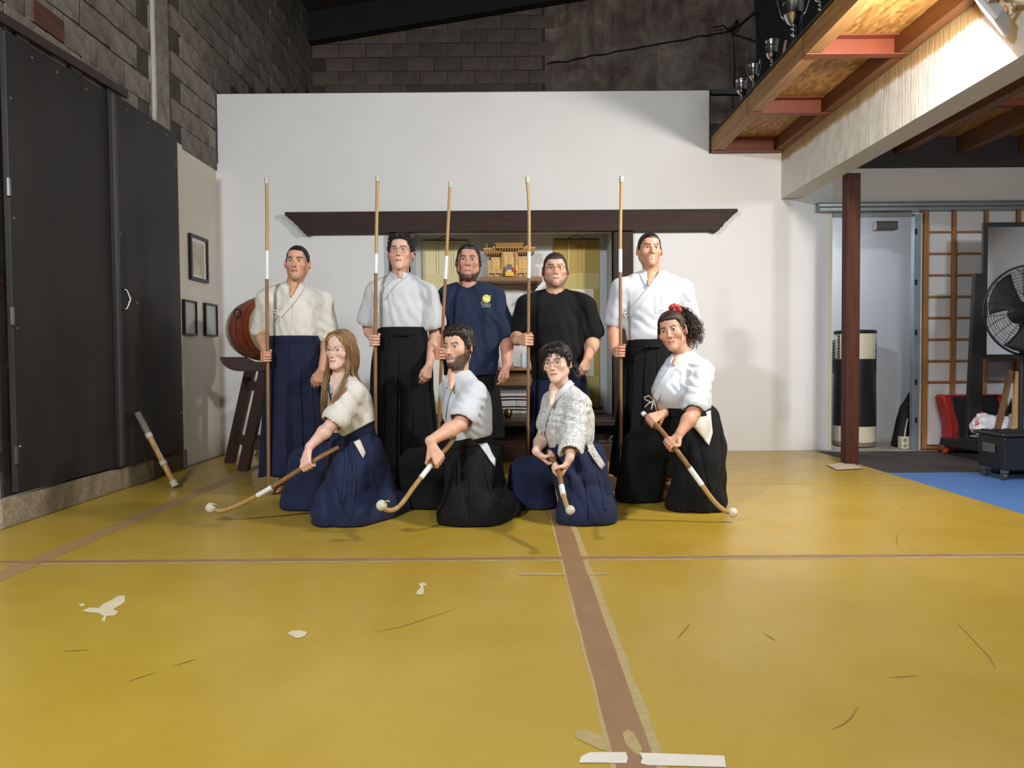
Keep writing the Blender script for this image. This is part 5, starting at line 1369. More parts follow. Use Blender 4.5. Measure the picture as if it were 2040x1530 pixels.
def build_head(H):
    """H: dict with C (world eye-level centre), M (axes), s (scale), neck (world neck base), nr, skin, and face options"""
    C, M, s = H['C'], H['M'], H.get('s', 1.0)
    w = H.get('w', 1.0); jw = H.get('jaw', 1.0); fl = H.get('long', 1.0); fat = H.get('fat', 0.0)
    nb = M.T @ (np.array(H['neck']) - C) / s
    chin = -.121 * fl
    f = Field((-.095, -.13, min(-.15, nb[2] - .03)), (.095, .125, .125), .0033)
    if nb[0] > .06 or nb[0] < -.06 or nb[1] > .09:
        f = Field((min(-.095, nb[0] - .07), -.13, min(-.15, nb[2] - .03)), (max(.095, nb[0] + .07), max(.125, nb[1] + .07), .125), .0033)
    skull(f, H)
    for sx in (-1, 1):
        f.ell((sx * .031, -.094, -.001), (.0185, .0135, .0080), .010, mode='sub')
        f.cone((sx * .0155, -.079, .001), (sx * .030, -.0842, .0086), .0040, .0046, .005)     # upper lid
        f.cone((sx * .030, -.0842, .0086), (sx * .048, -.070, .002), .0046, .0036, .005)
        f.cone((sx * .018, -.078, -.004), (sx * .031, -.0800, -.0100), .0034, .0038, .004)   # lower lid
        f.cone((sx * .031, -.0800, -.0105), (sx * .044, -.071, -.004), .0036, .0032, .004)
    ns = H.get('nose', 1.0)
    f.cone((0, -.083, .010), (0, -.088 - .020 * ns, -.037), .0070, .0088 * ns, .012)
    for sx in (-1, 1): f.ell((sx * .0115 * ns, -.091, -.039), (.0075 * ns, .0085, .0065), .008)
    mz_ = -.072 * fl; mw = H.get('mouth', 1.0); sm = H.get('smile', 0.0)
    so_ = H.get('soft', 0)
    f.ell((0, -.075, mz_), (.030 - .003 * so_, .018 - .003 * so_, .022 - .003 * so_), .022)
    for sx in (-1, 1):
        f.cone((0, -.0925, mz_ + .0055), (sx * .021 * mw, -.083, mz_ + .001 + sm), .0042, .0022, .005)
        f.cone((0, -.0915, mz_ - .0065), (sx * .019 * mw, -.083, mz_ - .001 + sm), .0052, .0022, .005)
        f.cone((0, -.0985, mz_ - .0006), (sx * .024 * mw, -.0865, mz_ + sm), .0020, .0016, .003, mode='sub')
    if sm:
        for sx in (-1, 1): f.ell((sx * .040, -.064, -.034), (.017, .013, .013), .024)
    for sx in (-1, 1):
        Me = np.array(Matrix.Rotation(.50 * sx, 3, 'Z') @ Matrix.Rotation(-.15, 3, 'X'))
        f.ell((sx * .0835 * w, .014, -.010), (.0078, .020, .033), .006, Me.T)
        f.ell((sx * .0895 * w, .008, -.007), (.005, .010, .019), .004, Me.T, mode='sub')
    # neck
    nr = H.get('nr', .056)
    f.cone((0, .022, -.055), nb, nr * .98, nr * 1.06, .03)
    f.cone((0, -.01, -.09), nb + np.array([0, -.02, 0]), nr * .55, nr * .7, .03)
    v, q = f.mesh(1)
    # tint
    x, y, z = v[:, 0], v[:, 1], v[:, 2]; ax_ = np.abs(x)
    base = np.array(lin(H['skin'])); col = np.tile(base, (len(v), 1))
    def blend(mask, rgb, k=1.0):
        nonlocal col
        mm = (np.clip(mask, 0, 1) * k)[:, None]; col = col * (1 - mm) + np.array(rgb)[None] * mm
    ruddy = base * np.array([1.06, .80, .76])
    blend(np.exp(-((ax_ - .040) / .02) ** 2 - ((z + .03) / .02) ** 2) * (y < -.03), ruddy, .5)
    blend(np.exp(-(x / .014) ** 2 - ((z + .034) / .012) ** 2) * (y < -.08), ruddy, .55)
    blend((ax_ > .073 * w) * (z > -.045) * (z < .03) * 1.0, ruddy, .6)
    lip = np.array(lin(H.get('lip', (158, 92, 84))))
    blend(np.exp(-((z - mz_ - sm * (ax_ / .021) ** 2) / .0085) ** 4) * sst(.026 * mw, .019 * mw, ax_) * (y < -.075), lip, .8)
    blend(np.exp(-((z - mz_ - sm * (ax_ / .021) ** 2) / .0022) ** 2) * sst(.026 * mw, .021 * mw, ax_) * (y < -.075), lip * .4, .75)
    brow = np.array(lin(H.get('brow', (44, 30, 24))))
    arch = .0185 + .004 * np.exp(-((ax_ - .036) / .012) ** 2)
    blend(np.exp(-((z - arch) / (.0054 * H.get('browt', 1.0))) ** 2) * sst(.008, .014, ax_) * sst(.054, .046, ax_) * (y < -.04), brow, min(1.0, H.get('browk', .85) * 1.3))
    blend(np.exp(-((z - .0068 + 12 * (ax_ - .031) ** 2) / .0026) ** 2) * sst(.015, .019, ax_) * sst(.047, .043, ax_) * (y < -.06), brow * .6, .7)      # lashes
    blend(np.exp(-((ax_ - .031) / .018) ** 2 - ((z + .011) / .006) ** 2) * (y < -.06), base * np.array([.78, .68, .66]), .35)
    for sx in (-1, 1): blend(np.exp(-((x - sx * .0065 * ns) / .0035) ** 2 - ((z + .0435) / .003) ** 2) * (y < -.08), base * .25, .8)
    bd = np.array(lin(H.get('beardc', (46, 34, 28)))); rr = np.random.RandomState(5).uniform(.75, 1.0, len(v))
    jawline = sst(-.052 * fl, -.075 * fl, z + .35 * (y + .085)) * (z > chin - .035) * (y < .03)   # lower jaw, rising backwards
    for kind, amt in H.get('beard', ()):
        if kind == 'chin': m_ = np.exp(-(ax_ / .026) ** 4) * sst(mz_ - .018, mz_ - .030, z) * (y < -.035) * (z > chin - .02)
        elif kind == 'strap': m_ = sst(.012, .03, ax_) * sst(chin + .044, chin + .026, z - np.maximum(0, (y + .07)) * .55) * (y < .012) * (z > chin - .012) + (ax_ > .058 * w) * (y > -.02) * (y < .006) * (z < .0) * (z > -.07)
        elif kind == 'tash': m_ = np.exp(-((z - mz_ - .0135 + .25 * np.maximum(0, ax_ - .012)) / .0055) ** 2) * sst(.030, .024, ax_) * (y < -.06)
        elif kind == 'soul': m_ = np.exp(-(x / .008) ** 2 - ((z - mz_ + .016) / .006) ** 2) * (y < -.06)
        elif kind == 'side': m_ = (ax_ > .052 * w) * (y > -.035) * (y < .004) * sst(-.085, -.06, z) * (z < .02)
        elif kind == 'full': m_ = sst(.0, .012, (ax_ - .022) + np.maximum(0, mz_ - .012 - z) * 3) * sst(-.048, -.066, z + .38 * (np.maximum(y, -.08) + .08)*-1) * (z > chin - .016) * (y < .008)
        elif kind == 'shadow': m_ = sst(-.045, -.062, z) * (z > chin - .02) * (y < .0)
        blend(m_ * rr, bd, amt)
    if H.get('teeth'):
        blend(np.exp(-((z - mz_ - .0005 - sm * (ax_ / .021) ** 2) / .0026) ** 4) * sst(.019 * mw, .015 * mw, ax_) * (y < -.075), np.array(lin((226, 216, 200))), .95)
    return C + (v * s) @ M.T, q, col

def eyes_and_glasses(H, root):
    C, M, s = H['C'], H['M'], H.get('s', 1.0)
    def L(p): return C + (M @ np.array(p, float)) * s
    gz = H.get('gaze', 0.0)
    for sx in (-1, 1):
        mb = MB(); P = []
        c = np.array([sx * .031, -.0725, .0000])
        mb.ball((0, 0, 0), (.0150, .0118, .0118), 16, 10); mb.v = [tuple(L(c + np.array(p))) for p in mb.v]
        e = mb.build('eye', m_eye, root, smooth=180)
        mb = MB().lathe([(.0001, .0121), (.003, .0124), (.0062, .0110), (.0064, .0098)], (0, 0, 0), 14, (gz, -1, 0), cap=False)
        mb.v = [tuple(L(c + np.array(p))) for p in mb.v]
        mb.build('iris', m_iris, e, smooth=180)
    g = H.get('glasses')
    if g:
        mb = MB(); r, yb, sq = g.get('r', .024), -.103, g.get('sq', .85)
        for sx in (-1, 1):
            mb.tube([L((sx * .033 + r * math.cos(a), yb + .010 * (abs(sx * .033 + r * math.cos(a)) / .055) ** 2, -.003 + r * sq * math.sin(a))) for a in np.linspace(0, 2 * PI, 25)], .0011 * g.get('t', 1), 5, caps=False)
            x0 = .033 + r
            mb.tube([L((sx * x0, yb + .011, .003)), L((sx * .071, -.075, .004)), L((sx * .0785, .0, .003)), L((sx * .078, .018, -.006))], .0011 * g.get('t', 1), 5)
        mb.tube([L((-.033 + r, yb + .0015, .003)), L((-.004, yb - .004, .007)), L((.004, yb - .004, .007)), L((.033 - r, yb + .0015, .003))], .0011 * g.get('t', 1), 5)
        mb.build('glasses', g.get('mat', m_wire_gl), root, smooth=180)

def hair_cap(H, root, name='hair'):
    """short hair: offset cranium with a hairline, plus texture"""
    C, M, s = H['C'], H['M'], H.get('s', 1.0); w = H.get('w', 1.0); O = H['hair']
    t = O.get('t', .009); amp = O.get('amp', .002); wl = O.get('wl', .02)
    f = Field((-.12, -.135, -.135), (.12, .14, .15), .0036)
    skull(f, H)
    tp = O.get('top', 1.3)
    ys_ = O.get('ys', [-.13, -.085, -.06, -.04, -.024, -.012, -.002, .012, .028, .045, .075, .13])
    zs_ = list(O.get('zs', [.066, .064, .056, .036, .005, -.012, -.012, .008, -.045, -.072, -.085]))
    if len(zs_) == 11: zs_ = zs_[:7] + [max(zs_[6], .012)] + zs_[7:]      # hair stays above the ear
    tl = O.get('taper', .024)
    def offs(X, Y, Z):
        zl = np.interp(Y, ys_, zs_)
        tap = np.maximum(sst(-.004, tl, Z - zl + O.get('peak', 0) * np.exp(-(X / O.get('pw', .02)) ** 2) * (Y < -.03)), sst(.02, .05, Y))
        return -(.0012 + (t - .0012) * tap) * (1 + (tp - 1) * sst(.03, .10, Z)) + 0 * X
    f.disp(offs)
    for c, r in O.get('lumps', ()): f.ell(c, r, O.get('lk', .02))
    if amp:
        wv = waves(O.get('seed', 1), wl, 6, O.get('st', (1, 1, 1)))
        wv2 = waves(O.get('seed', 1) + 5, wl * .5, 6, O.get('st', (1, 1, 1)))
        f.disp(lambda X, Y, Z: amp * 2 * (wv(X, Y, Z) + .5 * wv2(X, Y, Z)) * (.25 + .75 * np.maximum(sst(-.004, tl, Z - np.interp(Y, ys_, zs_)), sst(.02, .05, Y))))
    wv3 = waves(O.get('seed', 1) + 9, O.get('hlw', .02), 5)
    hx = O.get('peak', 0.0)
    def cutf(X, Y, Z):
        zl = np.interp(Y, ys_, zs_)
        zl = zl - hx * np.exp(-(X / O.get('pw', .02)) ** 2) * (Y < -.03) + O.get('part', 0.0) * X * (Y < -.02)
        return (zl - Z) * .8 + O.get('hl', .004) * wv3(X, Y, Z)
    f.cut(cutf)
    for c, r in O.get('extra', ()): f.ell(c, r, .012)
    v, q = f.mesh(O.get('smooth', 1))
    me = np_mesh(name, [(C + (v * s) @ M.T, q)], world_loc(root))
    return link(name, me, O['mat'], root)
# ------------------------------------------------------------------ people
def cloth(name, rgb, var=.06, wv=900, rough=.85, bump=.25, sheen=.15):
    if name in MATS: return MATS[name]
    t = NT(name); c = lin(rgb); v = t.mapping()
    t.base(t.ramp(t.noise(v, 14, 5, .6), [(.3, sc3(c, 1 - var)), (.7, sc3(c, 1 + var))])); t.set('Roughness', rough); t.set('Specular IOR Level', .2)
    t.set('Sheen Weight', sheen); t.set('Sheen Roughness', .5)
    t.bump(t.noise(t.mapping((1, 1, .6)), wv / 6, 3), bump, .003); MATS[name] = t.m; return t.m
m_linen = cloth('linen_white', (212, 209, 199), .05); m_gi = cloth('cotton_white', (202, 207, 214), .03); m_gi2 = cloth('cotton_grey_white', (198, 200, 204), .03)
m_gi3 = cloth('cotton_cream', (210, 206, 198), .03)
m_navy = cloth('navy_hakama', (27, 33, 56), .15, sheen=.03); m_navy2 = cloth('indigo_hakama', (33, 41, 68), .15, sheen=.03); m_black = cloth('black_hakama', (19, 19, 21), .15, sheen=.02)
m_tnavy = cloth('navy_jersey', (32, 43, 66), .08, sheen=.04); m_tblack = cloth('black_jersey', (19, 19, 21), .1, sheen=.03)
m_cord = cloth('white_cord', (222, 222, 220), .04)
def sashiko():
    t = NT('sashiko_white'); v = t.mapping(); 
    vo = t.n('ShaderNodeTexVoronoi'); vo.feature = 'DISTANCE_TO_EDGE'; vo.inputs['Scale'].default_value = 24; vo.inputs['Randomness'].default_value = .45; t.l(v, vo.inputs['Vector'])
    ln = t.ramp(vo.outputs['Distance'], [(.022, (0, 0, 0)), (.05, (1, 1, 1))])
    vd = t.n('ShaderNodeTexVoronoi'); vd.inputs['Scale'].default_value = 230; t.l(v, vd.inputs['Vector'])
    dt = t.ramp(vd.outputs['Distance'], [(.38, (0, 0, 0)), (.55, (1, 1, 1))])
    k = t.mix(1.0, ln, dt, 'LIGHTEN')
    v2 = t.n('ShaderNodeTexVoronoi'); v2.feature = 'DISTANCE_TO_EDGE'; v2.inputs['Scale'].default_value = 34; t.l(t.mapping(loc=(3, 1, 2)), v2.inputs['Vector'])
    ln2 = t.ramp(v2.outputs['Distance'], [(.02, (0, 0, 0)), (.05, (1, 1, 1))])
    k = t.mix(1.0, k, t.mix(1.0, ln2, dt, 'LIGHTEN'), 'DARKEN')
    t.base(t.mix(k, lin((62, 66, 84)), lin((212, 212, 210)))); t.set('Roughness', .85); t.set('Specular IOR Level', .2)
    t.bump(t.noise(v, 150, 3), .2, .003); return t.m
m_sash = sashiko()

def sep(a, b): return np.array(a, float) + np.array(b, float)
def grip(f, C, a, wd, hand, s_=1.0, tilt=0.0):
    """closed hand round a stick through C with axis a (thumb side), wd: towards the wrist; returns wrist point"""
    a = nv(a); t = -(np.array(wd, float)); t = nv(t - a * (t @ a)); s = np.cross(t, a) if hand == 'R' else np.cross(a, t)
    def L(u, v, w): return C + s_ * (s * u + t * v + a * w)
    al = (.031, .0105, -.010, -.029); rf = (.0092, .0096, .0091, .0080)
    for w, r in zip(al, rf):
        k_ = 1.0 if w != -.029 else .93
        K = L(.033, .016, w); Pp = L(.011 * k_, .032 * k_, w * 1.02); Dp = L(-.019, .021, w * .98); T = L(-.023, -.003, w * .95); T2 = L(-.015, -.014, w * .93)
        f.cone(L(.035, -.050, w * .55 + tilt * .55), K, .0135 * s_, .0112 * s_, .010)
        f.cone(K, Pp, (r + .0008) * s_, r * s_, .003); f.cone(Pp, Dp, r * s_, r * .95 * s_, .002); f.cone(Dp, T, r * .95 * s_, r * .9 * s_, .002); f.cone(T, T2, r * .9 * s_, r * .8 * s_, .002)
    f.cone(L(.030, -.066, .012 + tilt * .7), L(.014, -.036, .036 + tilt * .2), .0165 * s_, .0135 * s_, .010)
    f.cone(L(.014, -.036, .036 + tilt * .2), L(-.011, -.026, .045), .0125 * s_, .0105 * s_, .004)
    f.cone(L(-.011, -.026, .045), L(-.027, -.004, .046), .0105 * s_, .0085 * s_, .002)
    wr = L(.033, -.088, tilt)
    f.cone(L(.035, -.05, tilt * .55), wr, .021 * s_, .0225 * s_, .012, flat=s, ratio=.8)
    return wr
def relaxed(f, Wp, d, n, b, s_=1.0, curl=.55, spread=0.0):
    """open hanging hand: d pointing direction, n palm side, b thumb side"""
    d, n, b = nv(d), nv(n), nv(b)
    def L(u, v, w): return Wp + s_ * (d * u + n * v + b * w)
    f.cone(L(-.01, 0, 0), L(.03, .002, .0), .0225 * s_, .024 * s_, .01, flat=n, ratio=.7)
    for i, (w, ln, r) in enumerate(((.028, .070, .0088), (.009, .078, .0092), (-.010, .072, .0088), (-.027, .056, .0078))):
        K = L(.088 - .004 * abs(i - 1), .0, w); f.cone(L(.02, 0, w * .55), K, .0135 * s_, .0115 * s_, .012)
        a1 = .25 + curl * .4 + .08 * i; a2 = a1 + curl * .9; a3 = a2 + curl * .6; q = K; rr = r + .001
        for aa, l_ in ((a1, .45), (a2, .31), (a3, .24)):
            e = q + s_ * ln * l_ * (d * math.cos(aa) + n * math.sin(aa) + b * spread * (w / .028)); f.cone(q, e, rr * s_, (rr - .0008) * s_, .002); q = e; rr -= .0008
    T0 = L(.022, .006, .020); T1 = L(.055, .016, .040); T2 = L(.084, .024, .044); T3 = L(.104, .028, .040)
    f.cone(T0, T1, .0165 * s_, .0125 * s_, .010); f.cone(T1, T2, .0115 * s_, .0102 * s_, .004); f.cone(T2, T3, .0102 * s_, .008 * s_, .002)
    return Wp
def bounds(pts, pad): P = np.array(pts); return P.min(0) - pad, P.max(0) + pad
def arm_net(S, E, Wr_spec, hand_fn, ru=.047, re=.040, rw=.026, pad=.13):
    """fine mesh of upper arm, forearm and hand. hand_fn(field) -> wrist point"""
    pts = [S, E] + Wr_spec; lo, hi = bounds(pts, pad); f = Field(lo, hi, .0036)
    wr = hand_fn(f)
    f.cone(wr, E + (wr - E) * .35, rw, (re + .002), .015); f.cone(E + (wr - E) * .35, E, re + .002, re - .002, .02)
    f.cone(E, S, re, ru, .02)
    return f.mesh(1)
def body_coarse(spec, root, h=.012):
    pts = [p for a, b, *_ in spec for p in (a, b)]; R = max(max(x[2], x[3]) for x in spec)
    lo, hi = bounds(pts, R + .03); f = Field(lo, hi, h)
    for a, b, ra, rb, *o in spec:
        k = o[0] if o else .03
        if len(o) > 1: f.cone(a, b, ra, rb, k, o[1], o[2])
        else: f.cone(a, b, ra, rb, k)
    return f.mesh(1)
def foot_spec(ank, heel_dir, toe_dir, r=1.0):
    toe_dir = nv(toe_dir); up = np.array([0, 0, 1.0]); side = np.cross(toe_dir, up)
    out = [(ank, sep(ank, -toe_dir * .03) * [1, 1, 0] + up * .03, .037, .028, .02), (ank * [1, 1, 0] + up * .03 - toe_dir * .03, ank * [1, 1, 0] + toe_dir * .11 + up * .026, .028, .024, .02)]
    for i in range(5):
        o = side * (i - 2) * .017; b = ank * [1, 1, 0] + toe_dir * (.12 - .006 * abs(i - 1.2)) + o + up * .016
        out.append((ank * [1, 1, 0] + toe_dir * .09 + o * .8 + up * .022, b + toe_dir * .035, .013, .0095, .006))
    return out
def make_person(label, base, H, nets, coarse, group=None):
    root = thing('person', label, 'person', base, group)
    hv, hq, hc = build_head(H)
    sk = np.array(lin(H['skin'])); hand_c = sk * np.array([1.02, .93, .90])
    parts, cols = [(hv, hq)], [hc]
    cv = body_coarse(coarse, root); parts.append(cv); cols.append(np.tile(sk, (len(cv[0]), 1)))
    for nt in nets:
        parts.append(nt); cols.append(np.tile(sk * .5 + hand_c * .5, (len(nt[0]), 1)))
    me = np_mesh('body', parts, world_loc(root), cols)
    link('body', me, m_skin, root)
    eyes_and_glasses(H, root)
    return root
def cloth_field(prims, h=.0062, folds=None, pad=.03):
    pts, R = [], 0
    for p in prims:
        pts += [p[0], p[1]]; R = max(R, p[2], p[3])
    lo, hi = bounds(pts, R + pad); f = Field(lo, hi, h)
    for p in prims:
        a, b, ra, rb = p[:4]; o = p[4] if len(p) > 4 else {}
        f.cone(a, b, ra, rb, o.get('k', .035), o.get('flat'), o.get('ratio', 1.0), o.get('mode', 'add'))
    for fn in (folds or ()): f.disp(fn)
    return f
def cloth_obj(name, f, mt, root, smooth=1, extra=None):
    v, q = f.mesh(smooth)
    me = np_mesh(name, [(v, q)], world_loc(root)); return link(name, me, mt, root)
def fold(amp, seed, wl, st=(1, 1, 1), ridge=False):
    w = waves(seed, wl, 5, st)
    if ridge: return lambda X, Y, Z: -amp * (1 - 2.2 * np.abs(w(X, Y, Z)))
    return lambda X, Y, Z: amp * w(X, Y, Z)
def along(Pp, Q, amp, wl, dirn, reach, sharp=1.0, seed=0):
    """drag folds: ripples across direction dirn, fading with distance from segment P-Q"""
    Pp, Q = np.array(Pp, float), np.array(Q, float); ba = Q - Pp; L2 = float(ba @ ba) + 1e-9; u = nv(np.cross(nv(dirn), [0.3, .5, .8])) if False else nv(dirn)
    w = waves(seed + 31, wl * 3, 4)
    def fn(X, Y, Z):
        px, py, pz = X - f32(Pp[0]), Y - f32(Pp[1]), Z - f32(Pp[2])
        t = np.clip((px * f32(ba[0]) + py * f32(ba[1]) + pz * f32(ba[2])) / f32(L2), 0, 1)
        d2 = (px - t * f32(ba[0])) ** 2 + (py - t * f32(ba[1])) ** 2 + (pz - t * f32(ba[2])) ** 2
        ph = (X * f32(u[0]) + Y * f32(u[1]) + Z * f32(u[2])) * f32(2 * PI / wl) + 2.5 * w(X, Y, Z)
        wave = np.sin(ph) if not sharp > 1 else 1 - 2 * np.abs(np.sin(ph * f32(.5)))
        return amp * wave * np.exp(-d2 / f32(reach ** 2))
    return fn
def surf_ribbon(f, pix, width, thick, n=None, off=None):
    """ribbon laid on the field under the pixel polyline"""
    P, N = [], []
    pts = resample([(x, y, 0) for x, y in pix], n or max(4, int(len(pix) * 5)))
    for q in pts:
        p, g = f.hit(q[0], q[1], thick / 2 if off is None else off)
        if p is not None: P.append(p); N.append(g)
    if len(P) < 2: return MB()
    N2 = [nv(sum(N[max(0, i - 2):i + 3])) for i in range(len(N))]
    P2 = [sum(P[max(0, i - 1):i + 2]) / len(P[max(0, i - 1):i + 2]) for i in range(len(P))]
    P2[0], P2[-1] = P[0], P[-1]
    return ribbon(MB(), P2, N2, width, thick)
def surf_patch(f, quad, nu=12, nv_=12, off=.004):
    a, b, c, d = (np.array(q, float) for q in quad); G, last = [], None
    for i in range(nv_ + 1):
        row_ = []
        for j in range(nu + 1):
            u, v = j / nu, i / nv_; q = (a * (1 - u) + b * u) * (1 - v) + (d * (1 - u) + c * u) * v
            p, g = f.hit(q[0], q[1], off)
            if p is None: p = last if last is not None else W(q[0], q[1], 5)
            last = p; row_.append(p)
        G.append(row_)
    return MB().grid(G)
def hakama_stand(root, c, z1, z0, top, bot, mt, yaw=0.0, seed=1, name='hakama', pleats=5, twist=0.0):
    """pleated divided skirt: c centre (x, y), z1 belt, z0 hem, top/bot = (half width, half depth)"""
    nt, nz = 200, 34; rnd = random.Random(seed); P = []
    ph = [rnd.random() * 6 for _ in range(6)]
    for i in range(nz + 1):
        u = i / nz; z = z1 + (z0 - z1) * u; row_ = []
        e = u ** .85
        a_, b_ = top[0] + (bot[0] - top[0]) * e, top[1] + (bot[1] - top[1]) * e
        a_ += .035 * math.sin(PI * min(1, u * 2.6)) * (1 if u < .38 else 0) * .4
        for j in range(nt):
            th = 2 * PI * j / nt
            # front is th = -pi/2
            fr = ((th + PI / 2 + PI) % (2 * PI)) - PI
            s_ = fr / (PI * .62) * pleats; saw = (s_ - math.floor(s_))
            pl = (saw ** 1.5 if fr > 0 else (1 - saw) ** 1.5) - .5
            amp = (.004 + .020 * min(1, u * 1.6)) * (1 if abs(fr) < PI * .62 else .5)
            r_ = 1 + amp / .2 * pl + .035 * u * math.sin(3 * th + ph[0]) + .025 * u * math.sin(5 * th + ph[1] + 2 * u) + .015 * u * math.sin(9 * th + ph[2] - u)
            if abs(fr) < .12: r_ -= .10 * u * (1 - abs(fr) / .12)
            row_.append((c[0] + twist * u + a_ * r_ * math.cos(th), c[1] + b_ * r_ * math.sin(th), z + .012 * math.sin(4 * th + ph[3]) * u))
        P.append(row_)
    o = MB().grid(P, closed=True).build(name, mt, root, smooth=50, solid=.004, fix=True)
    # belt
    Bp = [(c[0] + (top[0] + .004) * math.cos(t_), c[1] + (top[1] + .004) * math.sin(t_), z1 - .005) for t_ in np.linspace(0, 2 * PI, 49)]
    Bn = [(math.cos(t_), math.sin(t_), .12) for t_ in np.linspace(0, 2 * PI, 49)]
    ribbon(MB(), Bp, Bn, .052, .008).build('belt', mt, root, smooth=40)
    return o
def belt_knot(root, p, mt, s_=1.0):
    mb = MB(); p = np.array(p)
    mb.ball(p, (.022 * s_, .012, .016 * s_), 10, 8); mb.ball(p + [.035 * s_, .004, -.002], (.03 * s_, .009, .013), 10, 8); mb.ball(p + [-.035 * s_, .004, -.002], (.03 * s_, .009, .013), 10, 8)
    mb.build('belt_knot', mt, root, smooth=180)
def cord_bow(root, f, px, py, s_=1.0, mt=None, tails=((-6, 16), (5, 18)), loops=((-9, -4), (9, -5))):
    mb = MB(); c, g = f.hit(px, py, .008)
    if c is None: return
    sc_ = c[1] / F
    def q(dx, dy, o=.004): return c + np.array([dx * sc_ * s_, 0, -dy * sc_ * s_]) + g * o
    for dx, dy in loops:
        mb.tube([q(0, 0), q(dx * .5, dy * 1.2 - 2, .010), q(dx, dy, .012), q(dx * .9, dy + 4, .010), q(dx * .4, 2, .006), q(0, 0)], .0035, 6)
    for dx, dy in tails: mb.tube([q(0, 0), q(dx * .5, dy * .35, .008), q(dx, dy, .004)], .0035, 6)
    mb.ball(c + g * .004, .008, 8, 6)
    mb.build('cord_bow', mt or m_cord, root, smooth=180)
def gi_collar(root, f, neck, lpix, rpix, mt, width=.036, ring_r=.066, ring_tilt=.25, dirf=(0, -1, 0), overlap_first='r', thick=.007):
    """collar band: down the front on each side (pixel paths, top to bottom) and round the nape"""
    fw = nv(dirf); sd = nv(np.cross(fw, (0, 0, 1)))     # sd: image side when facing camera
    def side(pix, off):
        P, N = [], []
        for q in resample([(x, y, 0) for x, y in pix], 12):
            p, g = f.hit(q[0], q[1], off)
            if p is not None: P.append(p); N.append(g)
        return P, N
    L, LN = side(lpix, .005 if overlap_first == 'r' else .011); R, RN = side(rpix, .011 if overlap_first == 'r' else .005)
    if not L or not R: return
    neck = np.array(neck)
    ring, rn = [], []
    # from the top of L round the back to the top of R
    v0, v1 = (L[0] - neck) * [1, 1, 0], (R[0] - neck) * [1, 1, 0]
    back = -fw
    for t_ in np.linspace(0, 1, 9)[1:-1]:
        a0 = nv(v0) * (1 - t_) + nv(v1) * t_ + back * 1.3 * math.sin(PI * t_); a0 = nv(a0 * [1, 1, 0])
        zz = L[0][2] * (1 - t_) + R[0][2] * t_ + .018 * math.sin(PI * t_)
        ring.append(np.array([neck[0], neck[1], 0]) + a0 * ring_r + np.array([0, 0, zz])); rn.append(a0 * .8 + np.array([0, 0, .45]))
    pts = L[::-1] + ring + R; nn = LN[::-1] + rn + RN
    pts2 = [sum(pts[max(0, i - 1):i + 2]) / len(pts[max(0, i - 1):i + 2]) for i in range(len(pts))]; pts2[0], pts2[-1] = pts[0], pts[-1]
    nn2 = [nv(sum(nn[max(0, i - 2):i + 3])) for i in range(len(nn))]
    ribbon(MB(), pts2, nn2, width, thick).build('collar', mt, root, smooth=40)
def staff(label, pts, r, bands, group, tip=None, ball=None, light_from=0, mats=None, cap=True):
    """long practice staff: pts world polyline from butt to tip"""
    P = resample(pts, 40); L = np.cumsum([0] + [np.linalg.norm(b - a) for a, b in zip(P[:-1], P[1:])]); T = L / L[-1]
    root = thing('practice_staff', label, 'staff', min((p for p in P), key=lambda p: p[2]), group)
    def seg(t0, t1, rr, name, mt, n=10, k=14):
        Q = []
        for t in np.linspace(t0, t1, k):
            i = min(max(np.searchsorted(T, t) - 1, 0), len(P) - 2); u = (t - T[i]) / (T[i + 1] - T[i]); Q.append(P[i] * (1 - u) + P[i + 1] * u)
        return MB().tube(Q, rr, n).build(name, mt, root, smooth=60)
    b0, b1 = bands[0]
    seg(0, b0 + .01, r * 1.03, 'shaft', m_oak, k=24)
    seg(b1 - .01, 1.0, r * .98, 'blade', m_bamboo, k=24)
    seg(b0, b1, r * 1.12, 'white_band', m_band)
    seg(b0 - .004, b0 + .001, r * 1.16, 'band_edge', m_band_e, k=3)
    if cap: seg(.985, 1.004, r * 1.32, 'tip_cap', m_cap, k=4)
    for t in (.2, .45, .7, .9):
        if t > b1: 
            tt = b1 + (1 - b1) * (t - .2) / .8 + .02
            seg(tt, tt + .004, r * 1.03, 'node', m_node, k=3)
    return root, P
m_oak = wood('oak_staff', (118, 84, 52), (156, 116, 74), 2, .4, 14); m_bamboo = wood('bamboo_blade', (150, 118, 70), (188, 154, 100), 2, .4, 16)
m_band = mat('white_band', (226, 228, 228), .6, .03); m_band_e = mat('band_edge', (120, 116, 108), .7); m_cap = mat('tip_cap_grey', (186, 184, 170), .6, .12, 40); m_node = mat('bamboo_node', (138, 98, 50), .5)
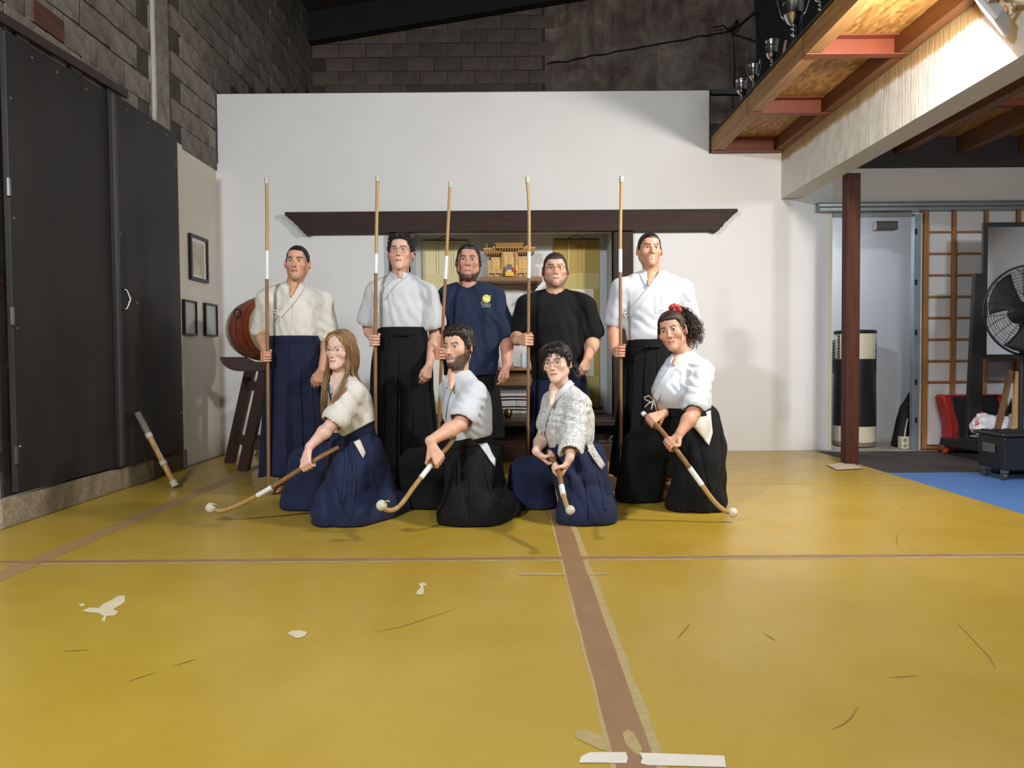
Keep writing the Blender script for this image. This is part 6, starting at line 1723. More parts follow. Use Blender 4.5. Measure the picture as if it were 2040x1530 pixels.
# ------------------------------------------------------------------ the standing row
m_hblack = hair_mat('hair_black', (24, 20, 19)); m_hdark = hair_mat('hair_dark_brown', (36, 26, 22)); m_hbuzz = hair_mat('hair_cropped', (44, 36, 32), 1.3, .7)
G_P = 'people posing with practice staffs'
STAFF_G = 'practice staffs held in the group photo'
def head_at(ex, ey, d, yaw=0, pitch=0, roll=0, s=1.05, **kw):
    M = frame_mat(yaw, pitch, roll); E = W(ex, ey, d - .09)
    H = dict(C=E - M @ np.array([0, -.085, 0]) * s, M=M, s=s); H.update(kw); return H
Zv = np.array([0, 0, 1.0]); Yv = np.array([0, 1.0, 0]); Xv = np.array([1.0, 0, 0])
def torso_spec(N, SA, SB, waist, hip, rw=.135, rc=.150, flat=Yv, ratio=.66):
    ch = (SA + SB) / 2 - Zv * .13
    mid = (SA + SB) / 2
    return [(hip, waist, .15, rw, .05, flat, ratio), (waist, ch, rw, rc, .05, flat, ratio), (ch, mid - Zv * .05, rc, .11, .05, flat, ratio), (SA, SB, .052, .052, .06), (N, SA * .6 + N * .4 + Zv * .01, .05, .048, .05), (N, SB * .6 + N * .4 + Zv * .01, .05, .048, .05)]
def legs_spec(hip, cx, d, sep_=.10, turn=.25, back=0):
    out = []
    for s_ in (-1, 1):
        hp = hip + Xv * s_ * .09 - Zv * .03; kn = np.array([hip[0] + s_ * (sep_ + .0), d - .01, .48]); an = np.array([hip[0] + s_ * sep_, d + .04 + back * s_, .075])
        out += [(hp, kn, .082, .056), (kn, an, .054, .036)] + foot_spec(an, None, nv([s_ * turn, -1, 0]))
    return out
def standing(label, d, H, neck, SA, SB, EA, gripC, pole_axis, wdA, EB, WBp, handB, wy, cx, skin, armr=(.047, .040, .026), hs=1.0, trs=None, chest=()):
    N, SA, SB, EA, EB = W(*neck, d + .03), W(*SA, d), W(*SB, d), W(*EA), W(*EB)
    H['neck'] = N; H['skin'] = skin
    waist = W(cx, wy, d); hip = waist - Zv * .13
    nets = [arm_net(SA - Zv * .02, EA, [gripC, gripC + Yv * .1], lambda f: grip(f, gripC, pole_axis, wdA, 'R', hs), *armr)]
    WB = W(*WBp)
    def hb(f): relaxed(f, WB, *handB, hs); return WB
    nets.append(arm_net(SB - Zv * .02, EB, [WB, WB + nv(handB[0]) * .12], hb, *armr))
    root = make_person(label, (cx_world(cx, d), d, 0), H, nets, torso_spec(N, SA, SB, waist, hip, **(trs or {})) + [c_ + (.02,) for c_ in chest] + legs_spec(hip, cx, d), G_P)
    return root, dict(N=N, SA=SA, SB=SB, EA=EA, EB=EB, waist=waist, hip=hip, WB=WB)
def cx_world(cx, d): return W(cx, 700, d)[0]
def sleeve(S, E, t0, t1, r0, r1, wall=.017):
    a = S + (E - S) * t0; b = S + (E - S) * t1; u = nv(E - S)
    return [(a, b, r0, r1, dict(k=.05)), (b - u * .045, b + u * .12, r1 - (r1 - r0) * .045 / (np.linalg.norm(E - S) * (t1 - t0)) - wall, r1 - wall + .002, dict(k=.006, mode='sub'))]
def gi_stand(K, d, chest_r, waist_r, wy, cx, sleeves, vcut, folds, h=.0062, ratio=.64, blouse=.012, fy=.0):
    N, SA, SB, waist = K['N'], K['SA'], K['SB'], K['waist']
    mid = (SA + SB) / 2; ch = mid - Zv * .12
    pr = [(W(cx, wy + 12, d), W(cx, wy - 14, d), waist_r * .93, waist_r + blouse, dict(flat=Yv, ratio=ratio)), (W(cx, wy - 14, d), ch, waist_r + blouse, chest_r, dict(flat=Yv, ratio=ratio)), (ch, mid - Zv * .03, chest_r, chest_r * .80, dict(flat=Yv, ratio=ratio)),
          (SA - Zv * .005, SB - Zv * .005, .066, .066, dict(k=.06)), (N - Zv * .012, SA * .55 + N * .45 + Zv * .004, .062, .064, dict(k=.05)), (N - Zv * .012, SB * .55 + N * .45 + Zv * .004, .062, .064, dict(k=.05))]
    subs = []
    for s_ in sleeves: pr.append(s_[0]); subs.append(s_[1])
    f = cloth_field(pr, h, folds)
    for p in subs: f.cone(p[0], p[1], p[2], p[3], .006, mode='sub')
    for a, b, ra, rb in vcut: f.cone(a, b, ra, rb, .006, mode='sub')
    f.cut(lambda X, Y, Z: f32(waist[2] - .05) - Z + 0 * X + 0 * Y)
    return f

# ---- man at the left with slicked hair: white gi, navy hakama
d = 5.5
H = head_at(587, 519, d, .05, .02, .03, 1.04, nr=.054, jaw=.88, w=.97, lip=(160, 98, 88), beard=[('tash', .45), ('chin', .30)], browt=1.15, nose=1.1,
            hair=dict(mat=m_hblack, t=.005, top=1.1, amp=.0008, wl=.012, st=(3, .4, .4), zs=[.074, .072, .064, .044, .012, -.006, -.006, .010, -.045, -.072, -.085], hl=.002))
pole1 = [W(535, 981, 5.3), W(534, 800, 5.3), W(532, 600, 5.3), W(532, 430, 5.3), W(531, 357, 5.3)]
g1 = W(532.5, 711, 5.3)
r1, K1_ = standing('man at the far left in white jacket and navy hakama holding an upright staff', d, H, (585, 572), (533, 596), (641, 600), (519, 658, 5.56), g1, Zv, (.05, 1, .3), (657, 668, 5.56), (641, 737, 5.30), ((-.35, -.1, -1), (-.2, .95, -.1), (-.85, -.25, .3)), 672, 587, (206, 158, 130), hs=.96, chest=[(W(580, 590, d - .110), W(586, 562, d + .014), .012, .044)])
hair_cap(H, r1)
sl = [sleeve(K1_['SA'], K1_['EA'], 0, 1.0, .070, .071), sleeve(K1_['SB'], K1_['EB'], 0, 1.02, .070, .074)]
vb = W(580, 592, d - .13); nf = W(586, 562, d - .06)
fo = [fold(.0042, 3, .10, (1, 1, .55)), fold(.003, 8, .055, (1.2, 1, .7)), along(K1_['SA'] + [.05, -.1, -.08], K1_['waist'] + [-.08, -.1, .03], .004, .06, (1, 0, .25), .12, seed=2), along(K1_['SB'], K1_['EB'], .0022, .06, (.5, 0, .8), .10, seed=4), along(K1_['SB'] + [-.06, -.1, -.10], K1_['waist'] + [.10, -.08, .03], .004, .06, (-1, 0, .3), .1, seed=6)]
f = gi_stand(K1_, d, .172, .160, 672, 587, sl, [(vb, nf, .003, .044), (K1_['N'] + [0, -.02, .0], K1_['N'] + [0, -.03, .10], .058, .066)], fo)
cloth_obj('jacket', f, m_linen, r1)
gi_collar(r1, f, K1_['N'], [(566, 565), (569, 575), (575, 586), (583, 597)], [(604, 565), (600, 576), (592, 588), (582, 602), (570, 616), (558, 630)], m_linen, .038, .064, overlap_first='r')
surf_ribbon(f, [(585, 610), (583, 630), (581, 650), (580, 667)], .006, .004).build('lapel_edge', m_linen, r1, smooth=60)
cord_bow(r1, f, 556, 622, .9, tails=((-9, 18), (2, 22)), loops=((-12, -1), (14, -6)))
hakama_stand(r1, (W(587, 700, d)[0], d), W(587, 675, d)[2], .125, (.172, .118), (.262, .20), m_navy, seed=3)
belt = W(587, 676, d)
staff('upright staff held by the man at the far left', pole1, .0118, [((981 - 555) / 624, (981 - 498) / 624)], STAFF_G)

# ---- tall man with wire glasses: short-sleeved white gi, black hakama
d = 5.45
H = head_at(794, 497, d, -.03, .10, .0, 1.06, nr=.052, jaw=.86, w=.95, long=1.02, lip=(176, 110, 100), browk=.7, glasses=dict(r=.022, sq=.95, t=1.0),
            hair=dict(mat=m_hblack, t=.017, top=1.6, amp=.0055, wl=.026, seed=4, hl=.006, zs=[.074, .072, .062, .036, .006, -.005, -.005, .010, -.045, -.072, -.085]))
pole2 = [W(749, 990, 5.28), W(748, 800, 5.28), W(748, 620, 5.28), W(750, 470, 5.28), W(752, 352, 5.28)]
g2 = W(748.5, 679, 5.28)
r2, K2_ = standing('tall man with wire glasses and curly hair in short-sleeved white jacket and black hakama', d, H, (797, 553), (750, 582), (850, 585), (733, 652, 5.55), g2, Zv, (.0, 1, .25), (866, 668, 5.52), (855, 727, 5.25), ((-.2, -.1, -1), (-.5, .8, 0), (-.6, -.6, .2)), 655, 800, (214, 170, 150), armr=(.040, .036, .024), hs=.98, chest=[(W(796, 551, d - .102), W(796, 538, d + .010), .012, .036)])
hair_cap(H, r2)
sl = [sleeve(K2_['SA'], W(728, 662, 5.53), .0, .66, .072, .088), sleeve(K2_['SB'], W(872, 668, 5.5), .0, .68, .072, .090)]
vb = W(796, 553, d - .12); nf = W(796, 538, d - .05)
fo = [fold(.0036, 13, .11, (1, 1, .5)), fold(.0025, 18, .06, (1.2, 1, .7)), along(K2_['SB'] + [-.02, -.1, -.06], K2_['waist'] + [.0, -.1, .08], .0035, .075, (.85, 0, .5), .11, seed=12), along(K2_['SA'] + [.03, -.1, -.06], K2_['SA'] + [.05, -.1, -.2], .005, .05, (1, 0, .2), .08, seed=14)]
f = gi_stand(K2_, d, .168, .158, 655, 800, sl, [(vb, nf, .003, .036), (K2_['N'] + [0, -.02, .01], K2_['N'] + [0, -.03, .11], .056, .062)], fo)
cloth_obj('jacket', f, m_gi2, r2)
gi_collar(r2, f, K2_['N'], [(778, 541), (783, 547), (791, 554), (798, 559)], [(816, 538), (811, 546), (801, 553), (788, 562), (774, 577), (764, 596), (757, 612)], m_gi2, .040, .064, overlap_first='r')
surf_ribbon(f, [(770, 585), (762, 606), (757, 630), (755, 650)], .012, .004).build('lapel_edge', m_gi2, r2, smooth=60)
cord_bow(r2, f, 757, 610, .7, tails=((-1, 30), (3, 26)), loops=((-6, -3), (7, -4)))
hakama_stand(r2, (W(802, 700, d)[0], d), W(800, 658, d)[2], .10, (.168, .118), (.275, .22), m_black, seed=5, twist=-.01)
belt_knot(r2, W(800, 666, d - .135), m_black)
staff('upright staff held by the tall man with wire glasses', pole2, .0118, [((990 - 543) / 638, (990 - 504) / 638)], STAFF_G)

# ---- bearded man in navy T-shirt
d = 5.6
H = head_at(932, 516, d, .0, .02, .02, 1.05, nr=.064, jaw=.98, w=1.0, long=1.10, fat=.006, lip=(170, 110, 102), beard=[('chin', 1.0), ('strap', 1.0)], beardc=(34, 26, 24), nose=1.12,
            hair=dict(mat=m_hblack, t=.008, top=1.5, amp=.0012, wl=.02, hl=.003, seed=6, part=.0, zs=[.072, .070, .062, .040, .008, -.022, -.008, .004, -.045, -.072, -.085], smooth=2))
pole3 = [W(866, 985, 5.36), W(873, 880, 5.36), W(880, 700, 5.34), W(889, 520, 5.32), W(897, 364, 5.3)]
g3 = W(880, 705, 5.34)
r3, K3_ = standing('bearded man in a navy T-shirt with yellow emblem and black shorts', d, H, (933, 574), (892, 592), (984, 592), (870, 664, 5.62), g3, pole3[3] - pole3[2], (-.1, 1, .2), (1010, 672, 5.62), (1009, 728, 5.45), ((-.1, -.12, -1), (-.75, .6, 0), (-.5, -.8, 0)), 700, 940, (204, 152, 130), armr=(.052, .044, .029), hs=1.03, trs=dict(rw=.16, rc=.165))
hair_cap(H, r3)
N, SA, SB = K3_['N'], K3_['SA'], K3_['SB']
mid = (SA + SB) / 2
pr = [(W(938, 800, d), W(938, 700, d), .196, .196, dict(flat=Yv, ratio=.80)), (W(938, 700, d), mid - Zv * .13, .196, .185, dict(flat=Yv, ratio=.70)), (mid - Zv * .13, mid - Zv * .04, .185, .15, dict(flat=Yv, ratio=.66)), (SA, SB, .066, .066, dict(k=.07)), (N - Zv * .02, SA * .6 + N * .4, .062, .066, dict(k=.06)), (N - Zv * .02, SB * .6 + N * .4, .062, .066, dict(k=.06))]
sl = [sleeve(SA, K3_['EA'], 0, .86, .072, .086), sleeve(SB, K3_['EB'], 0, .86, .072, .084)]
fo = [fold(.004, 23, .13, (1, 1, .5)), fold(.0028, 28, .07, (1.3, 1, .5)), along(SB + [-.03, -.1, -.05], W(960, 740, d - .1), .005, .07, (.9, 0, .35), .12, seed=22), along(SA + [.03, -.1, -.05], W(910, 740, d - .1), .004, .07, (.9, 0, -.3), .12, seed=25)]
f = cloth_field(pr + [s_[0] for s_ in sl], .0065, fo)
for s_ in sl: p = s_[1]; f.cone(p[0], p[1], p[2], p[3], .006, mode='sub')
f.cone(N + [0, -.028, .0], N + [0, -.04, .12], .073, .078, .006, mode='sub')
zh = W(938, 748, d)[2]; f.cut(lambda X, Y, Z: f32(zh) - Z + .006 * np.sin(X * 25) + 0 * Y)
cloth_obj('t_shirt', f, m_tnavy, r3)
ring = [N + np.array([.074 * math.cos(a), -.026 + .072 * math.sin(a), .012 + .030 * math.sin(a)]) for a in np.linspace(0, 2 * PI, 33)]
MB().tube(ring, .008, 8, caps=False).build('neckband', m_tnavy, r3, smooth=180)
# emblem: yellow disc, white bird-like streak, thin staff line, two lines of lettering
cN, g = f.hit(969, 595, .004)
em = MB(); a0 = np.linspace(0, 2 * PI, 33)
k_ = cN[1] / F
def on(px, py, o): p, g_ = f.hit(px, py, o); return p
G = [[on(969 + 8.2 * r_ * math.cos(a), 595 + 8.0 * r_ * math.sin(a), .003) for a in a0] for r_ in (.02, .4, .75, 1.0)]
eo = em.grid(G).build('emblem', mat('emblem_yellow', (206, 196, 74), .7, .04), r3, smooth=180)
def flatpoly(pix, o, name, mt, par):
    return MB().add([on(x, y, o) for x, y in pix], [tuple(range(len(pix)))]).build(name, mt, par)
m_prw = mat('print_white', (226, 230, 232), .7, .02)
flatpoly([(962, 591), (965, 593.5), (968.5, 594.3), (971.5, 595.6), (976, 598.2), (975, 599.2), (971, 597.8), (967, 597.6), (964.2, 596.4), (966, 595.6), (962.3, 593)], .0048, 'bird_mark', m_prw, eo)
MB().tube([on(978.3, 588, .004), on(976.5, 591, .004)], .0016, 5).build('staff_mark', m_prw, eo); MB().tube([on(957.6, 604.5, .004), on(959.5, 602, .004), on(961.5, 601, .004)], .0016, 5).build('staff_mark', m_prw, eo)
for txt, y, wpx in (('NAGINATA', 606.4, 19), ('LUXEMBOURG', 610.8, 18.5)):
    me = text_mesh(txt, .02); xs_ = [v.co.x for v in me.vertices]; w_ = max(xs_) - min(xs_); sc_ = wpx * k_ / w_
    c0 = on(967.5, y, .004)
    for v in me.vertices:
        xx = v.co.x * sc_; zz = v.co.y * (3.9 * k_ / .0145)
        pp, gg = f.hit(967.5 + xx / k_, y - zz / k_, .0045); 
        v.co = Vector(tuple((pp if pp is not None else c0) - world_loc(r3)))
    link('lettering', me, m_prw, r3)
# black shorts
zs1 = W(938, 742, d)[2]; zs0 = W(938, 872, d)[2]
pr = [(W(938, 735, d), W(938, 760, d), .15, .165, dict(flat=Yv, ratio=.7))]
for s_ in (-1, 1): pr.append((K3_['hip'] + Xv * s_ * .085, np.array([K3_['hip'][0] + s_ * .115, d + .01, zs0]), .100, .125, dict(k=.03)))
fs = cloth_field(pr, .008, [fold(.006, 33, .12, (1, 1, .4))]); fs.cut(lambda X, Y, Z: f32(zs0) - Z + 0 * X + 0 * Y)
cloth_obj('shorts', fs, m_black, r3)
staff('leaning staff held by the bearded man in the navy T-shirt', pole3, .0115, [((985 - 553) / 621, (985 - 507) / 621)], STAFF_G)

# ---- man with oval glasses in black T-shirt, navy hakama
d = 5.55
H = head_at(1107, 533, d, -.02, .03, -.02, 1.05, nr=.060, jaw=.96, w=1.03, fat=.004, lip=(178, 116, 108), beard=[('strap', .55), ('chin', .40), ('shadow', .08)], browk=.75, glasses=dict(r=.020, sq=.72, t=1.0, mat=mat('dark_wire', (80, 70, 64), .3, metal=.7)), nose=1.1,
            hair=dict(mat=m_hbuzz, t=.0042, top=1.4, amp=.0010, wl=.010, hl=.003, seed=7, peak=.004, zs=[.060, .059, .056, .040, .008, -.014, -.012, .008, -.045, -.072, -.085]))
pole4 = [W(1051, 985, 5.32), W(1052, 800, 5.32), W(1053, 620, 5.32), W(1054, 430, 5.3), W(1050, 355, 5.3)]
g4 = W(1052.5, 678, 5.32)
r4, K4_ = standing('man with narrow glasses in a plain black T-shirt and navy hakama', d, H, (1106, 586), (1050, 610), (1165, 610), (1030, 672, 5.62), g4, Zv, (-.55, .8, .1), (1184, 674, 5.6), (1171, 712, 5.38), ((-.2, -.1, -1), (-.6, .75, 0), (-.6, -.7, 0)), 700, 1110, (210, 164, 138), armr=(.055, .047, .030), hs=1.03, trs=dict(rw=.155, rc=.17))
hair_cap(H, r4)
N, SA, SB = K4_['N'], K4_['SA'], K4_['SB']; mid = (SA + SB) / 2
pr = [(W(1112, 800, d), W(1110, 700, d), .192, .190, dict(flat=Yv, ratio=.72)), (W(1110, 700, d), mid - Zv * .13, .190, .185, dict(flat=Yv, ratio=.70)), (mid - Zv * .13, mid - Zv * .04, .185, .15, dict(flat=Yv, ratio=.66)), (SA, SB, .068, .068, dict(k=.07)), (N - Zv * .02, SA * .6 + N * .4, .062, .068, dict(k=.06)), (N - Zv * .02, SB * .6 + N * .4, .062, .068, dict(k=.06))]
sl = [sleeve(SA, K4_['EA'], 0, .80, .076, .086), sleeve(SB, K4_['EB'], 0, .80, .076, .088)]
fo = [fold(.004, 43, .13, (1, 1, .5)), fold(.0028, 48, .07, (1.3, 1, .5)), along(SB + [-.03, -.1, -.05], W(1130, 740, d - .1), .005, .07, (.9, 0, .35), .12, seed=42)]
f = cloth_field(pr + [s_[0] for s_ in sl], .0065, fo)
for s_ in sl: p = s_[1]; f.cone(p[0], p[1], p[2], p[3], .006, mode='sub')
f.cone(N + [0, -.028, .0], N + [0, -.04, .12], .069, .074, .006, mode='sub')
zh4 = W(1110, 754, d)[2]; f.cut(lambda X, Y, Z: f32(zh4) - Z + .006 * np.sin(X * 22) + 0 * Y)
cloth_obj('t_shirt', f, m_tblack, r4)
ring = [N + np.array([.070 * math.cos(a), -.026 + .068 * math.sin(a), .012 + .030 * math.sin(a)]) for a in np.linspace(0, 2 * PI, 33)]
MB().tube(ring, .008, 8, caps=False).build('neckband', m_tblack, r4, smooth=180)
hakama_stand(r4, (W(1114, 700, d)[0], d), W(1110, 735, d)[2], .10, (.168, .12), (.265, .21), m_navy, seed=8)
staff('upright staff held by the man in the black T-shirt', pole4, .0115, [((985 - 552) / 630, (985 - 500) / 630)], STAFF_G)

# ---- smiling man at the right: white gi with name patch, black hakama
d = 5.5
H = head_at(1299, 492.5, d, .03, .03, .02, 1.03, nr=.056, jaw=.92, w=1.0, smile=.005, teeth=True, mouth=1.15, lip=(160, 96, 84), browt=1.15, nose=1.15, beard=[('shadow', .10)],
            hair=dict(mat=m_hblack, t=.005, top=1.3, amp=.0008, wl=.012, hl=.002, seed=9, zs=[.068, .066, .058, .036, .006, -.012, -.010, .008, -.045, -.072, -.085]))
pole5 = [W(1236, 985, 5.3), W(1237, 800, 5.3), W(1236, 620, 5.3), W(1236, 470, 5.3), W(1238, 354, 5.3)]
g5 = W(1237, 701, 5.3)
r5, K5_ = standing('smiling man in white jacket with name patch and black hakama', d, H, (1300, 548), (1238, 575), (1360, 578), (1222, 648, 5.56), g5, Zv, (.0, 1, .3), (1376, 650, 5.58), (1362, 715, 5.5), ((-.2, -.1, -1), (-.5, .8, 0), (-.6, -.6, .2)), 679, 1300, (200, 150, 124), hs=1.0, chest=[(W(1291, 568, d - .112), W(1299, 540, d + .014), .012, .044)])
hair_cap(H, r5)
sl = [sleeve(K5_['SA'], K5_['EA'], 0, .86, .072, .078), sleeve(K5_['SB'], K5_['EB'], 0, .92, .074, .080)]
vb = W(1291, 570, d - .13); nf = W(1299, 540, d - .06)
fo = [fold(.0036, 53, .11, (1, 1, .5)), fold(.0022, 58, .06, (1.2, 1, .7)), along(W(1252, 625, d - .12), W(1320, 665, d - .12), .004, .07, (.5, 0, .85), .08, seed=52), along(K5_['SB'], K5_['EB'], .0025, .06, (.6, 0, .8), .10, seed=54)]
f = gi_stand(K5_, d, .185, .168, 679, 1300, sl, [(vb, nf, .003, .044), (K5_['N'] + [0, -.02, .0], K5_['N'] + [0, -.03, .10], .058, .066)], fo)
cloth_obj('jacket', f, m_gi, r5)
gi_collar(r5, f, K5_['N'], [(1279, 543), (1283, 553), (1289, 565), (1297, 577)], [(1318, 542), (1313, 553), (1304, 565), (1292, 580), (1277, 600), (1262, 618), (1254, 630)], m_gi, .036, .064, overlap_first='r')
cord_bow(r5, f, 1253, 627, .8, tails=((-6, 12), (8, 6)), loops=((-8, -5), (9, -5)))
np_ = surf_patch(f, [(1305, 588), (1330.5, 586), (1331, 622), (1305.5, 623.5)], 8, 10, .0035).build('name_patch', mat('patch_white', (232, 232, 226), .7, .02), r5, smooth=180)
m_ink = mat('patch_ink', (58, 62, 66), .7)
k_ = (d - .13) / F
for i, ch in enumerate(('\u0391', '\u0391', 'S', '\u039b', ')')):       # column of characters
    me = text_mesh(ch, .019)
    cyp = 593 + i * 5.6; cxp = 1316.8 + i * .25
    c0 = f.hit(cxp, cyp, .0045)[0]
    for v in me.vertices: v.co = Vector(tuple(c0 + np.array([v.co.x, -.0008, v.co.y]) - world_loc(r5)))
    link('character', me, m_ink, np_).location = (0, 0, 0)
for (xa, ya, xb, yb, wd_) in ((1304.5, 589.6, 1327.5, 588.2, .0055), (1312, 619.3, 1323, 618.3, .006)):
    p0, p1 = f.hit(xa, ya, .0045)[0], f.hit(xb, yb, .0045)[0]; n_ = 11
    mb = MB()
    for i in range(n_):
        c = p0 + (p1 - p0) * (i + .5) / n_; h_ = wd_ * (.5 + .4 * ((i * 7) % 3) / 2); w_ = np.linalg.norm(p1 - p0) / n_ * .36
        mb.box((c[0] - w_, c[1] - .0006, c[2] - h_ / 2), (c[0] + w_, c[1] + .0002, c[2] + h_ / 2))
    o = mb.build('small_lettering', m_ink, np_); o['kind'] = 'stuff'
hakama_stand(r5, (W(1302, 700, d)[0], d), W(1300, 682, d)[2], .10, (.182, .122), (.30, .22), m_black, seed=10)
belt_knot(r5, W(1298, 690, d - .14), m_black)
staff('upright staff held by the smiling man at the right', pole5, .0115, [((985 - 541) / 631, (985 - 495) / 631)], STAFF_G)
# ------------------------------------------------------------------ the kneeling row
def PX(px, py, d, r=None):
    p = W(px, py, d); return p if r is None else (p, r * d / F)
def prim_chain(pts, **o):
    Q = [PX(*p) for p in pts]
    return [(a, b, ra, rb, o) for (a, ra), (b, rb) in zip(Q[:-1], Q[1:])]
def kneel_hakama(root, chains, mt, folds=(), h=.0078, name='hakama'):
    pr = []
    for ch, o in chains: pr += prim_chain(ch, **o)
    pts, R = [], 0
    for p in pr: pts += [p[0], p[1]]; R = max(R, p[2], p[3])
    lo, hi = bounds(pts, R + .04); lo[2] = -.03
    f = Field(lo, hi, h)
    for a, b, ra, rb, o in pr: f.cone(a, b, ra, rb, o.get('k', .04), o.get('flat'), o.get('ratio', 1.0), o.get('mode', 'add'))
    for fn in folds: f.disp(fn)
    f.cut(lambda X, Y, Z: f32(.004) - Z + 0 * X + 0 * Y)
    cloth_obj(name, f, mt, root); return f
def kneeler(label, base, H, arms, coarse):
    nets = []
    for S, E, pts, fn, r in arms: nets.append(arm_net(S, E, pts, fn, *r))
    return make_person(label, base, H, nets, coarse, G_P)
def ball_tip(root, c, r, cord=None):
    m_ = mat('taped_ball', (206, 200, 184), .75, .14, 60, .8, 90, bdist=.004)
    b = bmesh.new(); bmesh.ops.create_icosphere(b, subdivisions=3, radius=r)
    for v in b.verts: v.co *= 1 + .05 * mnoise.noise(v.co * 90) + .04 * mnoise.noise(v.co * 40)
    me = bpy.data.meshes.new('ball_tip'); b.to_mesh(me); b.free()
    o = link('ball_tip', me, m_, root); o.location = tuple(np.array(c) - world_loc(root)); me.shade_smooth()
    if cord:
        MB().tube([np.array(c) + np.array(q) for q in cord], .0028, 6).build('yellow_cord', mat('yellow_cord', (206, 200, 60), .6), root, smooth=180)
def fl(px, d, r, z=.03): return (px, 713 + (CAMZ - z) * F / d - (px - 1020) * ROLL, d, r)
def waist_cut(f, a, b, d):
    p, q = W(*a, d), W(*b, d); n = nv(np.cross(Yv, q - p)); n = n if n[2] > 0 else -n
    f.cut(lambda X, Y, Z: -((X - f32(p[0])) * f32(n[0]) + (Y - f32(p[1])) * f32(n[1]) + (Z - f32(p[2])) * f32(n[2])))
def pleat_lines(root, f, lines, mt):
    for ln in lines: surf_ribbon(f, ln, .016, .007).build('pleat', mt, root, smooth=60)
r_f = (.040, .036, .023); r_m = (.046, .041, .026)

# ---- girl with long fair hair and big glasses
H = head_at(663.5, 697, 4.62, -.38, -.02, .04, .98, nr=.044, soft=1, jaw=.84, w=.95, long=.95, skin=(226, 188, 172), lip=(196, 118, 112), brow=(128, 100, 80), browk=.5, nose=.88, mouth=.88, glasses=dict(r=.027, sq=.95, t=1.1, mat=mat('pale_wire', (196, 184, 172), .3, metal=.6)))
N = W(678, 752, 4.62); SB = W(704, 782, 4.50); SA = W(668, 775, 4.75); E = W(661, 846, 4.40); g = W(614, 925, 4.33)
H['neck'] = N
stB = W(672, 892, 4.52)
ax_ = nv(W(470, 1008, 4.40) - g)
SAe = W(668, 850, 4.82)
waist = W(698, 862, 4.66); hip = W(705, 905, 4.66)
coarse = [(hip, waist, .10, .085, .05), (waist, W(699, 812, 4.66), .085, .085, .05), (W(699, 812, 4.66), W(692, 780, 4.64), .085, .07, .05), (SA, SB, .04, .04, .05), (N, (SA + N) / 2, .04, .04, .04), (N, (SB + N) / 2, .04, .04, .04),
          (hip, W(616, 932, 4.86), .07, .05), (W(616, 932, 4.86), W(618, 1000, 4.92), .05, .035), (hip, W(682, 1006, 4.47), .07, .05), (W(682, 1006, 4.47), W(760, 1005, 4.72), .05, .035)]
coarse.append((W(666, 786, 4.515), W(672, 752, 4.612), .011, .036, .02))
rk1 = kneeler('kneeling girl with long fair hair and large glasses in white jacket and navy hakama', (W(690, 1030, 4.6)[0], 4.6, 0), H,
              [(SB - Zv * .01, E, [g, g + Zv * .1], lambda f: grip(f, g, ax_, (.45, .25, .85), 'L', .92, -.055), r_f), (SA, SAe, [W(655, 900, 4.6)], lambda f: relaxed(f, W(676, 890, 4.74), (.3, -.3, -1), (1, 0, 0), (0, -1, 0), .9), r_f)], coarse)
mid = (SA + SB) / 2
pr = prim_chain([(697, 868, 4.66, 34), (700, 850, 4.66, 39), (698, 815, 4.64, 38), (692, 785, 4.62, 34), (686, 770, 4.62, 26)], k=.04, flat=(.5, .85, 0), ratio=.85)
pr += [(SA, SB, .056, .056, dict(k=.05)), (N - Zv * .015, (SB + N) / 2, .050, .056, dict(k=.05)), (N - Zv * .015, (SA + N) / 2, .050, .056, dict(k=.05)), (W(715, 845, 4.62), W(712, 800, 4.62), .085, .08, dict(k=.06))]
sl = sleeve(SB, E, 0, .80, .062, .080); sl2 = sleeve(SA, SAe, 0, .8, .055, .06)
fo = [fold(.0036, 63, .10, (1, 1, .5)), fold(.0022, 68, .05, (1.2, 1, .7)), along(SB + [0, -.05, -.05], W(725, 840, 4.5), .004, .06, (.8, 0, .5), .10, seed=62)]
f = cloth_field(pr + [sl[0], sl2[0]], .0058, fo)
for p in (sl[1],): f.cone(p[0], p[1], p[2], p[3], .006, mode='sub')
f.cone(W(664, 786, 4.5), W(670, 752, 4.55), .004, .036, .006, mode='sub'); f.cone(N + [0, -.01, .01], N + [-.02, -.02, .10], .046, .052, .006, mode='sub')
waist_cut(f, (660, 884), (738, 842), 4.66)
cloth_obj('jacket', f, m_gi3, rk1)
gi_collar(rk1, f, N, [(660, 764), (660, 774), (662, 784)], [(694, 752), (685, 762), (676, 775), (669, 791)], m_gi3, .038, .054, dirf=(-.45, -.9, 0), overlap_first='r')
hk = [([(718, 852, 4.70, 24), (712, 866, 4.69, 34), (702, 885, 4.68, 40)], dict(k=.04)), ([(696, 872, 4.68, 31), (698, 885, 4.68, 41), (705, 915, 4.68, 50)], dict(k=.04)),
      ([(692, 908, 4.72, 42), (650, 918, 4.78, 34), (608, 924, 4.84, 30)], dict(k=.03)),
      ([(606, 922, 4.84, 30), fl(598, 4.88, 38)], dict(k=.03)), ([(640, 925, 4.80, 28), fl(634, 4.86, 34)], dict(k=.03)), ([fl(598, 4.88, 38), fl(640, 4.86, 36)], dict(k=.03)),
      ([(708, 912, 4.66, 50), (690, 960, 4.52, 44), (670, 1000, 4.42, 36)], dict(k=.03)),
      ([(668, 996, 4.42, 34), fl(662, 4.40, 40), fl(700, 4.42, 49), fl(745, 4.58, 44), fl(785, 4.74, 32)], dict(k=.03)),
      ([(722, 915, 4.68, 46), fl(738, 4.66, 54)], dict(k=.04)), ([(735, 890, 4.74, 24), fl(765, 4.78, 34)], dict(k=.04))]
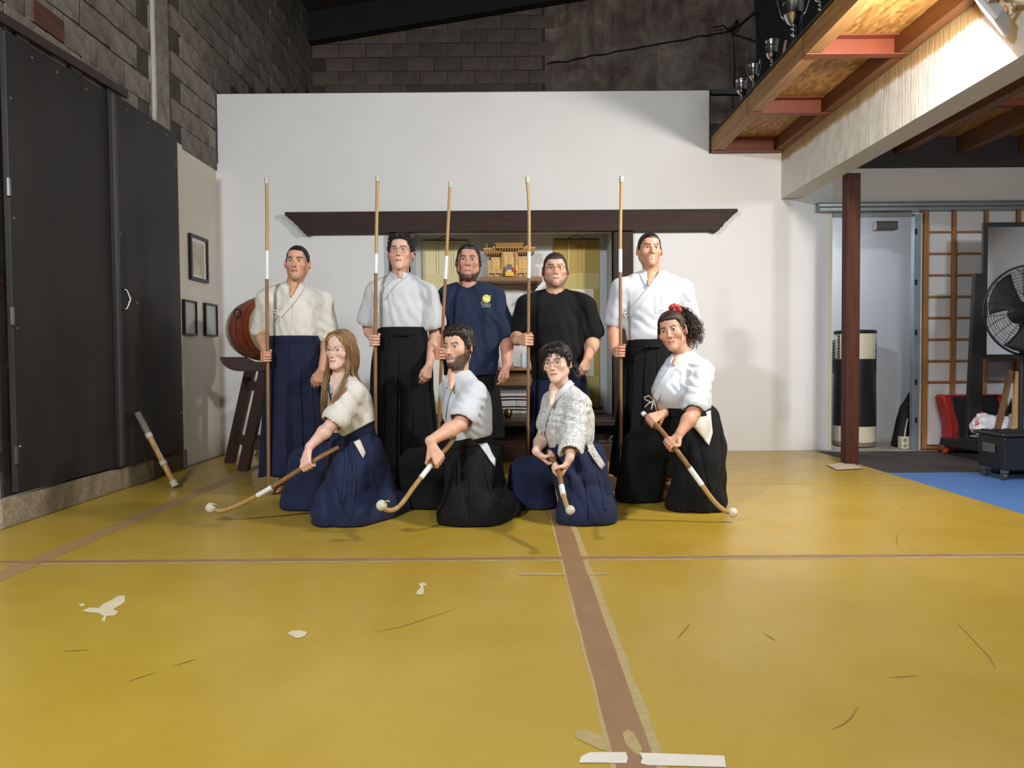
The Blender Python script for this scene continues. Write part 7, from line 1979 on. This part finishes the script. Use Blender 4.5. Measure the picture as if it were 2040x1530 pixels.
fo = [fold(.005, 71, .16, (1, 1, .6)), along(W(690, 880, 4.5), W(660, 1010, 4.25), .013, 0.128, (1, .3, .12), .16, 2, seed=71), along(W(600, 940, 4.4), W(615, 1005, 4.4), .011, 0.105, (.3, 0, 1), .12, 2, seed=73), along(W(720, 880, 4.6), W(745, 1010, 4.5), .014, 0.135, (1, 0, -.25), .15, 2, seed=75)]
fh = kneel_hakama(rk1, hk, m_navy2, fo)
surf_ribbon(fh, [(664, 889), (685, 877), (705, 866), (722, 857), (738, 850)], .055, .012).build('belt', m_navy, rk1, smooth=60)
surf_ribbon(fh, [(664, 885), (663, 905), (662, 930), (668, 955), (676, 985), (682, 1005)], .020, .006).build('belt_end', m_navy, rk1, smooth=60)
pleat_lines(rk1, fh, [[(690, 892), (690, 930), (684, 985), (676, 1030)], [(702, 888), (706, 930), (704, 985), (700, 1035)], [(728, 905), (740, 950), (752, 1000)]], m_navy2)
surf_patch(fh, [(705, 881), (716, 876), (727, 902), (722, 914)], 6, 8, .005).build('jacket_tail', m_gi3, rk1, smooth=180, solid=.003)
st, P = staff('staff with taped ball held low by the girl with long fair hair', [stB, W(655, 901, 4.46), g, W(536, 974, 4.37), W(490, 999, 4.40), W(455, 1014, 4.42), W(437, 1018, 4.43), W(424, 1014, 4.44)], .0135, [(.545, .665)], STAFF_G, cap=False)
ball_tip(st, W(420, 1012, 4.44), .031, [(.02, -.02, .02), (.03, -.028, .03), (.045, -.02, .02), (.035, -.01, .028)])
# long straight hair: locks from a centre parting
m_fair = hair_mat('hair_fair', (150, 116, 76), 1.5, .4)
def lock_hair(H, root, paths, mt, name='hair', r=.0055, n=5, taper=.35, jitter=.004, seed=1, kind=None):
    rnd = random.Random(seed); mb = MB()
    for pth, cnt, spread in paths:
        for _ in range(cnt):
            o0 = np.array([rnd.gauss(0, 1) for _ in range(3)]) * spread[0]; o1 = np.array([rnd.gauss(0, 1) for _ in range(3)]) * spread[1]
            k = len(pth); Q = [np.array(p) + o0 * (1 - i / (k - 1)) + o1 * (i / (k - 1)) + np.array([rnd.gauss(0, jitter) for _ in range(3)]) for i, p in enumerate(pth)]
            ln = rnd.uniform(.86, 1.0); Q = resample(Q, 14); Q = Q[:max(5, int(14 * ln))]
            rr = [r * (1 - (1 - taper) * (i / (len(Q) - 1)) ** 2) * rnd.uniform(.85, 1.1) for i in range(len(Q))]
            mb.tube(Q, rr, n, flat=.6)
    o = mb.build(name, mt, root, smooth=180, fix=False)
    if kind: o['kind'] = kind
    return o
def LH(H, p): return H['C'] + (H['M'] @ np.array(p, float)) * H.get('s', 1)
H['hair'] = dict(mat=m_fair, t=.010, top=1.2, amp=.0012, wl=.012, st=(.5, .5, .5), hl=.002, peak=-.05, pw=.036, zs=[.040, .040, .030, .0, -.05, -.07, -.08, -.09, -.1, -.11, -.12])
hair_cap(H, rk1)
paths = []
front = {-1: [(657, 770), (648, 800), (642, 835)], 1: [(690, 760), (676, 790), (654, 830)]}
for sx in (-1, 1):
    for k in range(9):
        u = k / 8                                     # from the forehead to the back
        y0 = -.062 + .12 * u; p0 = LH(H, (sx * .006, y0 + .01, .112 - .25 * max(0, abs(y0) - .03)))
        p1 = LH(H, (sx * .062, y0 * .8 - .008, .075)); p2 = LH(H, (sx * (.084 - .012 * (u < .15)), y0 * .75 + .006, .005)); p3 = LH(H, (sx * (.086 - .016 * (u < .2)), y0 * .7 + .012, -.075))
        if sx < 0:
            q = [W(646 + 5 * u, 760, 4.52 + .10 * u), W(643 + 6 * u, 800, 4.50 + .08 * u), W(642 + 7 * u, 842 - 10 * u, 4.48 + .08 * u)]
        elif u < .35:
            q = [W(690 - 6 * u, 752, 4.50), W(676, 782, 4.42), W(656, 832, 4.40)] if u < .2 else [W(700, 750, 4.56), W(708, 768, 4.50), W(690, 775, 4.44), W(664, 800, 4.40), W(652, 838, 4.42)]
        else:
            q = [W(703 + 4 * u, 745, 4.62 + .05 * u), W(716 + 5 * u, 775, 4.62 + .04 * u), W(732 + 4 * u, 812, 4.64), W(736 + 4 * u, 850, 4.66)]
        paths.append(([p0, p1, p2, p3] + q, 52 if u > .1 else 36, (.006, .008)))
lock_hair(H, rk1, paths, m_fair, 'long_hair', .0021, 4, seed=3, jitter=.0025, kind='stuff')

# ---- bearded young man with dark hair
H = head_at(896.5, 691, 4.62, -.52, .02, -.04, 1.02, nr=.052, jaw=.96, w=.97, skin=(220, 176, 150), lip=(178, 112, 102), beard=[('full', 1.0), ('tash', .85), ('side', .9), ('soul', .5), ('chin', .8)], beardc=(50, 36, 28), nose=1.05, browt=1.05, browk=.75)
H['hair'] = dict(mat=m_hdark, t=.016, top=1.5, amp=.0045, wl=.028, hl=.006, seed=14, zs=[.066, .064, .058, .036, .004, -.02, -.02, .004, -.045, -.072, -.085], peak=.006)
N = W(914, 750, 4.66); SB = W(944, 784, 4.52); SA = W(896, 778, 4.82); E = W(916, 845, 4.38); g = W(868, 915, 4.20)
H['neck'] = N
SAe = W(905, 845, 4.90); waist = W(936, 868, 4.66); hip = W(938, 905, 4.66)
axd = nv(W(800, 1000, 4.05) - g)
coarse = [(hip, waist, .105, .09, .05), (waist, W(932, 815, 4.68), .09, .09, .05), (W(932, 815, 4.68), W(926, 784, 4.68), .09, .07, .05), (SA, SB, .045, .045, .05), (N, (SA + N) / 2, .05, .048, .04), (N, (SB + N) / 2, .05, .048, .04), (hip, W(838, 935, 4.90), .08, .055), (W(838, 935, 4.90), W(840, 1000, 4.96), .055, .04), (hip, W(930, 1003, 4.48), .08, .055), (W(930, 1003, 4.48), W(985, 1003, 4.70), .055, .04)]
coarse.append((W(898, 775, 4.515), W(904, 742, 4.632), .011, .040, .02))
rk2 = kneeler('kneeling bearded young man in white jacket and black hakama', (W(920, 1030, 4.6)[0], 4.6, 0), H,
              [(SB - Zv * .01, E, [g, g + Zv * .1], lambda f: grip(f, g, axd, (.25, .45, .85), 'L', 1.0, -.05), r_m), (SA, SAe, [W(880, 890, 4.7)], lambda f: relaxed(f, W(912, 890, 4.80), (.3, -.3, -1), (1, 0, 0), (0, -1, 0), 1.0), r_m)], coarse)
hair_cap(H, rk2)
pr = prim_chain([(934, 872, 4.66, 38), (932, 852, 4.66, 43), (930, 815, 4.66, 43), (926, 788, 4.66, 38), (922, 770, 4.66, 30)], k=.04, flat=(.6, .8, 0), ratio=.85)
pr += [(SA, SB, .064, .064, dict(k=.05)), (N - Zv * .015, (SB + N) / 2, .058, .062, dict(k=.05)), (N - Zv * .015, (SA + N) / 2, .058, .062, dict(k=.05)), (W(950, 850, 4.64), W(948, 800, 4.64), .085, .085, dict(k=.06))]
sl = sleeve(SB, E, 0, .72, .070, .084); sl2 = sleeve(SA, SAe, 0, .8, .06, .064)
fo = [fold(.0034, 83, .11, (1, 1, .5)), fold(.002, 88, .05, (1.2, 1, .7)), along(W(905, 780, 4.45), W(900, 830, 4.4), .004, .06, (.8, .2, .5), .08, seed=82), along(W(965, 800, 4.5), W(950, 850, 4.5), .004, .05, (.5, 0, .85), .08, seed=84)]
f = cloth_field(pr + [sl[0], sl2[0]], .0060, fo)
for p in (sl[1],): f.cone(p[0], p[1], p[2], p[3], .006, mode='sub')
f.cone(W(897, 775, 4.50), W(902, 742, 4.56), .004, .040, .006, mode='sub'); f.cone(N + [-.01, -.01, .01], N + [-.03, -.03, .10], .054, .060, .006, mode='sub')
waist_cut(f, (900, 881), (972, 867), 4.66)
cloth_obj('jacket', f, m_gi, rk2)
gi_collar(rk2, f, N, [(893, 752), (891, 762), (892, 772)], [(929, 733), (920, 744), (908, 758), (897, 778), (891, 800), (888, 830), (888, 860)], m_gi, .042, .062, dirf=(-.6, -.8, 0), overlap_first='r')
hk = [([(936, 864, 4.69, 38), (936, 885, 4.70, 42)], dict(k=.04)), ([(934, 872, 4.70, 34), (936, 890, 4.70, 43), (942, 915, 4.70, 50)], dict(k=.04)),
      ([(928, 910, 4.74, 42), (880, 922, 4.80, 36), (830, 928, 4.88, 33)], dict(k=.03)),
      ([(828, 926, 4.88, 34), fl(820, 4.92, 42)], dict(k=.03)), ([(860, 928, 4.84, 32), fl(858, 4.90, 38)], dict(k=.03)), ([fl(820, 4.92, 42), fl(866, 4.88, 38)], dict(k=.03)),
      ([(942, 912, 4.68, 52), (934, 960, 4.54, 46), (922, 1000, 4.42, 38)], dict(k=.03)),
      ([(920, 995, 4.42, 36), fl(914, 4.40, 42), fl(955, 4.41, 52), fl(995, 4.58, 42)], dict(k=.03)),
      ([(958, 915, 4.70, 42), fl(968, 4.68, 50)], dict(k=.04)), ([(972, 900, 4.76, 22), fl(985, 4.78, 28)], dict(k=.04))]
fo = [fold(.005, 91, .16, (1, 1, .6)), along(W(935, 885, 4.5), W(920, 1010, 4.25), .013, 0.128, (1, .3, .1), .16, 2, seed=91), along(W(960, 890, 4.6), W(990, 1010, 4.5), .013, 0.120, (1, 0, -.3), .14, 2, seed=95), along(W(830, 940, 4.4), W(840, 1000, 4.4), .011, 0.120, (.25, 0, 1), .12, 2, seed=93)]
fh = kneel_hakama(rk2, hk, m_black, fo)
surf_ribbon(fh, [(897, 889), (915, 886), (940, 881), (960, 877), (974, 873)], .050, .012).build('belt', m_black, rk2, smooth=60)
pleat_lines(rk2, fh, [[(912, 895), (914, 930), (912, 985), (905, 1030)], [(930, 893), (936, 930), (940, 985), (940, 1040)], [(962, 925), (975, 970), (985, 1010)]], m_black)
surf_patch(fh, [(950, 881), (966, 876), (986, 915), (985, 930)], 6, 10, .005).build('jacket_tail', m_gi, rk2, smooth=180, solid=.003)
st, P = staff('staff with taped ball held low by the kneeling bearded young man', [W(905, 872, 4.46), W(890, 893, 4.30), g, W(826, 968, 4.08), W(806, 996, 4.02), W(790, 1013, 4.0), W(774, 1017, 3.99), W(764, 1012, 3.99)], .0135, [(.47, .60)], STAFF_G, cap=False)
ball_tip(st, W(760, 1007, 3.99), .029, [(.02, -.015, .02), (.028, -.02, .028), (.045, -.015, .022), (.036, -.01, .03)])

# ---- young woman with round glasses in stitched white jacket
H = head_at(1100.5, 723, 4.58, -.38, .0, -.10, .98, nr=.046, soft=1, jaw=.82, w=.96, long=.95, skin=(228, 192, 174), lip=(186, 112, 108), brow=(36, 26, 24), browt=1.05, browk=.85, nose=.9, mouth=.95, glasses=dict(r=.0235, sq=.9, t=1.0, mat=mat('gold_wire', (150, 120, 84), .3, metal=.8)))
H['hair'] = dict(mat=m_hblack, t=.016, top=1.3, amp=.003, wl=.03, hl=.006, seed=21, zs=[.055, .054, .052, .034, .002, -.035, -.03, .004, -.045, -.075, -.09], lumps=[((.02, .10, -.03), (.05, .045, .055)), ((.01, .08, .03), (.06, .05, .06))])
N = W(1122, 778, 4.62); SB = W(1153, 806, 4.50); SA = W(1102, 800, 4.80); E = W(1141, 868, 4.40); g = W(1111, 932, 4.18)
H['neck'] = N
SAe = W(1080, 872, 4.74); waist = W(1130, 882, 4.64); hip = W(1140, 915, 4.64); g2_ = W(1095, 909, 4.42)
ax3 = nv(W(1124, 985, 3.92) - W(1095, 900, 4.42))
coarse = [(hip, waist, .10, .085, .05), (waist, W(1136, 835, 4.64), .085, .085, .05), (W(1136, 835, 4.64), W(1130, 808, 4.64), .085, .068, .05), (SA, SB, .04, .04, .05), (N, (SA + N) / 2, .042, .04, .04), (N, (SB + N) / 2, .042, .04, .04), (hip, W(1052, 950, 4.85), .07, .05), (W(1052, 950, 4.85), W(1056, 1000, 4.90), .05, .035), (hip, W(1153, 1004, 4.47), .07, .05), (W(1153, 1004, 4.47), W(1190, 1000, 4.66), .05, .035)]
coarse += foot_spec(np.array([*WZ(1108, 1012)[:2], .07]) + [0, .13, 0], None, (-.3, -1, 0))
coarse.append((W(1096, 808, 4.498), W(1108, 772, 4.62), .012, .045, .02))
rk3 = kneeler('kneeling young woman with round glasses in stitch-patterned white jacket', (W(1140, 1030, 4.6)[0], 4.6, 0), H,
              [(SB - Zv * .01, E, [g, g + Zv * .1], lambda f: grip(f, g, ax3, (.25, .5, .75), 'L', .92), r_f), (SA, SAe, [g2_], lambda f: grip(f, g2_, ax3, (-.5, .5, .6), 'R', .92), r_f)], coarse)
hair_cap(H, rk3)
fr = []
for k in range(12):
    x0 = -.062 + .124 * k / 11; s_ = 1 if x0 > .01 else -1
    p0 = LH(H, (x0 * .55, -.03, .118)); p1 = LH(H, (x0 * .92 + s_ * .004, -.074, .092)); p2 = LH(H, (x0 * 1.10 + s_ * .008, -.092 + .25 * abs(x0), .058 - .2 * abs(x0))); p3 = LH(H, (x0 * 1.16 + s_ * .012, -.096 + .4 * abs(x0), .032 - .7 * max(0, abs(x0) - .02)))
    fr.append(([p0, p1, p2, p3], 20 if abs(x0 - .01) > .02 else 6, (.003, .004)))
for k in range(6):
    fr.append(([LH(H, (.04, .06, .06)), LH(H, (.05, .11, .03)), LH(H, (.055, .13, -.02)), LH(H, (.05 + .01 * k, .12, -.075 - .008 * k))], 26, (.014, .018)))
for k in range(3): fr.append(([LH(H, (-.058, -.055, .08)), LH(H, (-.076, -.062, .03)), LH(H, (-.078, -.055, -.02)), LH(H, (-.074, -.05, -.07))], 16, (.004, .005)))
lock_hair(H, rk3, fr, m_hdark, 'fringe', .0022, 4, jitter=.0015, seed=8, kind='stuff')
pr = prim_chain([(1130, 886, 4.64, 36), (1132, 868, 4.64, 43), (1133, 835, 4.62, 44), (1128, 810, 4.62, 37), (1124, 795, 4.62, 28)], k=.04, flat=(.4, .9, 0), ratio=.85)
pr += [(SA, SB, .058, .058, dict(k=.05)), (N - Zv * .015, (SB + N) / 2, .052, .058, dict(k=.05)), (N - Zv * .015, (SA + N) / 2, .052, .058, dict(k=.05)), (W(1152, 868, 4.60), W(1152, 830, 4.60), .085, .08, dict(k=.06))]
wr3 = grip(Field((-1, 0, -1), (-.9, .1, -.9), .05), g, ax3, (.25, .5, .75), 'L', .92); sl = [None, None]; e_ = E + (wr3 - E) * .72; u_ = nv(wr3 - E); sl[0] = (SB, E, .066, .072, dict(k=.05)); slx = (E, e_, .071, .072, dict(k=.04)); sl[1] = (e_ - u_ * .04, e_ + u_ * .12, .054, .057); sl2 = sleeve(SA, SAe, 0, .62, .062, .066)
fo = [fold(.004, 103, .10, (1, 1, .5)), fold(.0024, 108, .05, (1.2, 1, .7)), along(SB + [0, -.06, -.05], W(1130, 890, 4.35), .005, .055, (.4, 0, 1), .09, seed=102), along(W(1105, 830, 4.5), W(1110, 880, 4.5), .004, .05, (.4, 0, .9), .08, seed=105)]
f = cloth_field(pr + [sl[0], slx, sl2[0]], .0058, fo)
for p in (sl[1],): f.cone(p[0], p[1], p[2], p[3], .006, mode='sub')
f.cone(W(1094, 808, 4.48), W(1106, 772, 4.54), .006, .046, .006, mode='sub'); f.cone(N + [-.01, -.01, .01], N + [-.03, -.03, .10], .048, .056, .006, mode='sub')
waist_cut(f, (1095, 896), (1168, 884), 4.62)
cloth_obj('jacket', f, m_sash, rk3)
gi_collar(rk3, f, N, [(1102, 779), (1095, 788), (1091, 798), (1092, 808)], [(1136, 765), (1127, 776), (1114, 788), (1101, 804), (1093, 822), (1088, 842), (1087, 855)], m_gi, .036, .058, dirf=(-.45, -.9, 0), overlap_first='r')
cord_bow(rk3, f, 1086, 856, .8, tails=((-11, 20), (4, 24)), loops=((-8, 2), (8, 0)))
hk = [([(1132, 880, 4.65, 35), (1134, 900, 4.66, 40)], dict(k=.04)), ([(1130, 888, 4.66, 31), (1134, 903, 4.66, 42), (1145, 928, 4.66, 50)], dict(k=.04)),
      ([(1130, 922, 4.70, 40), (1090, 936, 4.76, 34), (1048, 942, 4.82, 31)], dict(k=.03)),
      ([(1046, 940, 4.82, 31), fl(1042, 4.86, 38)], dict(k=.03)), ([(1078, 940, 4.78, 30), fl(1072, 4.84, 34)], dict(k=.03)), ([fl(1042, 4.86, 38), fl(1080, 4.83, 30)], dict(k=.03)),
      ([(1150, 922, 4.64, 50), (1152, 965, 4.52, 44), (1150, 1002, 4.41, 37)], dict(k=.03)),
      ([(1150, 1000, 4.41, 36), fl(1148, 4.38, 39), fl(1180, 4.41, 49), fl(1194, 4.58, 34)], dict(k=.03)),
      ([(1168, 922, 4.66, 42), fl(1176, 4.62, 48)], dict(k=.04))]
fo = [fold(.005, 111, .16, (1, 1, .6)), along(W(1145, 895, 4.5), W(1150, 1010, 4.25), .013, 0.128, (1, .3, .1), .16, 2, seed=111), along(W(1175, 890, 4.6), W(1195, 1010, 4.5), .013, 0.120, (1, 0, -.3), .14, 2, seed=115), along(W(1050, 950, 4.4), W(1060, 1000, 4.4), .013, 0.105, (.35, 0, 1), .12, 2, seed=113)]
fh = kneel_hakama(rk3, hk, m_navy2, fo)
surf_ribbon(fh, [(1099, 903), (1120, 899), (1142, 895), (1168, 890)], .045, .012).build('belt', m_navy, rk3, smooth=60)
pleat_lines(rk3, fh, [[(1135, 908), (1138, 940), (1140, 990), (1136, 1035)], [(1155, 906), (1165, 945), (1172, 990), (1175, 1038)], [(1190, 945), (1200, 985), (1206, 1015)]], m_navy2)
surf_patch(fh, [(1158, 882), (1176, 880), (1204, 926), (1196, 936)], 6, 10, .006).build('jacket_tail', m_sash, rk3, smooth=180, solid=.003)
st, P = staff('staff with smooth pale ball pointed at the camera by the woman in the stitched jacket', [W(1094, 897, 4.47), g2_, g, W(1121, 980, 3.95), W(1127, 1002, 3.85), W(1131, 1013, 3.80), W(1134, 1016, 3.76)], .0135, [(.66, .78)], STAFF_G, cap=False)
ball_tip(st, W(1136, 1016, 3.73), .0235)

# ---- young woman with curly ponytail and red hair tie
H = head_at(1332, 658.5, 4.80, -.45, -.04, -.20, 1.02, nr=.048, soft=1, jaw=.88, w=.97, skin=(208, 160, 134), lip=(186, 104, 98), brow=(44, 30, 26), browk=.8, nose=1.0, mouth=1.05, smile=.003)
m_curl = hair_mat('hair_curly_brown', (48, 32, 26), 1.7)
H['hair'] = dict(mat=m_curl, t=.011, top=1.2, amp=.0016, wl=.014, hl=.003, seed=31, zs=[.062, .060, .054, .034, .000, -.012, -.012, .008, -.045, -.075, -.09])
N = W(1365, 712, 4.86); SB = W(1399, 742, 4.72); SA = W(1346, 730, 5.04); E = W(1381, 824, 4.54); g = W(1337, 882, 4.42)
H['neck'] = N
SAe = W(1312, 790, 4.96); g2_ = W(1300, 838, 4.67); waist = W(1362, 812, 4.82); hip = W(1375, 850, 4.82)
ax4 = nv(W(1440, 1016, 4.34) - W(1284, 825, 4.72))
coarse = [(hip, waist, .105, .09, .05), (waist, W(1362, 775, 4.84), .09, .09, .05), (W(1362, 775, 4.84), W(1362, 745, 4.85), .09, .07, .05), (SA, SB, .042, .042, .05), (N, (SA + N) / 2, .045, .045, .04), (N, (SB + N) / 2, .045, .045, .04), (hip, W(1284, 898, 5.03), .075, .052), (W(1284, 898, 5.03), W(1280, 985, 5.07), .05, .036), (hip, W(1392, 960, 4.80), .075, .055), (W(1392, 960, 4.80), W(1412, 985, 4.88), .05, .036)]
coarse += foot_spec(np.array([*WZ(1322, 996)[:2], .07]) + [.06, .10, 0], None, (-.75, -.65, 0))
coarse.append((W(1342, 728, 4.715), W(1354, 706, 4.832), .011, .040, .02))
rk4 = kneeler('kneeling young woman with curly ponytail and red hair tie in white jacket', (W(1370, 1010, 4.82)[0], 4.82, 0), H,
              [(SB - Zv * .01, E, [g, g + Zv * .1], lambda f: grip(f, g, ax4, (.5, .3, .8), 'L', .95, -.03), r_m), (SA, SAe, [g2_], lambda f: grip(f, g2_, ax4, (.3, .6, .6), 'R', .95), r_f)], coarse)
hair_cap(H, rk4)
# curls
cr = random.Random(5); mb = MB()
pc = W(1352, 622, 4.88)
for k in range(620):
    a = cr.uniform(0, 2 * PI); b = cr.uniform(-1, 1)
    d0 = nv(np.array([cr.gauss(.75, .5), cr.gauss(.15, .55), cr.gauss(-.15, .55)]))
    L_ = cr.uniform(.10, .20); ph = cr.uniform(0, 6); wl = cr.uniform(.035, .05); am = cr.uniform(.007, .012)
    e1 = nv(np.cross(d0, (0.1, .2, 1))); e2 = np.cross(d0, e1); Q = []
    for i in range(13):
        t_ = i / 12; c = pc + d0 * L_ * t_ * (1 - .25 * t_) + np.array([.015, .0, -.11]) * t_ ** 1.6 * (L_ / .16)
        an = ph + t_ * L_ / wl * 2 * PI
        Q.append(c + (e1 * math.cos(an) + e2 * math.sin(an)) * am * min(1, t_ * 3))
    mb.tube(Q, [.0029 * (1 - .5 * i / 12) for i in range(13)], 4)
for k in range(26):
    sx = -1 if k < 16 else 1
    p0 = LH(H, (sx * .066, -.045 + .02 * cr.random(), .06)); am = .006; ph = cr.uniform(0, 6); Q = []
    for i in range(10):
        t_ = i / 9; c = p0 + (H['M'] @ np.array([sx * .02 * t_, -.02 * t_ + cr.uniform(-.002, .002), -.13 * t_ * cr.uniform(.9, 1.0)])); an = ph + t_ * 12
        Q.append(c + np.array([math.cos(an), math.sin(an), 0]) * am * t_)
    mb.tube(Q, .0012, 4)
o = mb.build('curls', m_curl, rk4, smooth=180, fix=False); o['kind'] = 'stuff'
MB().ball(W(1371, 645, 4.92), (.048, .05, .062), 18, 12).build('hair_volume', m_curl, rk4, smooth=180)
tie = MB(); tc = W(1345, 616, 4.82); tn = H['M'] @ nv([.25, .75, .6]); e1 = nv(np.cross(tn, (1, 0, 0))); e2 = np.cross(tn, e1)
tie.tube([tc + (e1 * math.cos(a) + e2 * math.sin(a)) * (.027 + .004 * math.sin(a * 9)) + tn * .006 * math.sin(a * 7) for a in np.linspace(0, 2 * PI, 49)], [.013 + .0035 * math.sin(i * 2.1) for i in range(49)], 8, caps=False)
tie.build('hair_tie', cloth('red_scrunchie', (206, 74, 70), .12), rk4, smooth=180)
pr = prim_chain([(1362, 820, 4.82, 42), (1358, 800, 4.82, 46), (1352, 775, 4.80, 47), (1356, 750, 4.82, 41), (1360, 732, 4.84, 32)], k=.04, flat=(.5, .85, 0), ratio=.85)
pr += [(SA, SB, .062, .062, dict(k=.05)), (N - Zv * .015, (SB + N) / 2, .055, .060, dict(k=.05)), (N - Zv * .015, (SA + N) / 2, .055, .060, dict(k=.05)), (W(1330, 778, 4.74), W(1338, 762, 4.78), .085, .08, dict(k=.05)), (W(1384, 800, 4.82), W(1384, 760, 4.82), .10, .095, dict(k=.06))]
sl = sleeve(SB, E, 0, .84, .068, .078); sl2 = sleeve(SA, SAe, 0, .8, .064, .07)
fo = [fold(.003, 123, .12, (1, 1, .5)), fold(.002, 128, .06, (1.2, 1, .7)), along(W(1362, 745, 4.67), W(1350, 770, 4.62), .005, .05, (.9, 0, .3), .06, seed=122), along(SB, E, .005, .055, (.4, 0, 1), .09, seed=125)]
f = cloth_field(pr + [sl[0], sl2[0]], .0060, fo)
for p in (sl[1],): f.cone(p[0], p[1], p[2], p[3], .006, mode='sub')
f.cone(W(1340, 728, 4.70), W(1352, 706, 4.76), .004, .040, .006, mode='sub'); f.cone(N + [-.01, -.01, .01], N + [-.04, -.03, .09], .050, .057, .006, mode='sub')
waist_cut(f, (1310, 812), (1405, 814), 4.8)
cloth_obj('jacket', f, m_gi, rk4)
gi_collar(rk4, f, N, [(1350, 706), (1345, 715), (1341, 726)], [(1378, 688), (1370, 700), (1357, 714), (1344, 730), (1332, 748), (1320, 768), (1309, 792)], m_gi, .040, .060, dirf=(-.55, -.85, 0), overlap_first='r')
cord_bow(rk4, f, 1306, 796, 1.1, tails=((-17, 12), (6, 22)), loops=((-16, -7), (-4, 12)))
hk = [([(1360, 808, 4.83, 43), (1364, 830, 4.84, 46)], dict(k=.04)), ([(1362, 820, 4.84, 38), (1366, 838, 4.84, 46), (1378, 865, 4.84, 53)], dict(k=.04)),
      ([(1355, 866, 4.86, 46), (1315, 878, 4.92, 40), (1276, 892, 5.00, 34)], dict(k=.03)),
      ([(1274, 890, 5.00, 34), fl(1262, 5.04, 38)], dict(k=.03)), ([(1305, 890, 4.95, 32), fl(1288, 5.03, 32)], dict(k=.03)),
      ([(1384, 868, 4.82, 55), (1390, 925, 4.76, 50), (1390, 965, 4.72, 44)], dict(k=.03)),
      ([(1380, 960, 4.72, 42), fl(1366, 4.74, 39), fl(1398, 4.75, 47), fl(1420, 4.82, 27)], dict(k=.03)),
      ([(1402, 835, 4.90, 32), (1416, 890, 4.88, 29), (1419, 950, 4.86, 26), fl(1420, 4.86, 26)], dict(k=.04))]
fo = [fold(.005, 131, .16, (1, 1, .6)), along(W(1340, 850, 4.67), W(1350, 1000, 4.47), .014, 0.128, (1, .3, .2), .14, 2, seed=131), along(W(1400, 880, 4.72), W(1410, 1000, 4.62), .013, 0.120, (1, 0, -.1), .14, 2, seed=135), along(W(1270, 900, 4.62), W(1270, 990, 4.62), .011, 0.120, (1, 0, .35), .12, 2, seed=133)]
fh = kneel_hakama(rk4, hk, m_black, fo)
surf_ribbon(fh, [(1318, 822), (1335, 823), (1360, 824), (1385, 824), (1404, 822)], .050, .012).build('belt', m_black, rk4, smooth=60)
pleat_lines(rk4, fh, [[(1330, 835), (1335, 880), (1345, 940), (1350, 1000)], [(1350, 835), (1362, 890), (1375, 950), (1380, 1008)], [(1402, 900), (1412, 950), (1420, 1000)]], m_black)
surf_patch(fh, [(1372, 838), (1414, 818), (1419, 862), (1412, 888)], 8, 10, .006).build('jacket_tail', m_gi3, rk4, smooth=180, solid=.003)
st, P = staff('staff with taped ball held in both hands by the woman with the curly ponytail', [W(1285, 826, 4.72), g2_, g, W(1392, 957, 4.38), W(1418, 993, 4.36), W(1436, 1012, 4.35), W(1448, 1019, 4.35), W(1456, 1021, 4.35)], .0140, [(.60, .74)], STAFF_G, cap=False)
ball_tip(st, W(1460, 1021, 4.35), .028)
q = W(1283, 825, 4.72); MB().lathe([(.0145, -.01), (.0155, 0), (.0155, .012), (.012, .016)], q, 14, ax4 * -1).build('butt_cap', m_band, st, smooth=50)
